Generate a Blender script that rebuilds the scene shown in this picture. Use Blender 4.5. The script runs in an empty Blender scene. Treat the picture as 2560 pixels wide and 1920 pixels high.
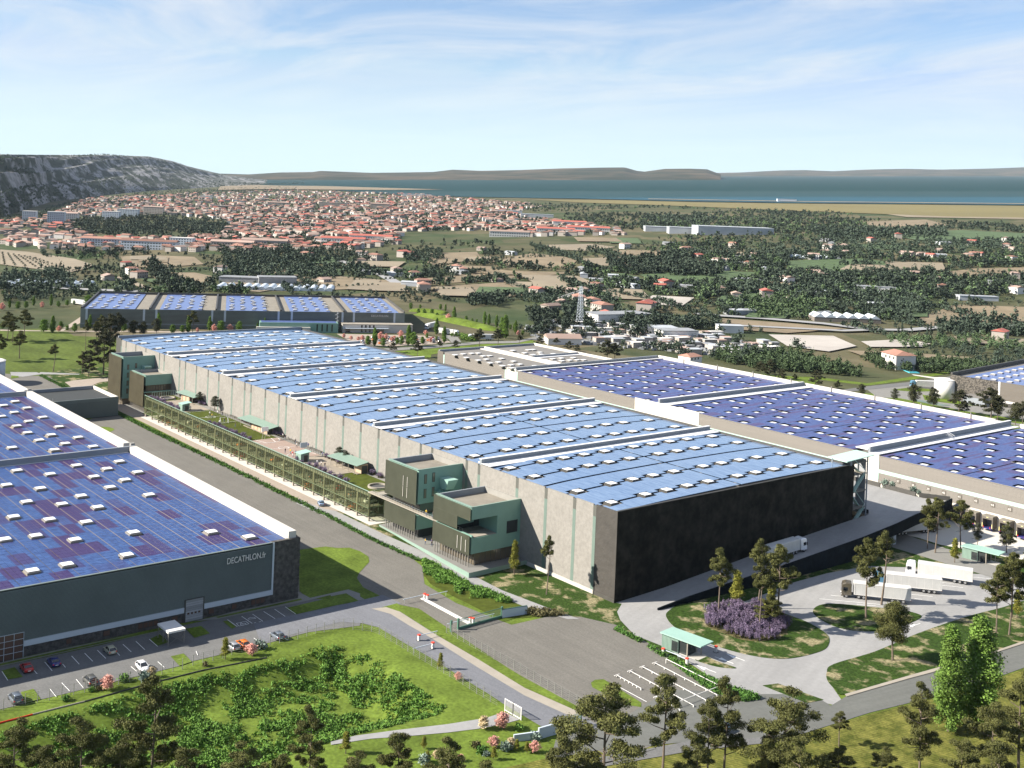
import bpy, bmesh, math, random
import numpy as np
from mathutils import Vector, Matrix
random.seed(7); RNG = np.random.default_rng(7)
SC = bpy.context.scene; COL = SC.collection
R = math.radians; PI = math.pi

# ------------------------------------------------------------------ camera
CAM_H = 99.0; YAW = -0.680632; ROLL = -0.0408131; FPX = 2898.64; CY = 469.16
fw = np.array([math.cos(YAW), math.sin(YAW), 0.0]); rt = np.array([math.sin(YAW), -math.cos(YAW), 0.0]); dn = np.cross(fw, rt)
CR = rt*math.cos(ROLL) + dn*math.sin(ROLL); CD = -rt*math.sin(ROLL) + dn*math.cos(ROLL)
cam = bpy.data.cameras.new('camera'); co = bpy.data.objects.new('camera', cam); COL.objects.link(co)
cam.sensor_width = 36; cam.lens = FPX/2560*36; cam.shift_y = (CY-960)/2560; cam.clip_start = 1; cam.clip_end = 90000
co.matrix_world = Matrix(((CR[0], -CD[0], -fw[0], 0), (CR[1], -CD[1], -fw[1], 0), (CR[2], -CD[2], -fw[2], CAM_H), (0, 0, 0, 1)))
SC.camera = co
# ------------------------------------------------------------------ light
SUN_AZ, SUN_EL = R(58), R(31.5)
world = bpy.data.worlds.new('World'); SC.world = world; world.use_nodes = True
nt = world.node_tree; nt.nodes.clear()
def wn(t, **k):
    n = nt.nodes.new(t)
    for a, b in k.items(): setattr(n, a, b)
    return n
out = wn('ShaderNodeOutputWorld'); bg = wn('ShaderNodeBackground'); sky = wn('ShaderNodeTexSky', sky_type='NISHITA', sun_disc=False)
sky.sun_elevation = SUN_EL; sky.sun_rotation = R(90)-SUN_AZ; sky.altitude = 50; sky.air_density = 1.0; sky.dust_density = 0.0; sky.ozone_density = 1.5
bg.inputs[1].default_value = 0.05
tc = wn('ShaderNodeTexCoord'); sep = wn('ShaderNodeSeparateXYZ'); nt.links.new(tc.outputs['Generated'], sep.inputs[0])
mx = wn('ShaderNodeMath', operation='MAXIMUM'); mx.inputs[1].default_value = 0.0; nt.links.new(sep.outputs[2], mx.inputs[0])
ad = wn('ShaderNodeMath', operation='ADD'); ad.inputs[1].default_value = 0.07; nt.links.new(mx.outputs[0], ad.inputs[0])
dv = wn('ShaderNodeVectorMath', operation='DIVIDE'); cb = wn('ShaderNodeCombineXYZ')
for i in range(3): nt.links.new(ad.outputs[0], cb.inputs[i])
nt.links.new(tc.outputs['Generated'], dv.inputs[0]); nt.links.new(cb.outputs[0], dv.inputs[1])
mp = wn('ShaderNodeMapping'); mp.inputs['Rotation'].default_value = (0, 0, R(25)); mp.inputs['Scale'].default_value = (0.42, 0.75, 0.0); mp.inputs['Location'].default_value = (1.3, 0.4, 0)
nt.links.new(dv.outputs[0], mp.inputs[0])
n1 = wn('ShaderNodeTexNoise'); n1.inputs['Scale'].default_value = 1.1; n1.inputs['Detail'].default_value = 9; n1.inputs['Roughness'].default_value = 0.62; n1.inputs['Distortion'].default_value = 1.3
nt.links.new(mp.outputs[0], n1.inputs[0])
rp = wn('ShaderNodeValToRGB'); rp.color_ramp.elements[0].position = 0.40; rp.color_ramp.elements[1].position = 0.66
rp.color_ramp.elements[0].color = (0, 0, 0, 1); rp.color_ramp.elements[1].color = (1, 1, 1, 1); nt.links.new(n1.outputs[0], rp.inputs[0])
fd = wn('ShaderNodeMapRange'); fd.inputs[1].default_value = 0.0; fd.inputs[2].default_value = 0.10; fd.inputs[3].default_value = 0.0; fd.inputs[4].default_value = 0.85
nt.links.new(sep.outputs[2], fd.inputs[0])
ml = wn('ShaderNodeMath', operation='MULTIPLY'); nt.links.new(rp.outputs[0], ml.inputs[0]); nt.links.new(fd.outputs[0], ml.inputs[1])
mixc = wn('ShaderNodeMix', data_type='RGBA'); nt.links.new(ml.outputs[0], mixc.inputs[0]); nt.links.new(sky.outputs[0], mixc.inputs[6]); mixc.inputs[7].default_value = (6.0, 6.4, 7.0, 1)
tint = wn('ShaderNodeMix', data_type='RGBA', blend_type='MULTIPLY'); tint.inputs[0].default_value = 1; tint.inputs[7].default_value = (0.90, 0.97, 1.16, 1)
lim = wn('ShaderNodeVectorMath', operation='MINIMUM'); lim.inputs[1].default_value = (4.2, 5.2, 6.4); nt.links.new(sky.outputs[0], lim.inputs[0])   # no glare disc: the sun lamp is the sun
nt.links.new(lim.outputs[0], tint.inputs[6]); nt.links.new(tint.outputs[2], mixc.inputs[6])
# pale cyan air low over the horizon, all the way round
hz = wn('ShaderNodeMapRange'); hz.interpolation_type = 'SMOOTHSTEP'; hz.inputs[1].default_value = 0.0; hz.inputs[2].default_value = 0.13; hz.inputs[3].default_value = 0.9; hz.inputs[4].default_value = 0.0; nt.links.new(sep.outputs[2], hz.inputs[0])
mixh = wn('ShaderNodeMix', data_type='RGBA'); nt.links.new(hz.outputs[0], mixh.inputs[0]); nt.links.new(mixc.outputs[2], mixh.inputs[6]); mixh.inputs[7].default_value = (6.1, 7.7, 7.8, 1)
nt.links.new(mixh.outputs[2], bg.inputs[0]); nt.links.new(bg.outputs[0], out.inputs[0])
sl = bpy.data.lights.new('sun', 'SUN'); so = bpy.data.objects.new('sun', sl); COL.objects.link(so)
sl.energy = 5.0; sl.angle = R(0.5); sl.color = (1.0, 0.93, 0.82)
sv = Vector((math.cos(SUN_AZ)*math.cos(SUN_EL), math.sin(SUN_AZ)*math.cos(SUN_EL), math.sin(SUN_EL)))
so.rotation_euler = sv.to_track_quat('Z', 'Y').to_euler(); so.location = (0, 0, 300)
SC.view_settings.view_transform = 'Standard'; SC.view_settings.look = 'None'; SC.view_settings.exposure = 1.38; SC.view_settings.gamma = 1; SC.view_settings.use_curve_mapping = False
SC.cycles.max_bounces = 5; SC.cycles.volume_bounces = 0; SC.cycles.transparent_max_bounces = 12

# ------------------------------------------------------------------ ground shape
HB = 428.0                                   # row at which the far plain would vanish
r1 = fw + CR*((0-1280)/FPX) + CD*((HB-CY)/FPX); r2 = fw + CR*((2560-1280)/FPX) + CD*((HB-CY)/FPX)
NN = np.cross(r1, r2); NN = NN/NN[2]         # plane through the eye that holds the far plain's horizon
def smooth(t): t = np.clip(t, 0, 1); return t*t*(3-2*t)
def poly_dist(px, py, poly):
    """signed distance to a polygon (negative inside)"""
    px = np.asarray(px, float); py = np.asarray(py, float); d = np.full(px.shape, 1e9); ins = np.zeros(px.shape, bool)
    n = len(poly)
    for i in range(n):
        x0, y0 = poly[i]; x1, y1 = poly[(i+1) % n]; ex, ey = x1-x0, y1-y0; L = ex*ex+ey*ey+1e-12
        t = np.clip(((px-x0)*ex+(py-y0)*ey)/L, 0, 1); d = np.minimum(d, np.hypot(px-x0-t*ex, py-y0-t*ey))
        c = ((y0 > py) != (y1 > py)); xi = x0 + (py-y0)*(ex)/(ey if abs(ey) > 1e-12 else 1e-12); ins ^= (c & (px < xi))
    return np.where(ins, -d, d)
def plain(x, y): return -(NN[0]*x + NN[1]*y)            # height above the far plain's own base (eye plane minus CAM_H)
BASIN = None
def terr(x, y):
    x = np.asarray(x, float); y = np.asarray(y, float)
    f = x*fw[0] + y*fw[1]; w = smooth((f-760)/740.0)
    z = np.clip(w*plain(x, y), -300, 1300)
    if BASIN is not None:
        near = f < 330
        if np.any(near):
            d = poly_dist(x, y, BASIN); z = z - np.where(near, 4.0*smooth(-d/11.0), 0)
    return z
def ray(px, py):
    px = np.asarray(px, float); py = np.asarray(py, float)
    return fw[:, None]*np.ones(px.size) + CR[:, None]*((px.ravel()-1280)/FPX) + CD[:, None]*((py.ravel()-CY)/FPX)
def G(px, py, z=0.0):
    """the point of the level plane at height z that shows at this place of the photograph (2560 px wide)"""
    d = ray(px, py)[:, 0]; t = (z-CAM_H)/d[2]; return (d[0]*t, d[1]*t)
def GT(px, py):
    """same, on the terrain"""
    d = ray(px, py); lo = np.full(d.shape[1], 100.0); hi = np.full(d.shape[1], 40000.0)
    for _ in range(45):
        m = (lo+hi)/2; b = CAM_H + d[2]*m > terr(d[0]*m, d[1]*m); lo = np.where(b, m, lo); hi = np.where(b, hi, m)
    return d[0]*lo, d[1]*lo
K = 2560/2212.0
def crop(x0, y0, w): s = w/2212.0; return lambda p: (x0+p[0]*s, y0+p[1]*s)
cW = crop(0, 0, 2560); c1 = crop(0, 1300, 900); c2 = crop(850, 1300, 850); c3 = crop(1660, 1300, 900); c4 = crop(1700, 1000, 860); c6 = crop(250, 820, 750)
cL = crop(0, 700, 700); cR5 = crop(1900, 860, 660); cR4 = crop(1060, 840, 500); cF1 = crop(0, 360, 900); cF2 = crop(800, 360, 900); cF3 = crop(1660, 360, 900)
def c5(p): s = 640/2124.0; return (860+p[0]*s, 1000+p[1]*s)
def cK(p): s = 420/2177.0; return (1540+p[0]*s, 1540+p[1]*s)
def GP(c, pts, z=0.0): return [G(*c(p), z) for p in pts]

# ------------------------------------------------------------------ materials
M = {}
def mat(name, col, rough=0.8, var=0.0, scale=0.2, metal=0.0, spec=None, col2=None, detail=4, bump=0.0, bscale=None, alpha=None, coord='pos', stretch=None, lo=0.35, hi=0.65, rand=0.0, coat=0.0, trans=0.0):
    m = bpy.data.materials.new(name); m.use_nodes = True; t = m.node_tree; b = t.nodes['Principled BSDF']
    b.inputs['Roughness'].default_value = rough; b.inputs['Metallic'].default_value = metal
    if spec is not None: b.inputs['Specular IOR Level'].default_value = spec
    if coat: b.inputs['Coat Weight'].default_value = coat; b.inputs['Coat Roughness'].default_value = 0.08
    if trans: b.inputs['Transmission Weight'].default_value = trans
    b.inputs['Base Color'].default_value = (*col, 1)
    if alpha is not None: b.inputs['Alpha'].default_value = alpha
    last = None
    if var or col2 or bump:
        if coord == 'pos': g = t.nodes.new('ShaderNodeNewGeometry'); src = g.outputs['Position']
        else: g = t.nodes.new('ShaderNodeTexCoord'); src = g.outputs['Object']
        if stretch:
            mpn = t.nodes.new('ShaderNodeMapping'); mpn.inputs['Scale'].default_value = stretch; t.links.new(src, mpn.inputs[0]); src = mpn.outputs[0]
        n = t.nodes.new('ShaderNodeTexNoise'); n.inputs['Scale'].default_value = scale; n.inputs['Detail'].default_value = detail; n.inputs['Roughness'].default_value = 0.6
        t.links.new(src, n.inputs['Vector'])
        r = t.nodes.new('ShaderNodeValToRGB'); e = r.color_ramp.elements; e[0].position = lo; e[1].position = hi
        ca = tuple(c*(1-var) for c in col); cb_ = col2 if col2 else tuple(min(1, c*(1+var)) for c in col)
        e[0].color = (*ca, 1); e[1].color = (*cb_, 1); t.links.new(n.outputs[0], r.inputs[0]); last = r.outputs[0]
        if bump:
            bp = t.nodes.new('ShaderNodeBump'); bp.inputs['Strength'].default_value = bump; bp.inputs['Distance'].default_value = 0.3
            if bscale:
                n2 = t.nodes.new('ShaderNodeTexNoise'); n2.inputs['Scale'].default_value = bscale; n2.inputs['Detail'].default_value = 4; t.links.new(src, n2.inputs['Vector']); t.links.new(n2.outputs[0], bp.inputs['Height'])
            else: t.links.new(n.outputs[0], bp.inputs['Height'])
            t.links.new(bp.outputs[0], b.inputs['Normal'])
    if rand:
        oi = t.nodes.new('ShaderNodeObjectInfo'); mr = t.nodes.new('ShaderNodeMapRange'); mr.inputs[3].default_value = 1-rand; mr.inputs[4].default_value = 1+rand
        t.links.new(oi.outputs['Random'], mr.inputs[0]); hs = t.nodes.new('ShaderNodeHueSaturation'); hs.inputs['Color'].default_value = (*col, 1)
        if last: t.links.new(last, hs.inputs['Color'])
        t.links.new(mr.outputs[0], hs.inputs['Value']); last = hs.outputs[0]
    if last: t.links.new(last, b.inputs['Base Color'])
    M[name] = m; return m
def chain_noise(m, scale, amt, detail=5, stretch=None, rot=0):
    """multiply a second, finer noise over a material's colour"""
    t = m.node_tree; b = t.nodes['Principled BSDF']; l = b.inputs['Base Color'].links
    mixn = t.nodes.new('ShaderNodeMix'); mixn.data_type = 'RGBA'; mixn.blend_type = 'MULTIPLY'; mixn.inputs[0].default_value = 1.0
    if l: t.links.new(l[0].from_socket, mixn.inputs[6])
    else: mixn.inputs[6].default_value = b.inputs['Base Color'].default_value
    g = t.nodes.new('ShaderNodeNewGeometry'); n = t.nodes.new('ShaderNodeTexNoise'); n.inputs['Scale'].default_value = scale; n.inputs['Detail'].default_value = detail
    src = g.outputs['Position']
    if stretch: mq = t.nodes.new('ShaderNodeMapping'); mq.vector_type = 'TEXTURE'; mq.inputs['Rotation'].default_value = (0, 0, rot); mq.inputs['Scale'].default_value = stretch; t.links.new(src, mq.inputs[0]); src = mq.outputs[0]
    t.links.new(src, n.inputs['Vector']); r = t.nodes.new('ShaderNodeMapRange'); r.inputs[1].default_value = 0.3; r.inputs[2].default_value = 0.7; r.inputs[3].default_value = 1-amt; r.inputs[4].default_value = 1+amt
    t.links.new(n.outputs[0], r.inputs[0]); c = t.nodes.new('ShaderNodeCombineColor')
    for i in range(3): t.links.new(r.outputs[0], c.inputs[i])
    t.links.new(c.outputs[0], mixn.inputs[7]); t.links.new(mixn.outputs[2], b.inputs['Base Color']); return m
mat('lawn', (0.098, 0.14, 0.022), 0.95, 0.25, 0.12, spec=0.1); chain_noise(M['lawn'], 1.4, 0.28)
mat('meadow', (0.036, 0.068, 0.012), 0.95, 0.2, 0.19, spec=0.1, col2=(0.23, 0.20, 0.115), detail=12, lo=0.51, hi=0.60); chain_noise(M['meadow'], 2.2, 0.5)
mat('pasture', (0.078, 0.105, 0.022), 0.95, 0.22, 0.03, spec=0.1, stretch=(1, 3, 1)); chain_noise(M['pasture'], 0.5, 0.25)
mat('asphalt_grey', (0.142, 0.134, 0.118), 0.9, 0.07, 0.09, spec=0.2); chain_noise(M['asphalt_grey'], 2.2, 0.14); chain_noise(M['asphalt_grey'], 0.9, 0.07, 3, (30, 1, 1))
mat('asphalt_blue', (0.15, 0.154, 0.168), 0.85, 0.05, 0.1, spec=0.2); chain_noise(M['asphalt_blue'], 2.5, 0.12); chain_noise(M['asphalt_blue'], 0.9, 0.06, 3, (25, 1, 1), 0.1)
mat('road_plain', (0.122, 0.125, 0.115), 0.85, 0.06, 0.05, spec=0.2); chain_noise(M['road_plain'], 1.2, 0.07); chain_noise(M['road_plain'], 0.8, 0.07, 3, (1, 30, 1), -0.2)
mat('concrete_road', (0.265, 0.262, 0.256), 0.7, 0.08, 0.05, spec=0.3); chain_noise(M['concrete_road'], 1.0, 0.06); chain_noise(M['concrete_road'], 0.7, 0.05, 3, (1, 20, 1), 0.35)
mat('pink_path', (0.31, 0.262, 0.215), 0.85, 0.04, 0.1, spec=0.2); chain_noise(M['pink_path'], 0.8, 0.06)
mat('kerb_stone', (0.3, 0.27, 0.225), 0.85, 0.06, 0.3, spec=0.2)
mat('paving_grey', (0.2, 0.195, 0.18), 0.85, 0.05, 0.4, spec=0.2)
mat('parking_asphalt', (0.135, 0.135, 0.132), 0.9, 0.07, 0.3, spec=0.2); chain_noise(M['parking_asphalt'], 2.5, 0.12)
mat('white_paint', (0.8, 0.8, 0.78), 0.6); mat('old_paint', (0.62, 0.62, 0.6), 0.8, 0.3, 1.5, lo=0.3, hi=0.5)
mat('concrete_panel', (0.225, 0.212, 0.192), 0.88, 0.10, 1.3, detail=8, spec=0.2); chain_noise(M['concrete_panel'], 0.25, 0.05)
mat('concrete_plain', (0.23, 0.22, 0.2), 0.85, 0.08, 0.3); mat('white_concrete', (0.42, 0.4, 0.36), 0.8, 0.04, 0.3)
mat('strip_green', (0.115, 0.16, 0.135), 0.6, 0.05, 0.5); mat('strip_grey', (0.09, 0.09, 0.078), 0.5)
mat('dark_metal', (0.055, 0.052, 0.046), 0.55, 0.12, 0.5)
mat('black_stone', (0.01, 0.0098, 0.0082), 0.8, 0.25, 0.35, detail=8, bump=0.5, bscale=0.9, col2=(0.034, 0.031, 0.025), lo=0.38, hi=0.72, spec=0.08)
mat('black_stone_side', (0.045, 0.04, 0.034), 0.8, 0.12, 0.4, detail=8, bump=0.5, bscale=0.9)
mat('navy_stone', (0.006, 0.01, 0.014), 0.85, 0.3, 0.6, bump=0.4, spec=0.08)
mat('rock_wall', (0.07, 0.065, 0.06), 0.9, 0.45, 0.9, detail=8, bump=1.0, bscale=1.6)
mat('green_metal', (0.175, 0.305, 0.25), 0.55, 0.04, 0.4); mat('mint_metal', (0.19, 0.275, 0.225), 0.55, 0.03, 0.3); mat('mint_light', (0.27, 0.42, 0.36), 0.6, 0.03, 0.3)
mat('band_mint', (0.4, 0.56, 0.49), 0.6); mat('screen_metal', (0.085, 0.09, 0.062), 0.5, 0.10, 0.25, metal=0.3)
mat('screen_bronze', (0.125, 0.11, 0.07), 0.5, 0.12, 0.25, metal=0.3); mat('frame_olive', (0.12, 0.15, 0.08), 0.5)
mat('gutter_white', (0.62, 0.62, 0.62), 0.6, 0.02, 0.3); mat('wall_shade_grey', (0.22, 0.24, 0.26), 0.8, 0.05, 0.3)  # fire walls and parapets: the shade on their faces is in this grey
mat('roof_grey', (0.17, 0.16, 0.145), 0.85, 0.05, 0.1); mat('roof_sand', (0.2, 0.18, 0.145), 0.9, 0.12, 0.3)
mat('slat_dark', (0.15, 0.178, 0.165), 0.5, 0.1, 0.1); mat('slat_back', (0.03, 0.034, 0.034), 0.8)
mat('slat_taupe', (0.115, 0.1, 0.083), 0.6, 0.06, 0.2, stretch=(0.2, 1, 4))
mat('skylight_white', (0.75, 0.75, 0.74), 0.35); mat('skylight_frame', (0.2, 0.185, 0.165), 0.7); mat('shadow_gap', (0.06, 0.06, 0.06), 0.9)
mat('cream', (0.52, 0.49, 0.44), 0.8)
mat('glass_dark', (0.03, 0.035, 0.035), 0.08, spec=0.8); mat('glass_warm', (0.12, 0.10, 0.07), 0.12, spec=0.8)
mat('rust_glass', (0.10, 0.06, 0.045), 0.2, spec=0.6)
mat('timber', (0.42, 0.30, 0.20), 0.7, 0.1, 0.8); mat('timber_deck', (0.27, 0.23, 0.18), 0.8, 0.08, 0.6); mat('court_pink', (0.27, 0.2, 0.165), 0.85, 0.06, 0.5)
mat('turf', (0.06, 0.075, 0.012), 0.95, 0.2, 0.6, spec=0.1)
mat('steel', (0.55, 0.56, 0.57), 0.35, metal=0.7); mat('fence_green', (0.06, 0.14, 0.10), 0.5); mat('fence_wire', (0.22, 0.22, 0.2), 0.5)
mat('red_plastic', (0.75, 0.06, 0.03), 0.4); mat('blue_steel', (0.03, 0.03, 0.15), 0.5); mat('yellow_strip', (0.8, 0.72, 0.3), 0.6)
mat('tyre', (0.02, 0.02, 0.02), 0.8); mat('rim', (0.55, 0.55, 0.55), 0.3, metal=0.8); mat('car_glass', (0.02, 0.024, 0.03), 0.06, spec=0.9)
mat('tail_light', (0.6, 0.02, 0.02), 0.3); mat('head_light', (0.85, 0.85, 0.85), 0.15); mat('plate', (0.8, 0.8, 0.75), 0.5)
mat('trailer_white', (0.5, 0.495, 0.475), 0.55, 0.05, 0.5, coord='obj'); mat('chassis', (0.06, 0.06, 0.06), 0.6)
mat('bark', (0.13, 0.10, 0.075), 0.95, 0.2, 2.0, coord='obj'); mat('bark_pale', (0.22, 0.19, 0.15), 0.95)
def leaf(name, col, rand=0.15): 
    m = mat(name, col, 0.75, 0.35, 0.9, spec=0.15, coord='obj', rand=rand, detail=3)
    return m
leaf('needle', (0.085, 0.088, 0.028)); leaf('needle_dark', (0.052, 0.054, 0.027)); leaf('leaf_young', (0.17, 0.17, 0.03)); leaf('leaf_poplar', (0.115, 0.19, 0.035)); leaf('leaf_green', (0.10, 0.17, 0.03))
leaf('leaf_grey', (0.07, 0.075, 0.05)); leaf('blossom', (0.62, 0.33, 0.27)); leaf('cream_leaf', (0.5, 0.40, 0.24)); leaf('leaf_bright', (0.095, 0.185, 0.032)); leaf('leaf_hedge', (0.07, 0.15, 0.03)); leaf('lavender', (0.19, 0.145, 0.22)); leaf('sage', (0.10, 0.09, 0.04)); leaf('grey_shrub', (0.17, 0.22, 0.18))
leaf('far_leaf', (0.050, 0.070, 0.048), 0.35); leaf('far_leaf_light', (0.075, 0.112, 0.052), 0.3)
mat('tile_red', (0.26, 0.135, 0.098), 0.85, 0.2, 0.02, rand=0.25); mat('tile_pink', (0.31, 0.22, 0.18), 0.85, 0.15, 0.02, rand=0.2); mat('tile_bright', (0.38, 0.11, 0.08), 0.8, rand=0.15)
mat('wall_cream', (0.34, 0.305, 0.27), 0.85, rand=0.15); mat('wall_white', (0.62, 0.6, 0.57), 0.85, rand=0.08); mat('wall_blue', (0.44, 0.49, 0.54), 0.85); mat('wall_dark', (0.16, 0.14, 0.12), 0.85)
mat('shed_white', (0.4, 0.42, 0.44), 0.5, 0.1, 0.05); mat('poly_tunnel', (0.55, 0.6, 0.64), 0.35, 0.06, 0.1); mat('shed_grey', (0.24, 0.25, 0.26), 0.7, 0.15, 0.1, rand=0.2)
mat('straw', (0.175, 0.135, 0.082), 0.95, 0.16, 0.012, stretch=(1, 2.5, 1), detail=6); chain_noise(M['straw'], 0.08, 0.12)
mat('straw_pale', (0.21, 0.172, 0.118), 0.95, 0.14, 0.012, detail=6); mat('gravel_white', (0.36, 0.33, 0.295), 0.95, 0.12, 0.03)
mat('crop_green', (0.05, 0.085, 0.028), 0.95, 0.3, 0.03, stretch=(1, 6, 1)); mat('far_road', (0.26, 0.26, 0.26), 0.9); mat('marsh', (0.14, 0.115, 0.035), 0.95, 0.08, 0.003)
mat('pool_blue', (0.1, 0.5, 0.6), 0.1)
# solar panels
def solar(name, base, var, purple, rough, stretch, scale, bloc=0.0, cell=(0.25, 0.125), sp=0.9):
    m = bpy.data.materials.new(name); m.use_nodes = True; t = m.node_tree; b = t.nodes['Principled BSDF']; b.inputs['Roughness'].default_value = rough
    b.inputs['Specular IOR Level'].default_value = sp
    g = t.nodes.new('ShaderNodeNewGeometry'); mpn = t.nodes.new('ShaderNodeMapping'); mpn.inputs['Scale'].default_value = stretch; t.links.new(g.outputs['Position'], mpn.inputs[0])
    n = t.nodes.new('ShaderNodeTexNoise'); n.inputs['Scale'].default_value = scale; n.inputs['Detail'].default_value = 5; n.inputs['Roughness'].default_value = 0.65; t.links.new(mpn.outputs[0], n.inputs['Vector'])
    r = t.nodes.new('ShaderNodeValToRGB'); e = r.color_ramp.elements; e[0].position = 0.3; e[0].color = (*base, 1); e[1].position = 0.75; e[1].color = (*var, 1); t.links.new(n.outputs[0], r.inputs[0])
    last = r.outputs[0]
    if bloc:
        mp2 = t.nodes.new('ShaderNodeMapping'); mp2.inputs['Scale'].default_value = (cell[0], cell[1], 0.001)
        t.links.new(g.outputs['Position'], mp2.inputs[0]); v = t.nodes.new('ShaderNodeTexWhiteNoise'); v.noise_dimensions = '2D'
        fl = t.nodes.new('ShaderNodeVectorMath'); fl.operation = 'FLOOR'; t.links.new(mp2.outputs[0], fl.inputs[0]); t.links.new(fl.outputs[0], v.inputs['Vector'])
        st = t.nodes.new('ShaderNodeValToRGB'); st.color_ramp.interpolation = 'LINEAR'; e2 = st.color_ramp.elements; e2[0].position = 0.60; e2[0].color = (0, 0, 0, 1); e2[1].position = 0.80; e2[1].color = (bloc, bloc, bloc, 1)
        t.links.new(v.outputs['Value'], st.inputs[0])
        mm = t.nodes.new('ShaderNodeMix'); mm.data_type = 'RGBA'; t.links.new(st.outputs[0], mm.inputs[0]); t.links.new(last, mm.inputs[6]); mm.inputs[7].default_value = (*purple, 1); last = mm.outputs[2]
    t.links.new(last, b.inputs['Base Color']); M[name] = m
solar('solar_sky', (0.08, 0.145, 0.265), (0.19, 0.275, 0.41), (0.12, 0.12, 0.4), 0.16, (0.4, 2.4, 1), 0.5)  # sky reflection is painted into the pale blue base colour
solar('solar_blue', (0.014, 0.024, 0.095), (0.065, 0.135, 0.32), (0.042, 0.018, 0.075), 0.45, (2.6, 0.55, 1), 1.1, 0.85, (0.125, 0.25), 0.25)
solar('solar_violet', (0.032, 0.045, 0.145), (0.085, 0.13, 0.30), (0.075, 0.036, 0.10), 0.45, (2.2, 0.45, 1), 0.9, 0.6, (0.8, 0.1), 0.3)
solar('solar_far', (0.07, 0.11, 0.27), (0.12, 0.17, 0.36), (0.12, 0.05, 0.22), 0.30, (0.5, 0.5, 1), 0.5)
# screen glass of the car park: a see-through tinted pane
m = bpy.data.materials.new('tinted_glass'); m.use_nodes = True; t = m.node_tree; t.nodes.clear(); o_ = t.nodes.new('ShaderNodeOutputMaterial'); mxs = t.nodes.new('ShaderNodeMixShader'); tr = t.nodes.new('ShaderNodeBsdfTransparent'); tr.inputs[0].default_value = (0.80, 0.84, 0.66, 1)
gl = t.nodes.new('ShaderNodeBsdfPrincipled'); gl.inputs['Base Color'].default_value = (0.10, 0.11, 0.06, 1); gl.inputs['Roughness'].default_value = 0.15; mxs.inputs[0].default_value = 0.24
t.links.new(tr.outputs[0], mxs.inputs[1]); t.links.new(gl.outputs[0], mxs.inputs[2]); t.links.new(mxs.outputs[0], o_.inputs[0]); M['tinted_glass'] = m

# ------------------------------------------------------------------ builders
class MB:
    def __init__(s): s.v = []; s.f = []
    def add(s, vs, fs):
        n = len(s.v); s.v += [tuple(v) for v in vs]; s.f += [tuple(i+n for i in f) for f in fs]; return s
    def box(s, x0, x1, y0, y1, z0, z1):
        return s.add([(x0, y0, z0), (x1, y0, z0), (x1, y1, z0), (x0, y1, z0), (x0, y0, z1), (x1, y0, z1), (x1, y1, z1), (x0, y1, z1)],
                     [(0, 3, 2, 1), (4, 5, 6, 7), (0, 1, 5, 4), (1, 2, 6, 5), (2, 3, 7, 6), (3, 0, 4, 7)])
    def obox(s, c, sx, sy, z0, z1, a=0):
        ca, sa = math.cos(a), math.sin(a); q = [(-sx/2, -sy/2), (sx/2, -sy/2), (sx/2, sy/2), (-sx/2, sy/2)]
        q = [(c[0]+x*ca-y*sa, c[1]+x*sa+y*ca) for x, y in q]; return s.prism(q, z0, z1)
    def prism(s, poly, z0, z1):
        if area(poly) < 0: poly = poly[::-1]
        n = len(poly); vs = [(x, y, z0) for x, y in poly] + [(x, y, z1) for x, y in poly]
        return s.add(vs, [tuple(range(n-1, -1, -1)), tuple(range(n, 2*n))] + [(i, (i+1) % n, n+(i+1) % n, n+i) for i in range(n)])
    def beam(s, a, b, w, h=None):
        a = Vector(a); b = Vector(b); d = (b-a); L = d.length; d.normalize(); h = h or w
        up = Vector((0, 0, 1)) if abs(d.z) < 0.95 else Vector((1, 0, 0)); sd = d.cross(up).normalized(); u = sd.cross(d)
        vs = [p + sd*i*w/2 + u*j*h/2 for p in (a, b) for i, j in ((-1, -1), (1, -1), (1, 1), (-1, 1))]
        return s.add(vs, [(0, 3, 2, 1), (4, 5, 6, 7), (0, 1, 5, 4), (1, 2, 6, 5), (2, 3, 7, 6), (3, 0, 4, 7)])
    def cyl(s, c, z0, z1, r0, r1=None, n=16, cap=True):
        r1 = r0 if r1 is None else r1; vs = [(c[0]+r0*math.cos(2*PI*i/n), c[1]+r0*math.sin(2*PI*i/n), z0) for i in range(n)] + [(c[0]+r1*math.cos(2*PI*i/n), c[1]+r1*math.sin(2*PI*i/n), z1) for i in range(n)]
        fs = [(i, (i+1) % n, n+(i+1) % n, n+i) for i in range(n)]
        if cap: fs += [tuple(range(n-1, -1, -1)), tuple(range(n, 2*n))]
        return s.add(vs, fs)
    def tube(s, a, b, r0, r1=None, n=6):
        r1 = r0 if r1 is None else r1; a = Vector(a); b = Vector(b); d = (b-a).normalized(); up = Vector((0, 0, 1)) if abs(d.z) < 0.95 else Vector((1, 0, 0)); sd = d.cross(up).normalized(); u = sd.cross(d)
        vs = [a + (sd*math.cos(2*PI*i/n)+u*math.sin(2*PI*i/n))*r0 for i in range(n)] + [b + (sd*math.cos(2*PI*i/n)+u*math.sin(2*PI*i/n))*r1 for i in range(n)]
        return s.add(vs, [(i, (i+1) % n, n+(i+1) % n, n+i) for i in range(n)] + [tuple(range(n-1, -1, -1)), tuple(range(n, 2*n))])
    def quad(s, a, b, c, d): return s.add([a, b, c, d], [(0, 1, 2, 3)])
    def mesh(s, name, m):
        me = bpy.data.meshes.new(name); me.from_pydata(s.v, [], s.f); me.materials.append(M[m] if isinstance(m, str) else m); me.update(); return me
    def build(s, name, m, parent=None, smooth=False):
        me = s.mesh(name, m); o = bpy.data.objects.new(name, me); COL.objects.link(o)
        if smooth: me.shade_smooth()
        if parent: attach(o, parent)
        return o
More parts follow.
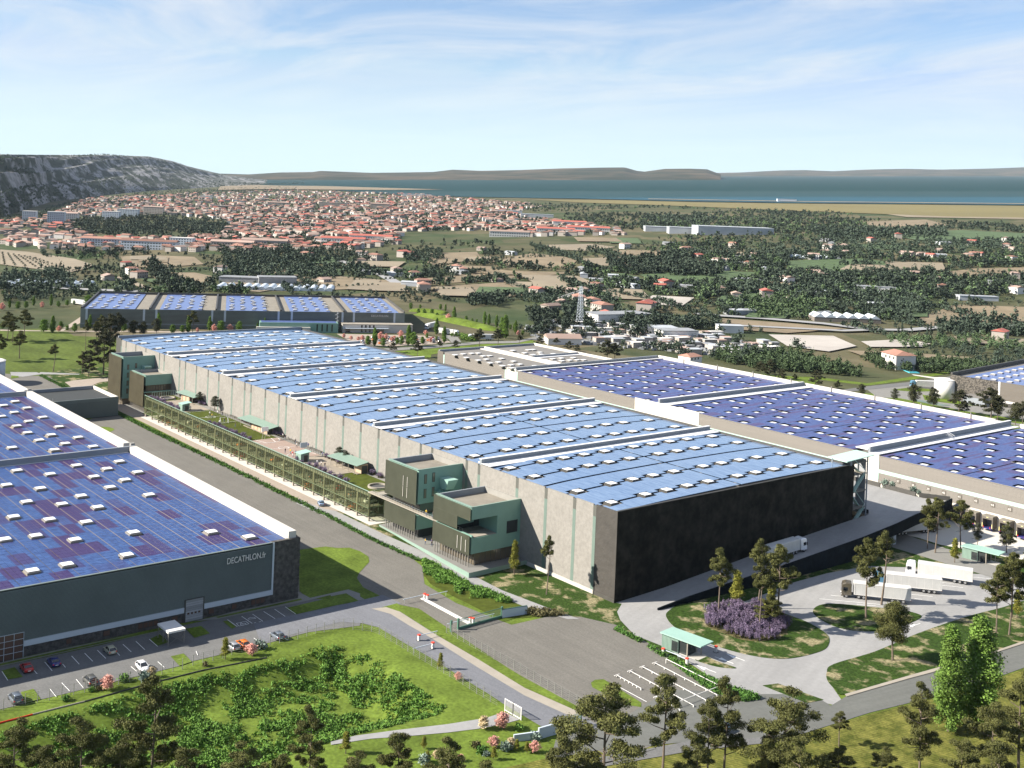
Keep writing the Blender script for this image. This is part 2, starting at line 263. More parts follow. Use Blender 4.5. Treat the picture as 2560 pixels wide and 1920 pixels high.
def area(p): return sum(p[i][0]*p[(i+1) % len(p)][1]-p[(i+1) % len(p)][0]*p[i][1] for i in range(len(p)))/2
def attach(o, p):
    o.parent = p
    r = p
    loc = Vector((0, 0, 0)); 
    while r: loc += r.location; r = r.parent
    if p.get('_w'): o.matrix_parent_inverse = Matrix.Translation(-loc)
def tag(o, label=None, cat=None, group=None, kind=None):
    if label: o['label'] = label
    if cat: o['category'] = cat
    if group: o['group'] = group
    if kind: o['kind'] = kind
    return o
def thing(name, label, cat, loc=(0, 0, 0), rz=0, group=None, world=False):
    o = bpy.data.objects.new(name, None); COL.objects.link(o); o.location = loc if len(loc) == 3 else (*loc, 0); o.rotation_euler = (0, 0, rz); o.empty_display_size = 0.5
    if world: o['_w'] = 1
    return tag(o, label, cat, group)
def place(name, mesh, parent=None, loc=(0, 0, 0), rz=0):
    o = bpy.data.objects.new(name, mesh); COL.objects.link(o); o.location = loc; o.rotation_euler = (0, 0, rz)
    if parent: attach(o, parent)
    return o
def dup(root, loc, rz=0, sc=1.0, label=None, group=None):
    r = root.copy(); COL.objects.link(r); r.location = loc if len(loc) == 3 else (*loc, 0); r.rotation_euler = (0, 0, rz); r.scale = (sc, sc, sc) if not hasattr(sc, '__len__') else sc
    if label: r['label'] = label
    if group: r['group'] = group
    for ch in list(root.children):
        c = ch.copy(); COL.objects.link(c); c.parent = r
        for g in list(ch.children):
            d = g.copy(); COL.objects.link(d); d.parent = c
    return r
def struct(o): o['kind'] = 'structure'; return o
def sheet(name, poly, z, m, kind='structure', thick=0.0):
    """a level sheet of ground"""
    bm = bmesh.new()
    if area(poly) < 0: poly = poly[::-1]
    from mathutils.geometry import delaunay_2d_cdt
    vo, _e, fo_, *_r = delaunay_2d_cdt([Vector((x, y)) for x, y in poly], [], [list(range(len(poly)))], 1, 1e-4)
    vv = [bm.verts.new((p.x, p.y, z)) for p in vo]
    for f in fo_: bm.faces.new([vv[i] for i in f])
    if thick:
        n = len(poly); vs = [bm.verts.new((x, y, z)) for x, y in poly]; lowv = [bm.verts.new((x, y, z-thick)) for x, y in poly]
        for i in range(n): bm.faces.new((vs[(i+1) % n], vs[i], lowv[i], lowv[(i+1) % n]))
    me = bpy.data.meshes.new(name); bm.to_mesh(me); bm.free(); me.materials.append(M[m]); o = bpy.data.objects.new(name, me); COL.objects.link(o)
    if kind: o['kind'] = kind
    return o
def spline(pts, n=6):
    """closed smooth outline through points"""
    out = []; N = len(pts)
    for i in range(N):
        p0, p1, p2, p3 = [np.array(pts[(i+k-1) % N]) for k in range(4)]
        for j in range(n):
            t = j/n; out.append(tuple(0.5*((2*p1)+(-p0+p2)*t+(2*p0-5*p1+4*p2-p3)*t*t+(-p0+3*p1-3*p2+p3)*t**3)))
    return out
def drape(name, poly, m, lift=0.5, step=70, kind='structure'):
    bm = bmesh.new()
    if area(poly) < 0: poly = poly[::-1]
    bm.faces.new([bm.verts.new((x, y, 0)) for x, y in poly])
    xs = [p[0] for p in poly]; ys = [p[1] for p in poly]
    for lo, hi, nrm in ((min(xs), max(xs), (1, 0, 0)), (min(ys), max(ys), (0, 1, 0))):
        k = lo + step
        while k < hi:
            bmesh.ops.bisect_plane(bm, geom=bm.verts[:]+bm.edges[:]+bm.faces[:], plane_co=Vector(nrm)*k, plane_no=nrm); k += step
    bmesh.ops.triangulate(bm, faces=bm.faces[:])
    vs = bm.verts[:]; z = terr(np.array([v.co.x for v in vs]), np.array([v.co.y for v in vs]))
    for v, h in zip(vs, z): v.co.z = h+lift
    me = bpy.data.meshes.new(name); bm.to_mesh(me); bm.free(); me.materials.append(M[m]); o = bpy.data.objects.new(name, me); COL.objects.link(o)
    if kind: o['kind'] = kind
    return o
def np_mesh(name, V, F, m, mats=None, mi=None):
    """V (n,3), F (k,4) or (k,3) -> mesh"""
    me = bpy.data.meshes.new(name); V = np.asarray(V, np.float32); F = np.asarray(F, np.int32); k, w = F.shape
    me.vertices.add(len(V)); me.vertices.foreach_set('co', V.ravel()); me.loops.add(k*w); me.loops.foreach_set('vertex_index', F.ravel())
    me.polygons.add(k); me.polygons.foreach_set('loop_start', np.arange(0, k*w, w, dtype=np.int32))
    for q in (mats or [m]): me.materials.append(M[q] if isinstance(q, str) else q)
    if mi is not None: me.polygons.foreach_set('material_index', np.asarray(mi, np.int32))
    me.update(calc_edges=True); return me
def leaves(cl, per, size, seed, flat=0.0):
    """leaf quads filling ellipsoid clumps: cl rows (x,y,z,rx,ry,rz)"""
    g = np.random.default_rng(seed); cl = np.asarray(cl, float); n = len(cl)*per; c = np.repeat(cl, per, axis=0)
    d = g.normal(size=(n, 3)); d /= np.linalg.norm(d, axis=1)[:, None]; rr = g.uniform(0.05, 1, n)**0.45
    p = c[:, :3] + d*rr[:, None]*c[:, 3:]; p += g.normal(size=(n, 3))*size*0.6
    a = g.normal(size=(n, 3)) + d*0.8; a[:, 2] += flat; a /= np.linalg.norm(a, axis=1)[:, None]; u = np.cross(a, g.normal(size=(n, 3))); u /= np.linalg.norm(u, axis=1)[:, None]; v = np.cross(a, u)
    s = size*g.uniform(0.5, 1.25, n)[:, None]; V = np.stack([p-u*s*0.5-v*s*0.35, p+u*s*0.6-v*s*0.25, p+u*s*0.45+v*s*0.5, p-u*s*0.4+v*s*0.3], 1).reshape(-1, 3)
    return V, np.arange(n*4).reshape(-1, 4)
# ================================================================== terrain
rim = [c1(p) for p in [(-500, 1420), (0, 1252), (520, 1130), (900, 1010), (1250, 930), (1640, 855), (1960, 765), (2130, 735)]] + [c2(p) for p in [(60, 780), (250, 865), (500, 1045), (765, 1200), (700, 1275), (420, 1350), (100, 1420)]] + [cW(p) for p in [(640, 1640), (560, 1760), (-200, 1760)]]
BASIN = [G(*p) for p in rim]
us = np.concatenate([np.linspace(-2600, -400, 30), np.linspace(-300, 2900, 300), np.linspace(3000, 5200, 30)]); fs = np.concatenate([np.linspace(5, 190, 12), np.linspace(195, 330, 70), np.geomspace(340, 800, 40), np.geomspace(830, 2200, 60), np.geomspace(2300, 30000, 45)])
FF, UU = np.meshgrid(fs, us, indexing='ij'); RRr = (UU-1280)/FPX*FF
X = FF*fw[0]+RRr*rt[0]; Y = FF*fw[1]+RRr*rt[1]; Z = terr(X, Y)
nu = len(us); idx = np.arange(len(fs)*nu).reshape(len(fs), nu)
F4 = np.stack([idx[:-1, :-1], idx[:-1, 1:], idx[1:, 1:], idx[1:, :-1]], -1).reshape(-1, 4)
# ground: green fields near, dry scrub and farmland beyond
m = mat('farmland', (0.045, 0.056, 0.026), 0.95, 0.0, 0.014, spec=0.1, col2=(0.112, 0.098, 0.058), detail=10, lo=0.40, hi=0.62); chain_noise(m, 0.05, 0.3)
t = m.node_tree; b = t.nodes['Principled BSDF']
vor = t.nodes.new('ShaderNodeTexVoronoi'); vor.inputs['Scale'].default_value = 0.010; g = t.nodes.new('ShaderNodeNewGeometry'); t.links.new(g.outputs['Position'], vor.inputs['Vector'])
cr = t.nodes.new('ShaderNodeValToRGB'); cr.color_ramp.interpolation = 'CONSTANT'; e = cr.color_ramp.elements; e[0].color = (0.04, 0.058, 0.025, 1); e[1].position = 0.62; e[1].color = (0.14, 0.118, 0.07, 1)
for p_, c_ in ((0.2, (0.06, 0.07, 0.032, 1)), (0.38, (0.09, 0.085, 0.048, 1)), (0.8, (0.038, 0.066, 0.026, 1))): x_ = e.new(p_); x_.color = c_
sepc = t.nodes.new('ShaderNodeSeparateColor'); t.links.new(vor.outputs['Color'], sepc.inputs[0]); t.links.new(sepc.outputs[0], cr.inputs[0])
mxx = t.nodes.new('ShaderNodeMix'); mxx.data_type = 'RGBA'; mxx.inputs[0].default_value = 0.5; t.links.new(b.inputs['Base Color'].links[0].from_socket, mxx.inputs[6]); t.links.new(cr.outputs[0], mxx.inputs[7]); t.links.new(mxx.outputs[2], b.inputs['Base Color'])
# the vine rows in front: straight rows of yellow-green
m = mat('vine_field', (0.075, 0.09, 0.016), 0.95, 0.2, 0.35, spec=0.1, col2=(0.17, 0.165, 0.04), detail=6); chain_noise(m, 2.0, 0.3)
t = m.node_tree; b = t.nodes['Principled BSDF']; g = t.nodes.new('ShaderNodeNewGeometry'); wv = t.nodes.new('ShaderNodeTexWave'); wv.inputs['Scale'].default_value = 0.42; wv.inputs['Distortion'].default_value = 0.6; wv.inputs['Detail Scale'].default_value = 2
mpn = t.nodes.new('ShaderNodeMapping'); mpn.inputs['Rotation'].default_value = (0, 0, R(64)); t.links.new(g.outputs['Position'], mpn.inputs[0]); t.links.new(mpn.outputs[0], wv.inputs['Vector'])
mr = t.nodes.new('ShaderNodeMapRange'); mr.inputs[3].default_value = 0.78; mr.inputs[4].default_value = 1.1; t.links.new(wv.outputs['Fac'], mr.inputs[0]); cc = t.nodes.new('ShaderNodeCombineColor'); [t.links.new(mr.outputs[0], cc.inputs[i]) for i in range(3)]
mxx = t.nodes.new('ShaderNodeMix'); mxx.data_type = 'RGBA'; mxx.blend_type = 'MULTIPLY'; mxx.inputs[0].default_value = 1; t.links.new(b.inputs['Base Color'].links[0].from_socket, mxx.inputs[6]); t.links.new(cc.outputs[0], mxx.inputs[7]); t.links.new(mxx.outputs[2], b.inputs['Base Color'])
fc = ((fs[:-1]+fs[1:])/2)[:, None]*np.ones(nu-1); mi = (fc > 600).astype(int).ravel()
o = bpy.data.objects.new('ground', np_mesh('ground', np.stack([X, Y, Z], -1).reshape(-1, 3), F4, None, ['lawn', 'farmland'], mi)); COL.objects.link(o); struct(o); o.data.shade_smooth()

# ---- sheets of the site (heights step by a few centimetres so that nothing shares a plane)
front_line = [cW(p) for p in [(1090, 1659), (1300, 1610), (1560, 1600), (1720, 1590), (1870, 1545), (2070, 1495), (2212, 1445)]]
vf = [G(*p) for p in front_line] + [G(2900, 1600), G(2900, 2300), G(900, 2300)]
sheet('vineyard_ground', vf, 0.02, 'vine_field')
sheet('pasture', [(470, -60), (476, -215), (540, -215), (545, -240), (640, -300), (700, -235), (735, -240), (760, -120), (760, 60), (500, 60)], 0.02, 'pasture')
sheet('field_road', GP(cL, [(300, 745), (620, 748), (635, 742), (320, 728)]), 0.05, 'concrete_road')
# main asphalt: wide lane between the warehouses and the gated yard
lane = GP(cW, [(0, 806), (60, 812), (105, 812), (160, 850), (240, 889), (330, 935), (460, 993), (560, 1040), (700, 1108), (800, 1160), (880, 1198), (912, 1224), (917, 1262), (985, 1303), (1078, 1340), (1105, 1350), (1185, 1332), (1255, 1333), (1330, 1350), (1380, 1378), (1440, 1412), (1500, 1450), (1560, 1485), (1625, 1515), (1560, 1560), (1440, 1600), (1330, 1640), (1245, 1600), (1254, 1545), (1100, 1445), (975, 1362), (905, 1315), (830, 1300), (640, 1280), (640, 1150)]) + [(242, -128), (560, -128)]
sheet('grey_lane', lane, 0.05, 'asphalt_grey')
# public road along the front, right to left
road = GP(cW, [(2330, 1345), (2212, 1389), (2155, 1409), (1962, 1466), (1828, 1505), (1795, 1525), (1770, 1510), (1730, 1500), (1640, 1500), (1450, 1490), (1330, 1560), (1240, 1570), (1200, 1600), (1190, 1640), (1300, 1620), (1470, 1605), (1600, 1600), (1720, 1590), (1880, 1540), (2070, 1493), (2212, 1443), (2330, 1400)])
sheet('front_road', road, 0.08, 'road_plain')
sheet('front_road_shoulder', GP(cW, [(1225, 1650), (1500, 1600), (1740, 1590), (1735, 1598), (1500, 1622), (1240, 1668)]), 0.10, 'parking_asphalt')
# left drive with parking in front of the near warehouse
sheet('car_park', GP(c1, [(-100, 930), (0, 905), (620, 770), (1010, 672), (1340, 605), (1820, 500), (2140, 430), (2230, 470), (2212, 650), (1900, 690), (1560, 780), (1180, 870), (1100, 900), (600, 1020), (-100, 1190)]), 0.06, 'parking_asphalt')
drive = GP(c1, [(1560, 640), (2212, 490)]) + GP(c2, [(150, 510), (280, 490), (400, 545), (270, 570), (400, 600), (600, 730), (900, 935), (1200, 1120), (1570, 1275), (1700, 1350), (1430, 1385), (1300, 1340), (1065, 1200), (960, 1130), (800, 1030), (600, 905), (400, 790), (250, 700), (150, 675), (0, 665)]) + GP(c1, [(1850, 690), (1600, 760)])
sheet('blue_drive', drive, 0.09, 'asphalt_blue')
sheet('footpath_kerb', GP(c2, [(205, 580), (300, 570), (390, 600), (600, 735), (900, 910), (1200, 1095), (1590, 1268), (1520, 1290), (1200, 1145), (900, 965), (600, 775), (450, 690), (330, 615)]), 0.13, 'kerb_stone')
sheet('verge', GP(c2, [(275, 570), (370, 545), (470, 600), (700, 720), (900, 850), (1200, 1030), (1600, 1245), (1590, 1268), (1200, 1092), (900, 906), (600, 732), (400, 605)]), 0.12, 'lawn')
sheet('basin_path', GP(c2, [(-60, 1445), (100, 1405), (360, 1370), (700, 1330), (950, 1290), (1070, 1250), (1170, 1300), (1060, 1330), (900, 1360), (700, 1385), (420, 1410), (200, 1425), (-60, 1465)]), 0.07, 'concrete_road')
sheet('side_lawn', GP(c2, [(-40, 185), (60, 182), (130, 205), (185, 240), (190, 275), (125, 345), (110, 380), (150, 440), (260, 495), (50, 545), (-40, 560)]), 0.10, 'lawn')
sheet('side_lawn', [G(*c1(p)) for p in [(1835, 185), (2000, 165), (2120, 180), (2180, 500), (1905, 485), (1840, 440)]], 0.11, 'lawn')
sheet('footpath', GP(c1, [(1836, 445), (1905, 482), (2140, 430), (2212, 455), (2212, 475), (2100, 447), (1820, 515), (1340, 612), (1200, 625), (1005, 680), (400, 815), (0, 905), (0, 880), (410, 790), (900, 690), (1330, 595)]), 0.14, 'paving_grey')
sheet('footpath', GP(c2, [(-60, 480), (60, 458), (160, 520), (120, 528), (40, 480), (-60, 500)]), 0.145, 'paving_grey')
for k, pl in enumerate([[(1140, 672), (1235, 655), (1290, 700), (1195, 728)], [(920, 735), (985, 705), (1040, 755), (965, 778)], [(1048, 842), (1128, 824), (1178, 875), (1102, 900)], [(128, 1062), (205, 1042), (250, 1105), (150, 1130)], [(10, 930), (90, 908), (140, 968), (45, 985)], [(1368, 625), (1400, 622), (1452, 660), (1425, 672)], [(1755, 545), (2110, 462), (2188, 500), (1815, 585)], [(1325, 600), (1850, 485), (1856, 495), (1340, 606)], [(0, 888), (1195, 625), (1210, 633), (0, 900)]]):
    sheet('grass_patch', GP(c1, pl), 0.16, 'lawn')
# parking bay lines
lb = MB()
def lline(c, a, b_, w=0.12, z=0.19): A = G(*c(a), z); B = G(*c(b_), z); lb.beam((*A, z), (*B, z), w, 0.01)
for a, b_ in [((440, 835), (487, 886)), ((520, 818), (570, 868)), ((598, 800), (650, 850)), ((275, 872), (320, 926)), ((210, 925), (228, 945)), ((385, 885), (402, 905)), ((755, 763), (806, 810)), ((835, 745), (890, 797)), ((917, 732), (968, 776)), ((720, 815), (735, 832)), ((1398, 612), (1458, 655)), ((1485, 592), (1550, 635)), ((1552, 578), (1615, 622)), ((1620, 562), (1690, 606)), ((1688, 548), (1752, 592)), ((1752, 533), (1818, 578)), ((12, 930), (48, 985))]: lline(c1, a, b_)
lb.build('bay_markings', 'white_paint')['kind'] = 'structure'; lb = MB()
for a, b_ in [((305, 1035), (345, 1085)), ((380, 1000), (428, 1050)), ((468, 978), (512, 1030)), ((805, 900), (840, 930)), ((970, 870), (1010, 905)), ((1205, 805), (1215, 830)), ((1560, 725), (1600, 755)), ((1735, 720), (1770, 738))]: lline(c1, a, b_)
lb.build('worn_bay_markings', 'old_paint')['kind'] = 'structure'
# disabled bay: blue-white wheelchair sign drawn on the ground, and an electric-car sign next to it
sg = MB()
def mk(p, z=0.2): x, y = G(*c1(p), z); return (x, y, z)
for a, b_ in [((1452, 635), (1510, 622)), ((1510, 622), (1530, 638)), ((1530, 638), (1468, 652)), ((1468, 652), (1452, 635)), ((1478, 628), (1490, 638)), ((1490, 638), (1505, 634)), ((1505, 634), (1515, 642)), ((1478, 634), (1480, 646)), ((1480, 646), (1500, 644)), ((1525, 608), (1535, 600)), ((1535, 600), (1560, 598)), ((1560, 598), (1572, 604)), ((1572, 604), (1525, 610)), ((1560, 632), (1572, 630)), ((1590, 626), (1605, 623))]: sg.beam(mk(a), mk(b_), 0.1, 0.01)
sg.build('bay_symbols', 'white_paint')['kind'] = 'structure'
# verge between path and lane; pink path; grass along the facade
sheet('facade_meadow', GP(cW, [(88, 812), (130, 830), (180, 850), (300, 905), (430, 965), (560, 1025), (680, 1085), (800, 1143), (900, 1192), (985, 1240), (1100, 1290), (1240, 1350), (1330, 1372), (1420, 1420), (1460, 1430), (1560, 1400), (1850, 1150), (1850, 1100), (300, 780), (260, 790), (130, 800)]), 0.03, 'meadow')
sheet('pink_path', GP(cW, [(140, 826), (160, 822), (200, 818), (262, 815), (275, 820), (215, 826), (195, 835), (240, 860), (330, 905), (460, 970), (560, 1018), (700, 1083), (760, 1110), (700, 1100), (660, 1085), (560, 1038), (460, 988), (330, 923), (240, 880), (165, 845)]), 0.11, 'pink_path')
sheet('white_apron', [(457, -181.5), (283, -181.5), (283, -197.8), (457, -197.8)], 0.12, 'cream')
sheet('concrete_walk', GP(cW, [(640, 1078), (700, 1083), (760, 1108), (700, 1092), (830, 1155), (950, 1207), (1085, 1276), (1200, 1320), (1252, 1338), (1225, 1338), (1130, 1310), (1030, 1268), (930, 1218), (905, 1208), (800, 1162), (700, 1115), (640, 1088)]), 0.10, 'concrete_road')
# the light concrete truck area on the right, with its grass islands
truck_area = GP(cW, [(1345, 1302), (1390, 1300), (1475, 1306), (1560, 1290), (1700, 1250), (1780, 1220), (1900, 1185), (2090, 1130), (2212, 1120), (2400, 1140), (2400, 1290), (2212, 1310), (1830, 1450), (1795, 1480), (1830, 1530), (1740, 1510), (1660, 1508), (1560, 1480), (1440, 1400), (1370, 1372), (1340, 1340), (1333, 1322)])
sheet('truck_yard', truck_area, 0.07, 'concrete_road')
sheet('grass_island', spline(GP(c3, [(30, 560), (110, 520), (300, 515), (560, 520), (760, 585), (900, 640), (1005, 710), (1010, 770), (960, 810), (800, 850), (650, 852), (450, 815), (250, 750), (80, 670), (15, 600)]), 5), 0.16, 'meadow', thick=0.12)
sheet('grass_island', spline(GP(c3, [(915, 560), (960, 525), (1060, 518), (1250, 535), (1450, 555), (1560, 580), (1578, 602), (1500, 640), (1360, 680), (1200, 685), (1060, 660), (950, 605)]), 5), 0.16, 'meadow', thick=0.12)
sheet('meadow_strip', spline(GP(c3, [(1000, 940), (1040, 890), (1300, 810), (1560, 700), (1850, 600), (2080, 540), (2212, 500), (2350, 500), (2350, 720), (2212, 762), (1800, 880), (1400, 1000), (1110, 1075), (1050, 1040), (1005, 990)]), 5), 0.16, 'meadow', thick=0.12)
sheet('meadow_strip', GP(c3, [(110, 505), (500, 385), (830, 300), (900, 285), (1180, 225), (1370, 160), (1390, 80), (1560, 110), (1700, 155), (1850, 180), (2100, 230), (2230, 250), (2330, 330), (2250, 345), (1960, 335), (1700, 320), (1480, 292), (1250, 285), (1000, 330), (800, 385), (560, 480), (450, 520), (200, 520)]), 0.13, 'meadow')
sheet('grass_island', GP(c3, [(607, 1020), (700, 1008), (980, 1108), (880, 1128)]), 0.15, 'meadow', thick=0.1)
sheet('grass_island', spline(GP(cK, [(1020, 565), (1150, 525), (1300, 590), (1560, 680), (1350, 670), (1150, 620)]), 4), 0.15, 'meadow', thick=0.1)
sheet('kerb_strip', GP(c3, [(1110, 1075), (1500, 962), (1650, 920), (2000, 820), (2350, 700), (2350, 718), (2050, 815), (1650, 940), (1500, 980), (1120, 1090)]), 0.19, 'kerb_stone')
sheet('yard_lawn', GP(c2, [(1632, 1060), (1660, 1042), (1715, 1038), (1960, 1190), (1960, 1220), (1860, 1205), (1640, 1090)]), 0.09, 'lawn')
sheet('bed_ground', GP(c2, [(480, 240), (560, 270), (760, 370), (1000, 490), (1200, 570), (1290, 590), (1480, 620), (1420, 630), (1300, 628), (1190, 640), (1060, 640), (960, 610), (700, 480), (590, 420), (545, 360), (545, 290)]), 0.08, 'turf')
# lane markings of the truck yard
tm = MB()
for a, b_ in [((1025, 462), (1510, 512)), ((955, 484), (1500, 535)), ((1185, 520), (1300, 527)), ((1520, 457), (1650, 470)), ((1540, 420), (1715, 450)), ((1710, 402), (1838, 415)), ((1710, 385), (1898, 398)), ((1900, 350), (2010, 362)), ((1540, 482), (1585, 488)), ((385, 822), (495, 864)), ((312, 840), (428, 882)), ((202, 893), (320, 937)), ((1515, 655), (1575, 635))]:
    A = G(*c3(a), 0.12); B = G(*c3(b_), 0.12); tm.beam((*A, 0.12), (*B, 0.12), 0.16, 0.01)
for a, b_, w in [((385, 822), (430, 842), 0.9), ((400, 872), (365, 858), 0.9), ((202, 893), (250, 914), 0.9), ((1545, 640), (1518, 653), 0.7)]:
    A = np.array(G(*c3(a), 0.12)); B = np.array(G(*c3(b_), 0.12)); d = (B-A)/np.linalg.norm(B-A)*2.4; n = np.array([-d[1], d[0]])/2.4*w/1.4
    tm.add([(*A, 0.13), (*(A+d+n), 0.13), (*(A+d-n), 0.13)], [(0, 1, 2)])
tm.build('lane_markings', 'white_paint')['kind'] = 'structure'
# docks' forecourt on the right
sheet('dock_forecourt', [(100, -341.9), (222, -341.9), (222, -318), (205, -312), (182, -306), (160, -304), (100, -300)], 0.09, 'cream')
sheet('dock_road', [(212, -300), (214, -318), (188, -312), (160, -309), (100, -308), (100, -296), (160, -298), (190, -298)], 0.15, 'paving_grey')
# behind: service yards around the far right
sheet('service_yard', GP(cR5, [(900, 385), (1270, 330), (1480, 290), (1700, 330), (2300, 560), (2212, 700), (1900, 620), (1500, 540), (1000, 460)]), 0.05, 'paving_grey')
for pl in ([(1000, 450), (1300, 500), (2000, 640), (2300, 690), (2300, 650), (1700, 560), (1300, 480), (1150, 452)], [(1360, 425), (1560, 460), (1840, 510), (1820, 522), (1600, 500), (1380, 470)], [(380, 405), (500, 300), (900, 350), (1270, 300), (1640, 240), (1640, 215), (1500, 240), (900, 330), (500, 280), (200, 270), (0, 250), (0, 290)], [(1090, 385), (1260, 365), (1440, 380), (1430, 398), (1280, 400)]):
    sheet('service_lawn', GP(cR5, pl), 0.09, 'lawn')
sheet('perimeter_track', GP(cR5, [(690, 385), (900, 355), (1270, 318), (1500, 290), (1640, 262), (1640, 285), (1300, 345), (900, 385), (720, 402)]), 0.11, 'parking_asphalt')
sheet('service_slab', GP(cR5, [(1270, 255), (1500, 285), (1640, 290), (1560, 310), (1290, 265)]), 0.13, 'cream')
sheet('teal_marking', GP(cR5, [(1270, 465), (1330, 470), (1600, 515), (1520, 520), (1300, 480)]), 0.14, 'strip_green')

# ================================================================== warehouse helpers
def grid_cells(x0, x1, y0, y1, wx, wy, gx, gy, holes=()):
    """module rectangles that miss the holes (x,y,half)"""
    nx = max(1, round((x1-x0)/wx)); ny = max(1, round((y1-y0)/wy)); out = []
    for j in range(ny):
        for i in range(nx):
            a, b_ = x0+(x1-x0)*i/nx, x0+(x1-x0)*(i+1)/nx; c, d = y0+(y1-y0)*j/ny, y0+(y1-y0)*(j+1)/ny
            mx_, my_ = (a+b_)/2, (c+d)/2
            if any(abs(mx_-hx) < h and abs(my_-hy) < h for hx, hy, h in holes): continue
            out.append((a+gx/2, b_-gx/2, c+gy/2, d-gy/2))
    return out
def skylight_meshes(tag_, w, d, h):
    k = MB(); k.box(-w/2-0.25, w/2+0.25, -d/2-0.25, d/2+0.25, 0, h*0.55); a = k.mesh('skylight_curb_'+tag_, 'dark_metal' if tag_ == 'main' else 'skylight_frame')  # shade on the main curbs' sides is put into their dark colour
    k = MB(); n = 6; prof = [(-w/2, 0)] + [(w*(i/n-0.5), 0.14*math.sin(PI*(0.15+0.7*i/n))) for i in range(n+1)] + [(w/2, 0)]
    vs = []; 
    for y in (-d/2, d/2): vs += [(x, y, h*0.55+0.12+z) for x, z in prof]
    N = len(prof); k.add(vs, [tuple(range(N)), tuple(range(2*N-1, N-1, -1))] + [(i+1, i, N+i, N+i+1) for i in range(N-1)] + [(0, N-1, 2*N-1, N)])
    b_ = k.mesh('skylight_dome_'+tag_, 'skylight_white')
    return a, b_
def put_skylights(root, pts, z, meshes, rz=0):
    for x, y in pts:
        c = place('skylight', meshes[0], root, (x, y, z), rz); d = bpy.data.objects.new('dome', meshes[1]); COL.objects.link(d); d.parent = c
def text_obj(name, s, size, m, loc, rot, parent, ext=0.06):
    cu = bpy.data.curves.new(name, 'FONT'); cu.body = s; cu.size = size; cu.extrude = ext; cu.align_x = 'LEFT'
    to = bpy.data.objects.new('tmp', cu); COL.objects.link(to); dg = bpy.context.evaluated_depsgraph_get(); me = bpy.data.meshes.new_from_object(to.evaluated_get(dg)); bpy.data.objects.remove(to)
    me.materials.clear(); me.materials.append(M[m]); o = bpy.data.objects.new(name, me); COL.objects.link(o); o.location = loc; o.rotation_euler = rot
    if parent: attach(o, parent)
    return o

# ================================================================== main warehouse (centre)
MX0, MX1, MY0, MY1, MH = 199.0, 531.0, -294.5, -198.0, 22.0
main = thing('warehouse', 'long six-bay warehouse with grey concrete side wall, black stone end and pale blue solar roof', 'warehouse', (365, -246, 0), world=True)
MB().box(MX0+0.4, MX1-0.4, MY0+0.4, MY1-0.4, 0, 20.9).build('core', 'concrete_plain', main)
MB().box(MX0+0.3, MX1-0.3, MY0+0.3, MY1-0.3, 20.9, 21.2).build('roof', 'roof_grey', main)
strips = [208.2, 214.4, 225.4, 237.2, 254, 259.7, 276.6, 282.5, 294, 305.7, 316.2, 327, 338.7, 344, 354.8, 366, 371.4, 382, 393.4, 398.6, 409.2, 421.1, 430.9, 442, 452.8, 458.6, 474.9, 480, 495.4, 507.1, 518.8, 524.5]
xs = [206.6] + strips
edges = [206.6]; 
for i, s_ in enumerate([207.0]+strips[1:]):
    MB().box(s_-0.55, s_+0.55, MY1-0.4, MY1+0.02, 1.0, 19.0).build('light_strip', 'strip_green', main)
    MB().box(s_-0.55, s_+0.55, MY1-0.4, MY1+0.03, 19.02, 21.7).build('strip_head', 'strip_grey', main)
cols = [207.0]+strips[1:]
for a, b_ in zip(cols[:-1], cols[1:]):
    a += 0.57; b_ -= 0.57; MB().box(a, b_, MY1-0.4, MY1, 1.0, 21.9).build('wall_panel', 'concrete_panel', main)
MB().box(206.5, 525, MY1-0.3, MY1+0.12, 0, 1.0).build('plinth', 'white_concrete', main)
MB().box(525.0, MX1, MY1-0.4, MY1, 0, 22.3).build('end_panel', 'dark_metal', main)
MB().box(MX0, 206.5, MY1-0.4, MY1+0.02, 0.9, 22.0).build('end_panel', 'black_stone_side', main)
MB().box(MX0, 206.5, MY1-0.4, MY1+0.1, 0, 0.9).build('plinth', 'dark_metal', main)
# black stone end, cut into big faced panels with tight joints
nP = 16
for i in range(nP):
    y0 = MY0+(MY1-MY0)*i/nP; y1 = MY0+(MY1-MY0)*(i+1)/nP
    MB().box(MX0-0.02-(i % 3)*0.015, MX0+0.4, y0+0.01, y1-0.01, 0, 22.0-(0.0)).build('end_wall_panel', 'black_stone', main)
MB().box(MX0-0.05, MX0+0.6, MY0, MY1+0.03, 22.0, 22.12).build('coping', 'dark_metal', main)
MB().box(MX1-0.5, MX1, MY0, MY1-0.02, 0, 22.6).build('rear_wall', 'dark_metal', main)
MB().box(MX0+0.4, MX1-0.5, MY0, MY0+0.4, 0, 21.9).build('side_wall', 'concrete_plain', main)
MB().box(MX0+0.62, MX1-0.5, MY0+0.4, MY0+1.1, 21.2, 22.1).build('gutter', 'dark_metal', main)
cells = [(199.9, 249.9), (255.2, 305.5), (310.2, 360.3), (365.2, 415.0), (419.8, 468.6), (473.4, 529.5)]
rows0 = {0: (206.2, 218.6, 235.8, 246.2)}
ysk = [-202.8, -214.7, -222.6, -230.4, -238.6, -250.6, -258.4, -266.3, -274.2, -286.0]
skm = skylight_meshes('main', 2.3, 2.3, 1.5); pts = []
def zprof(y):  # the panels lie on a roof that arches a little across its width
    d = min(MY1-y, y-MY0); return 21.55 + 1.0*(1-math.exp(-d/14.0))
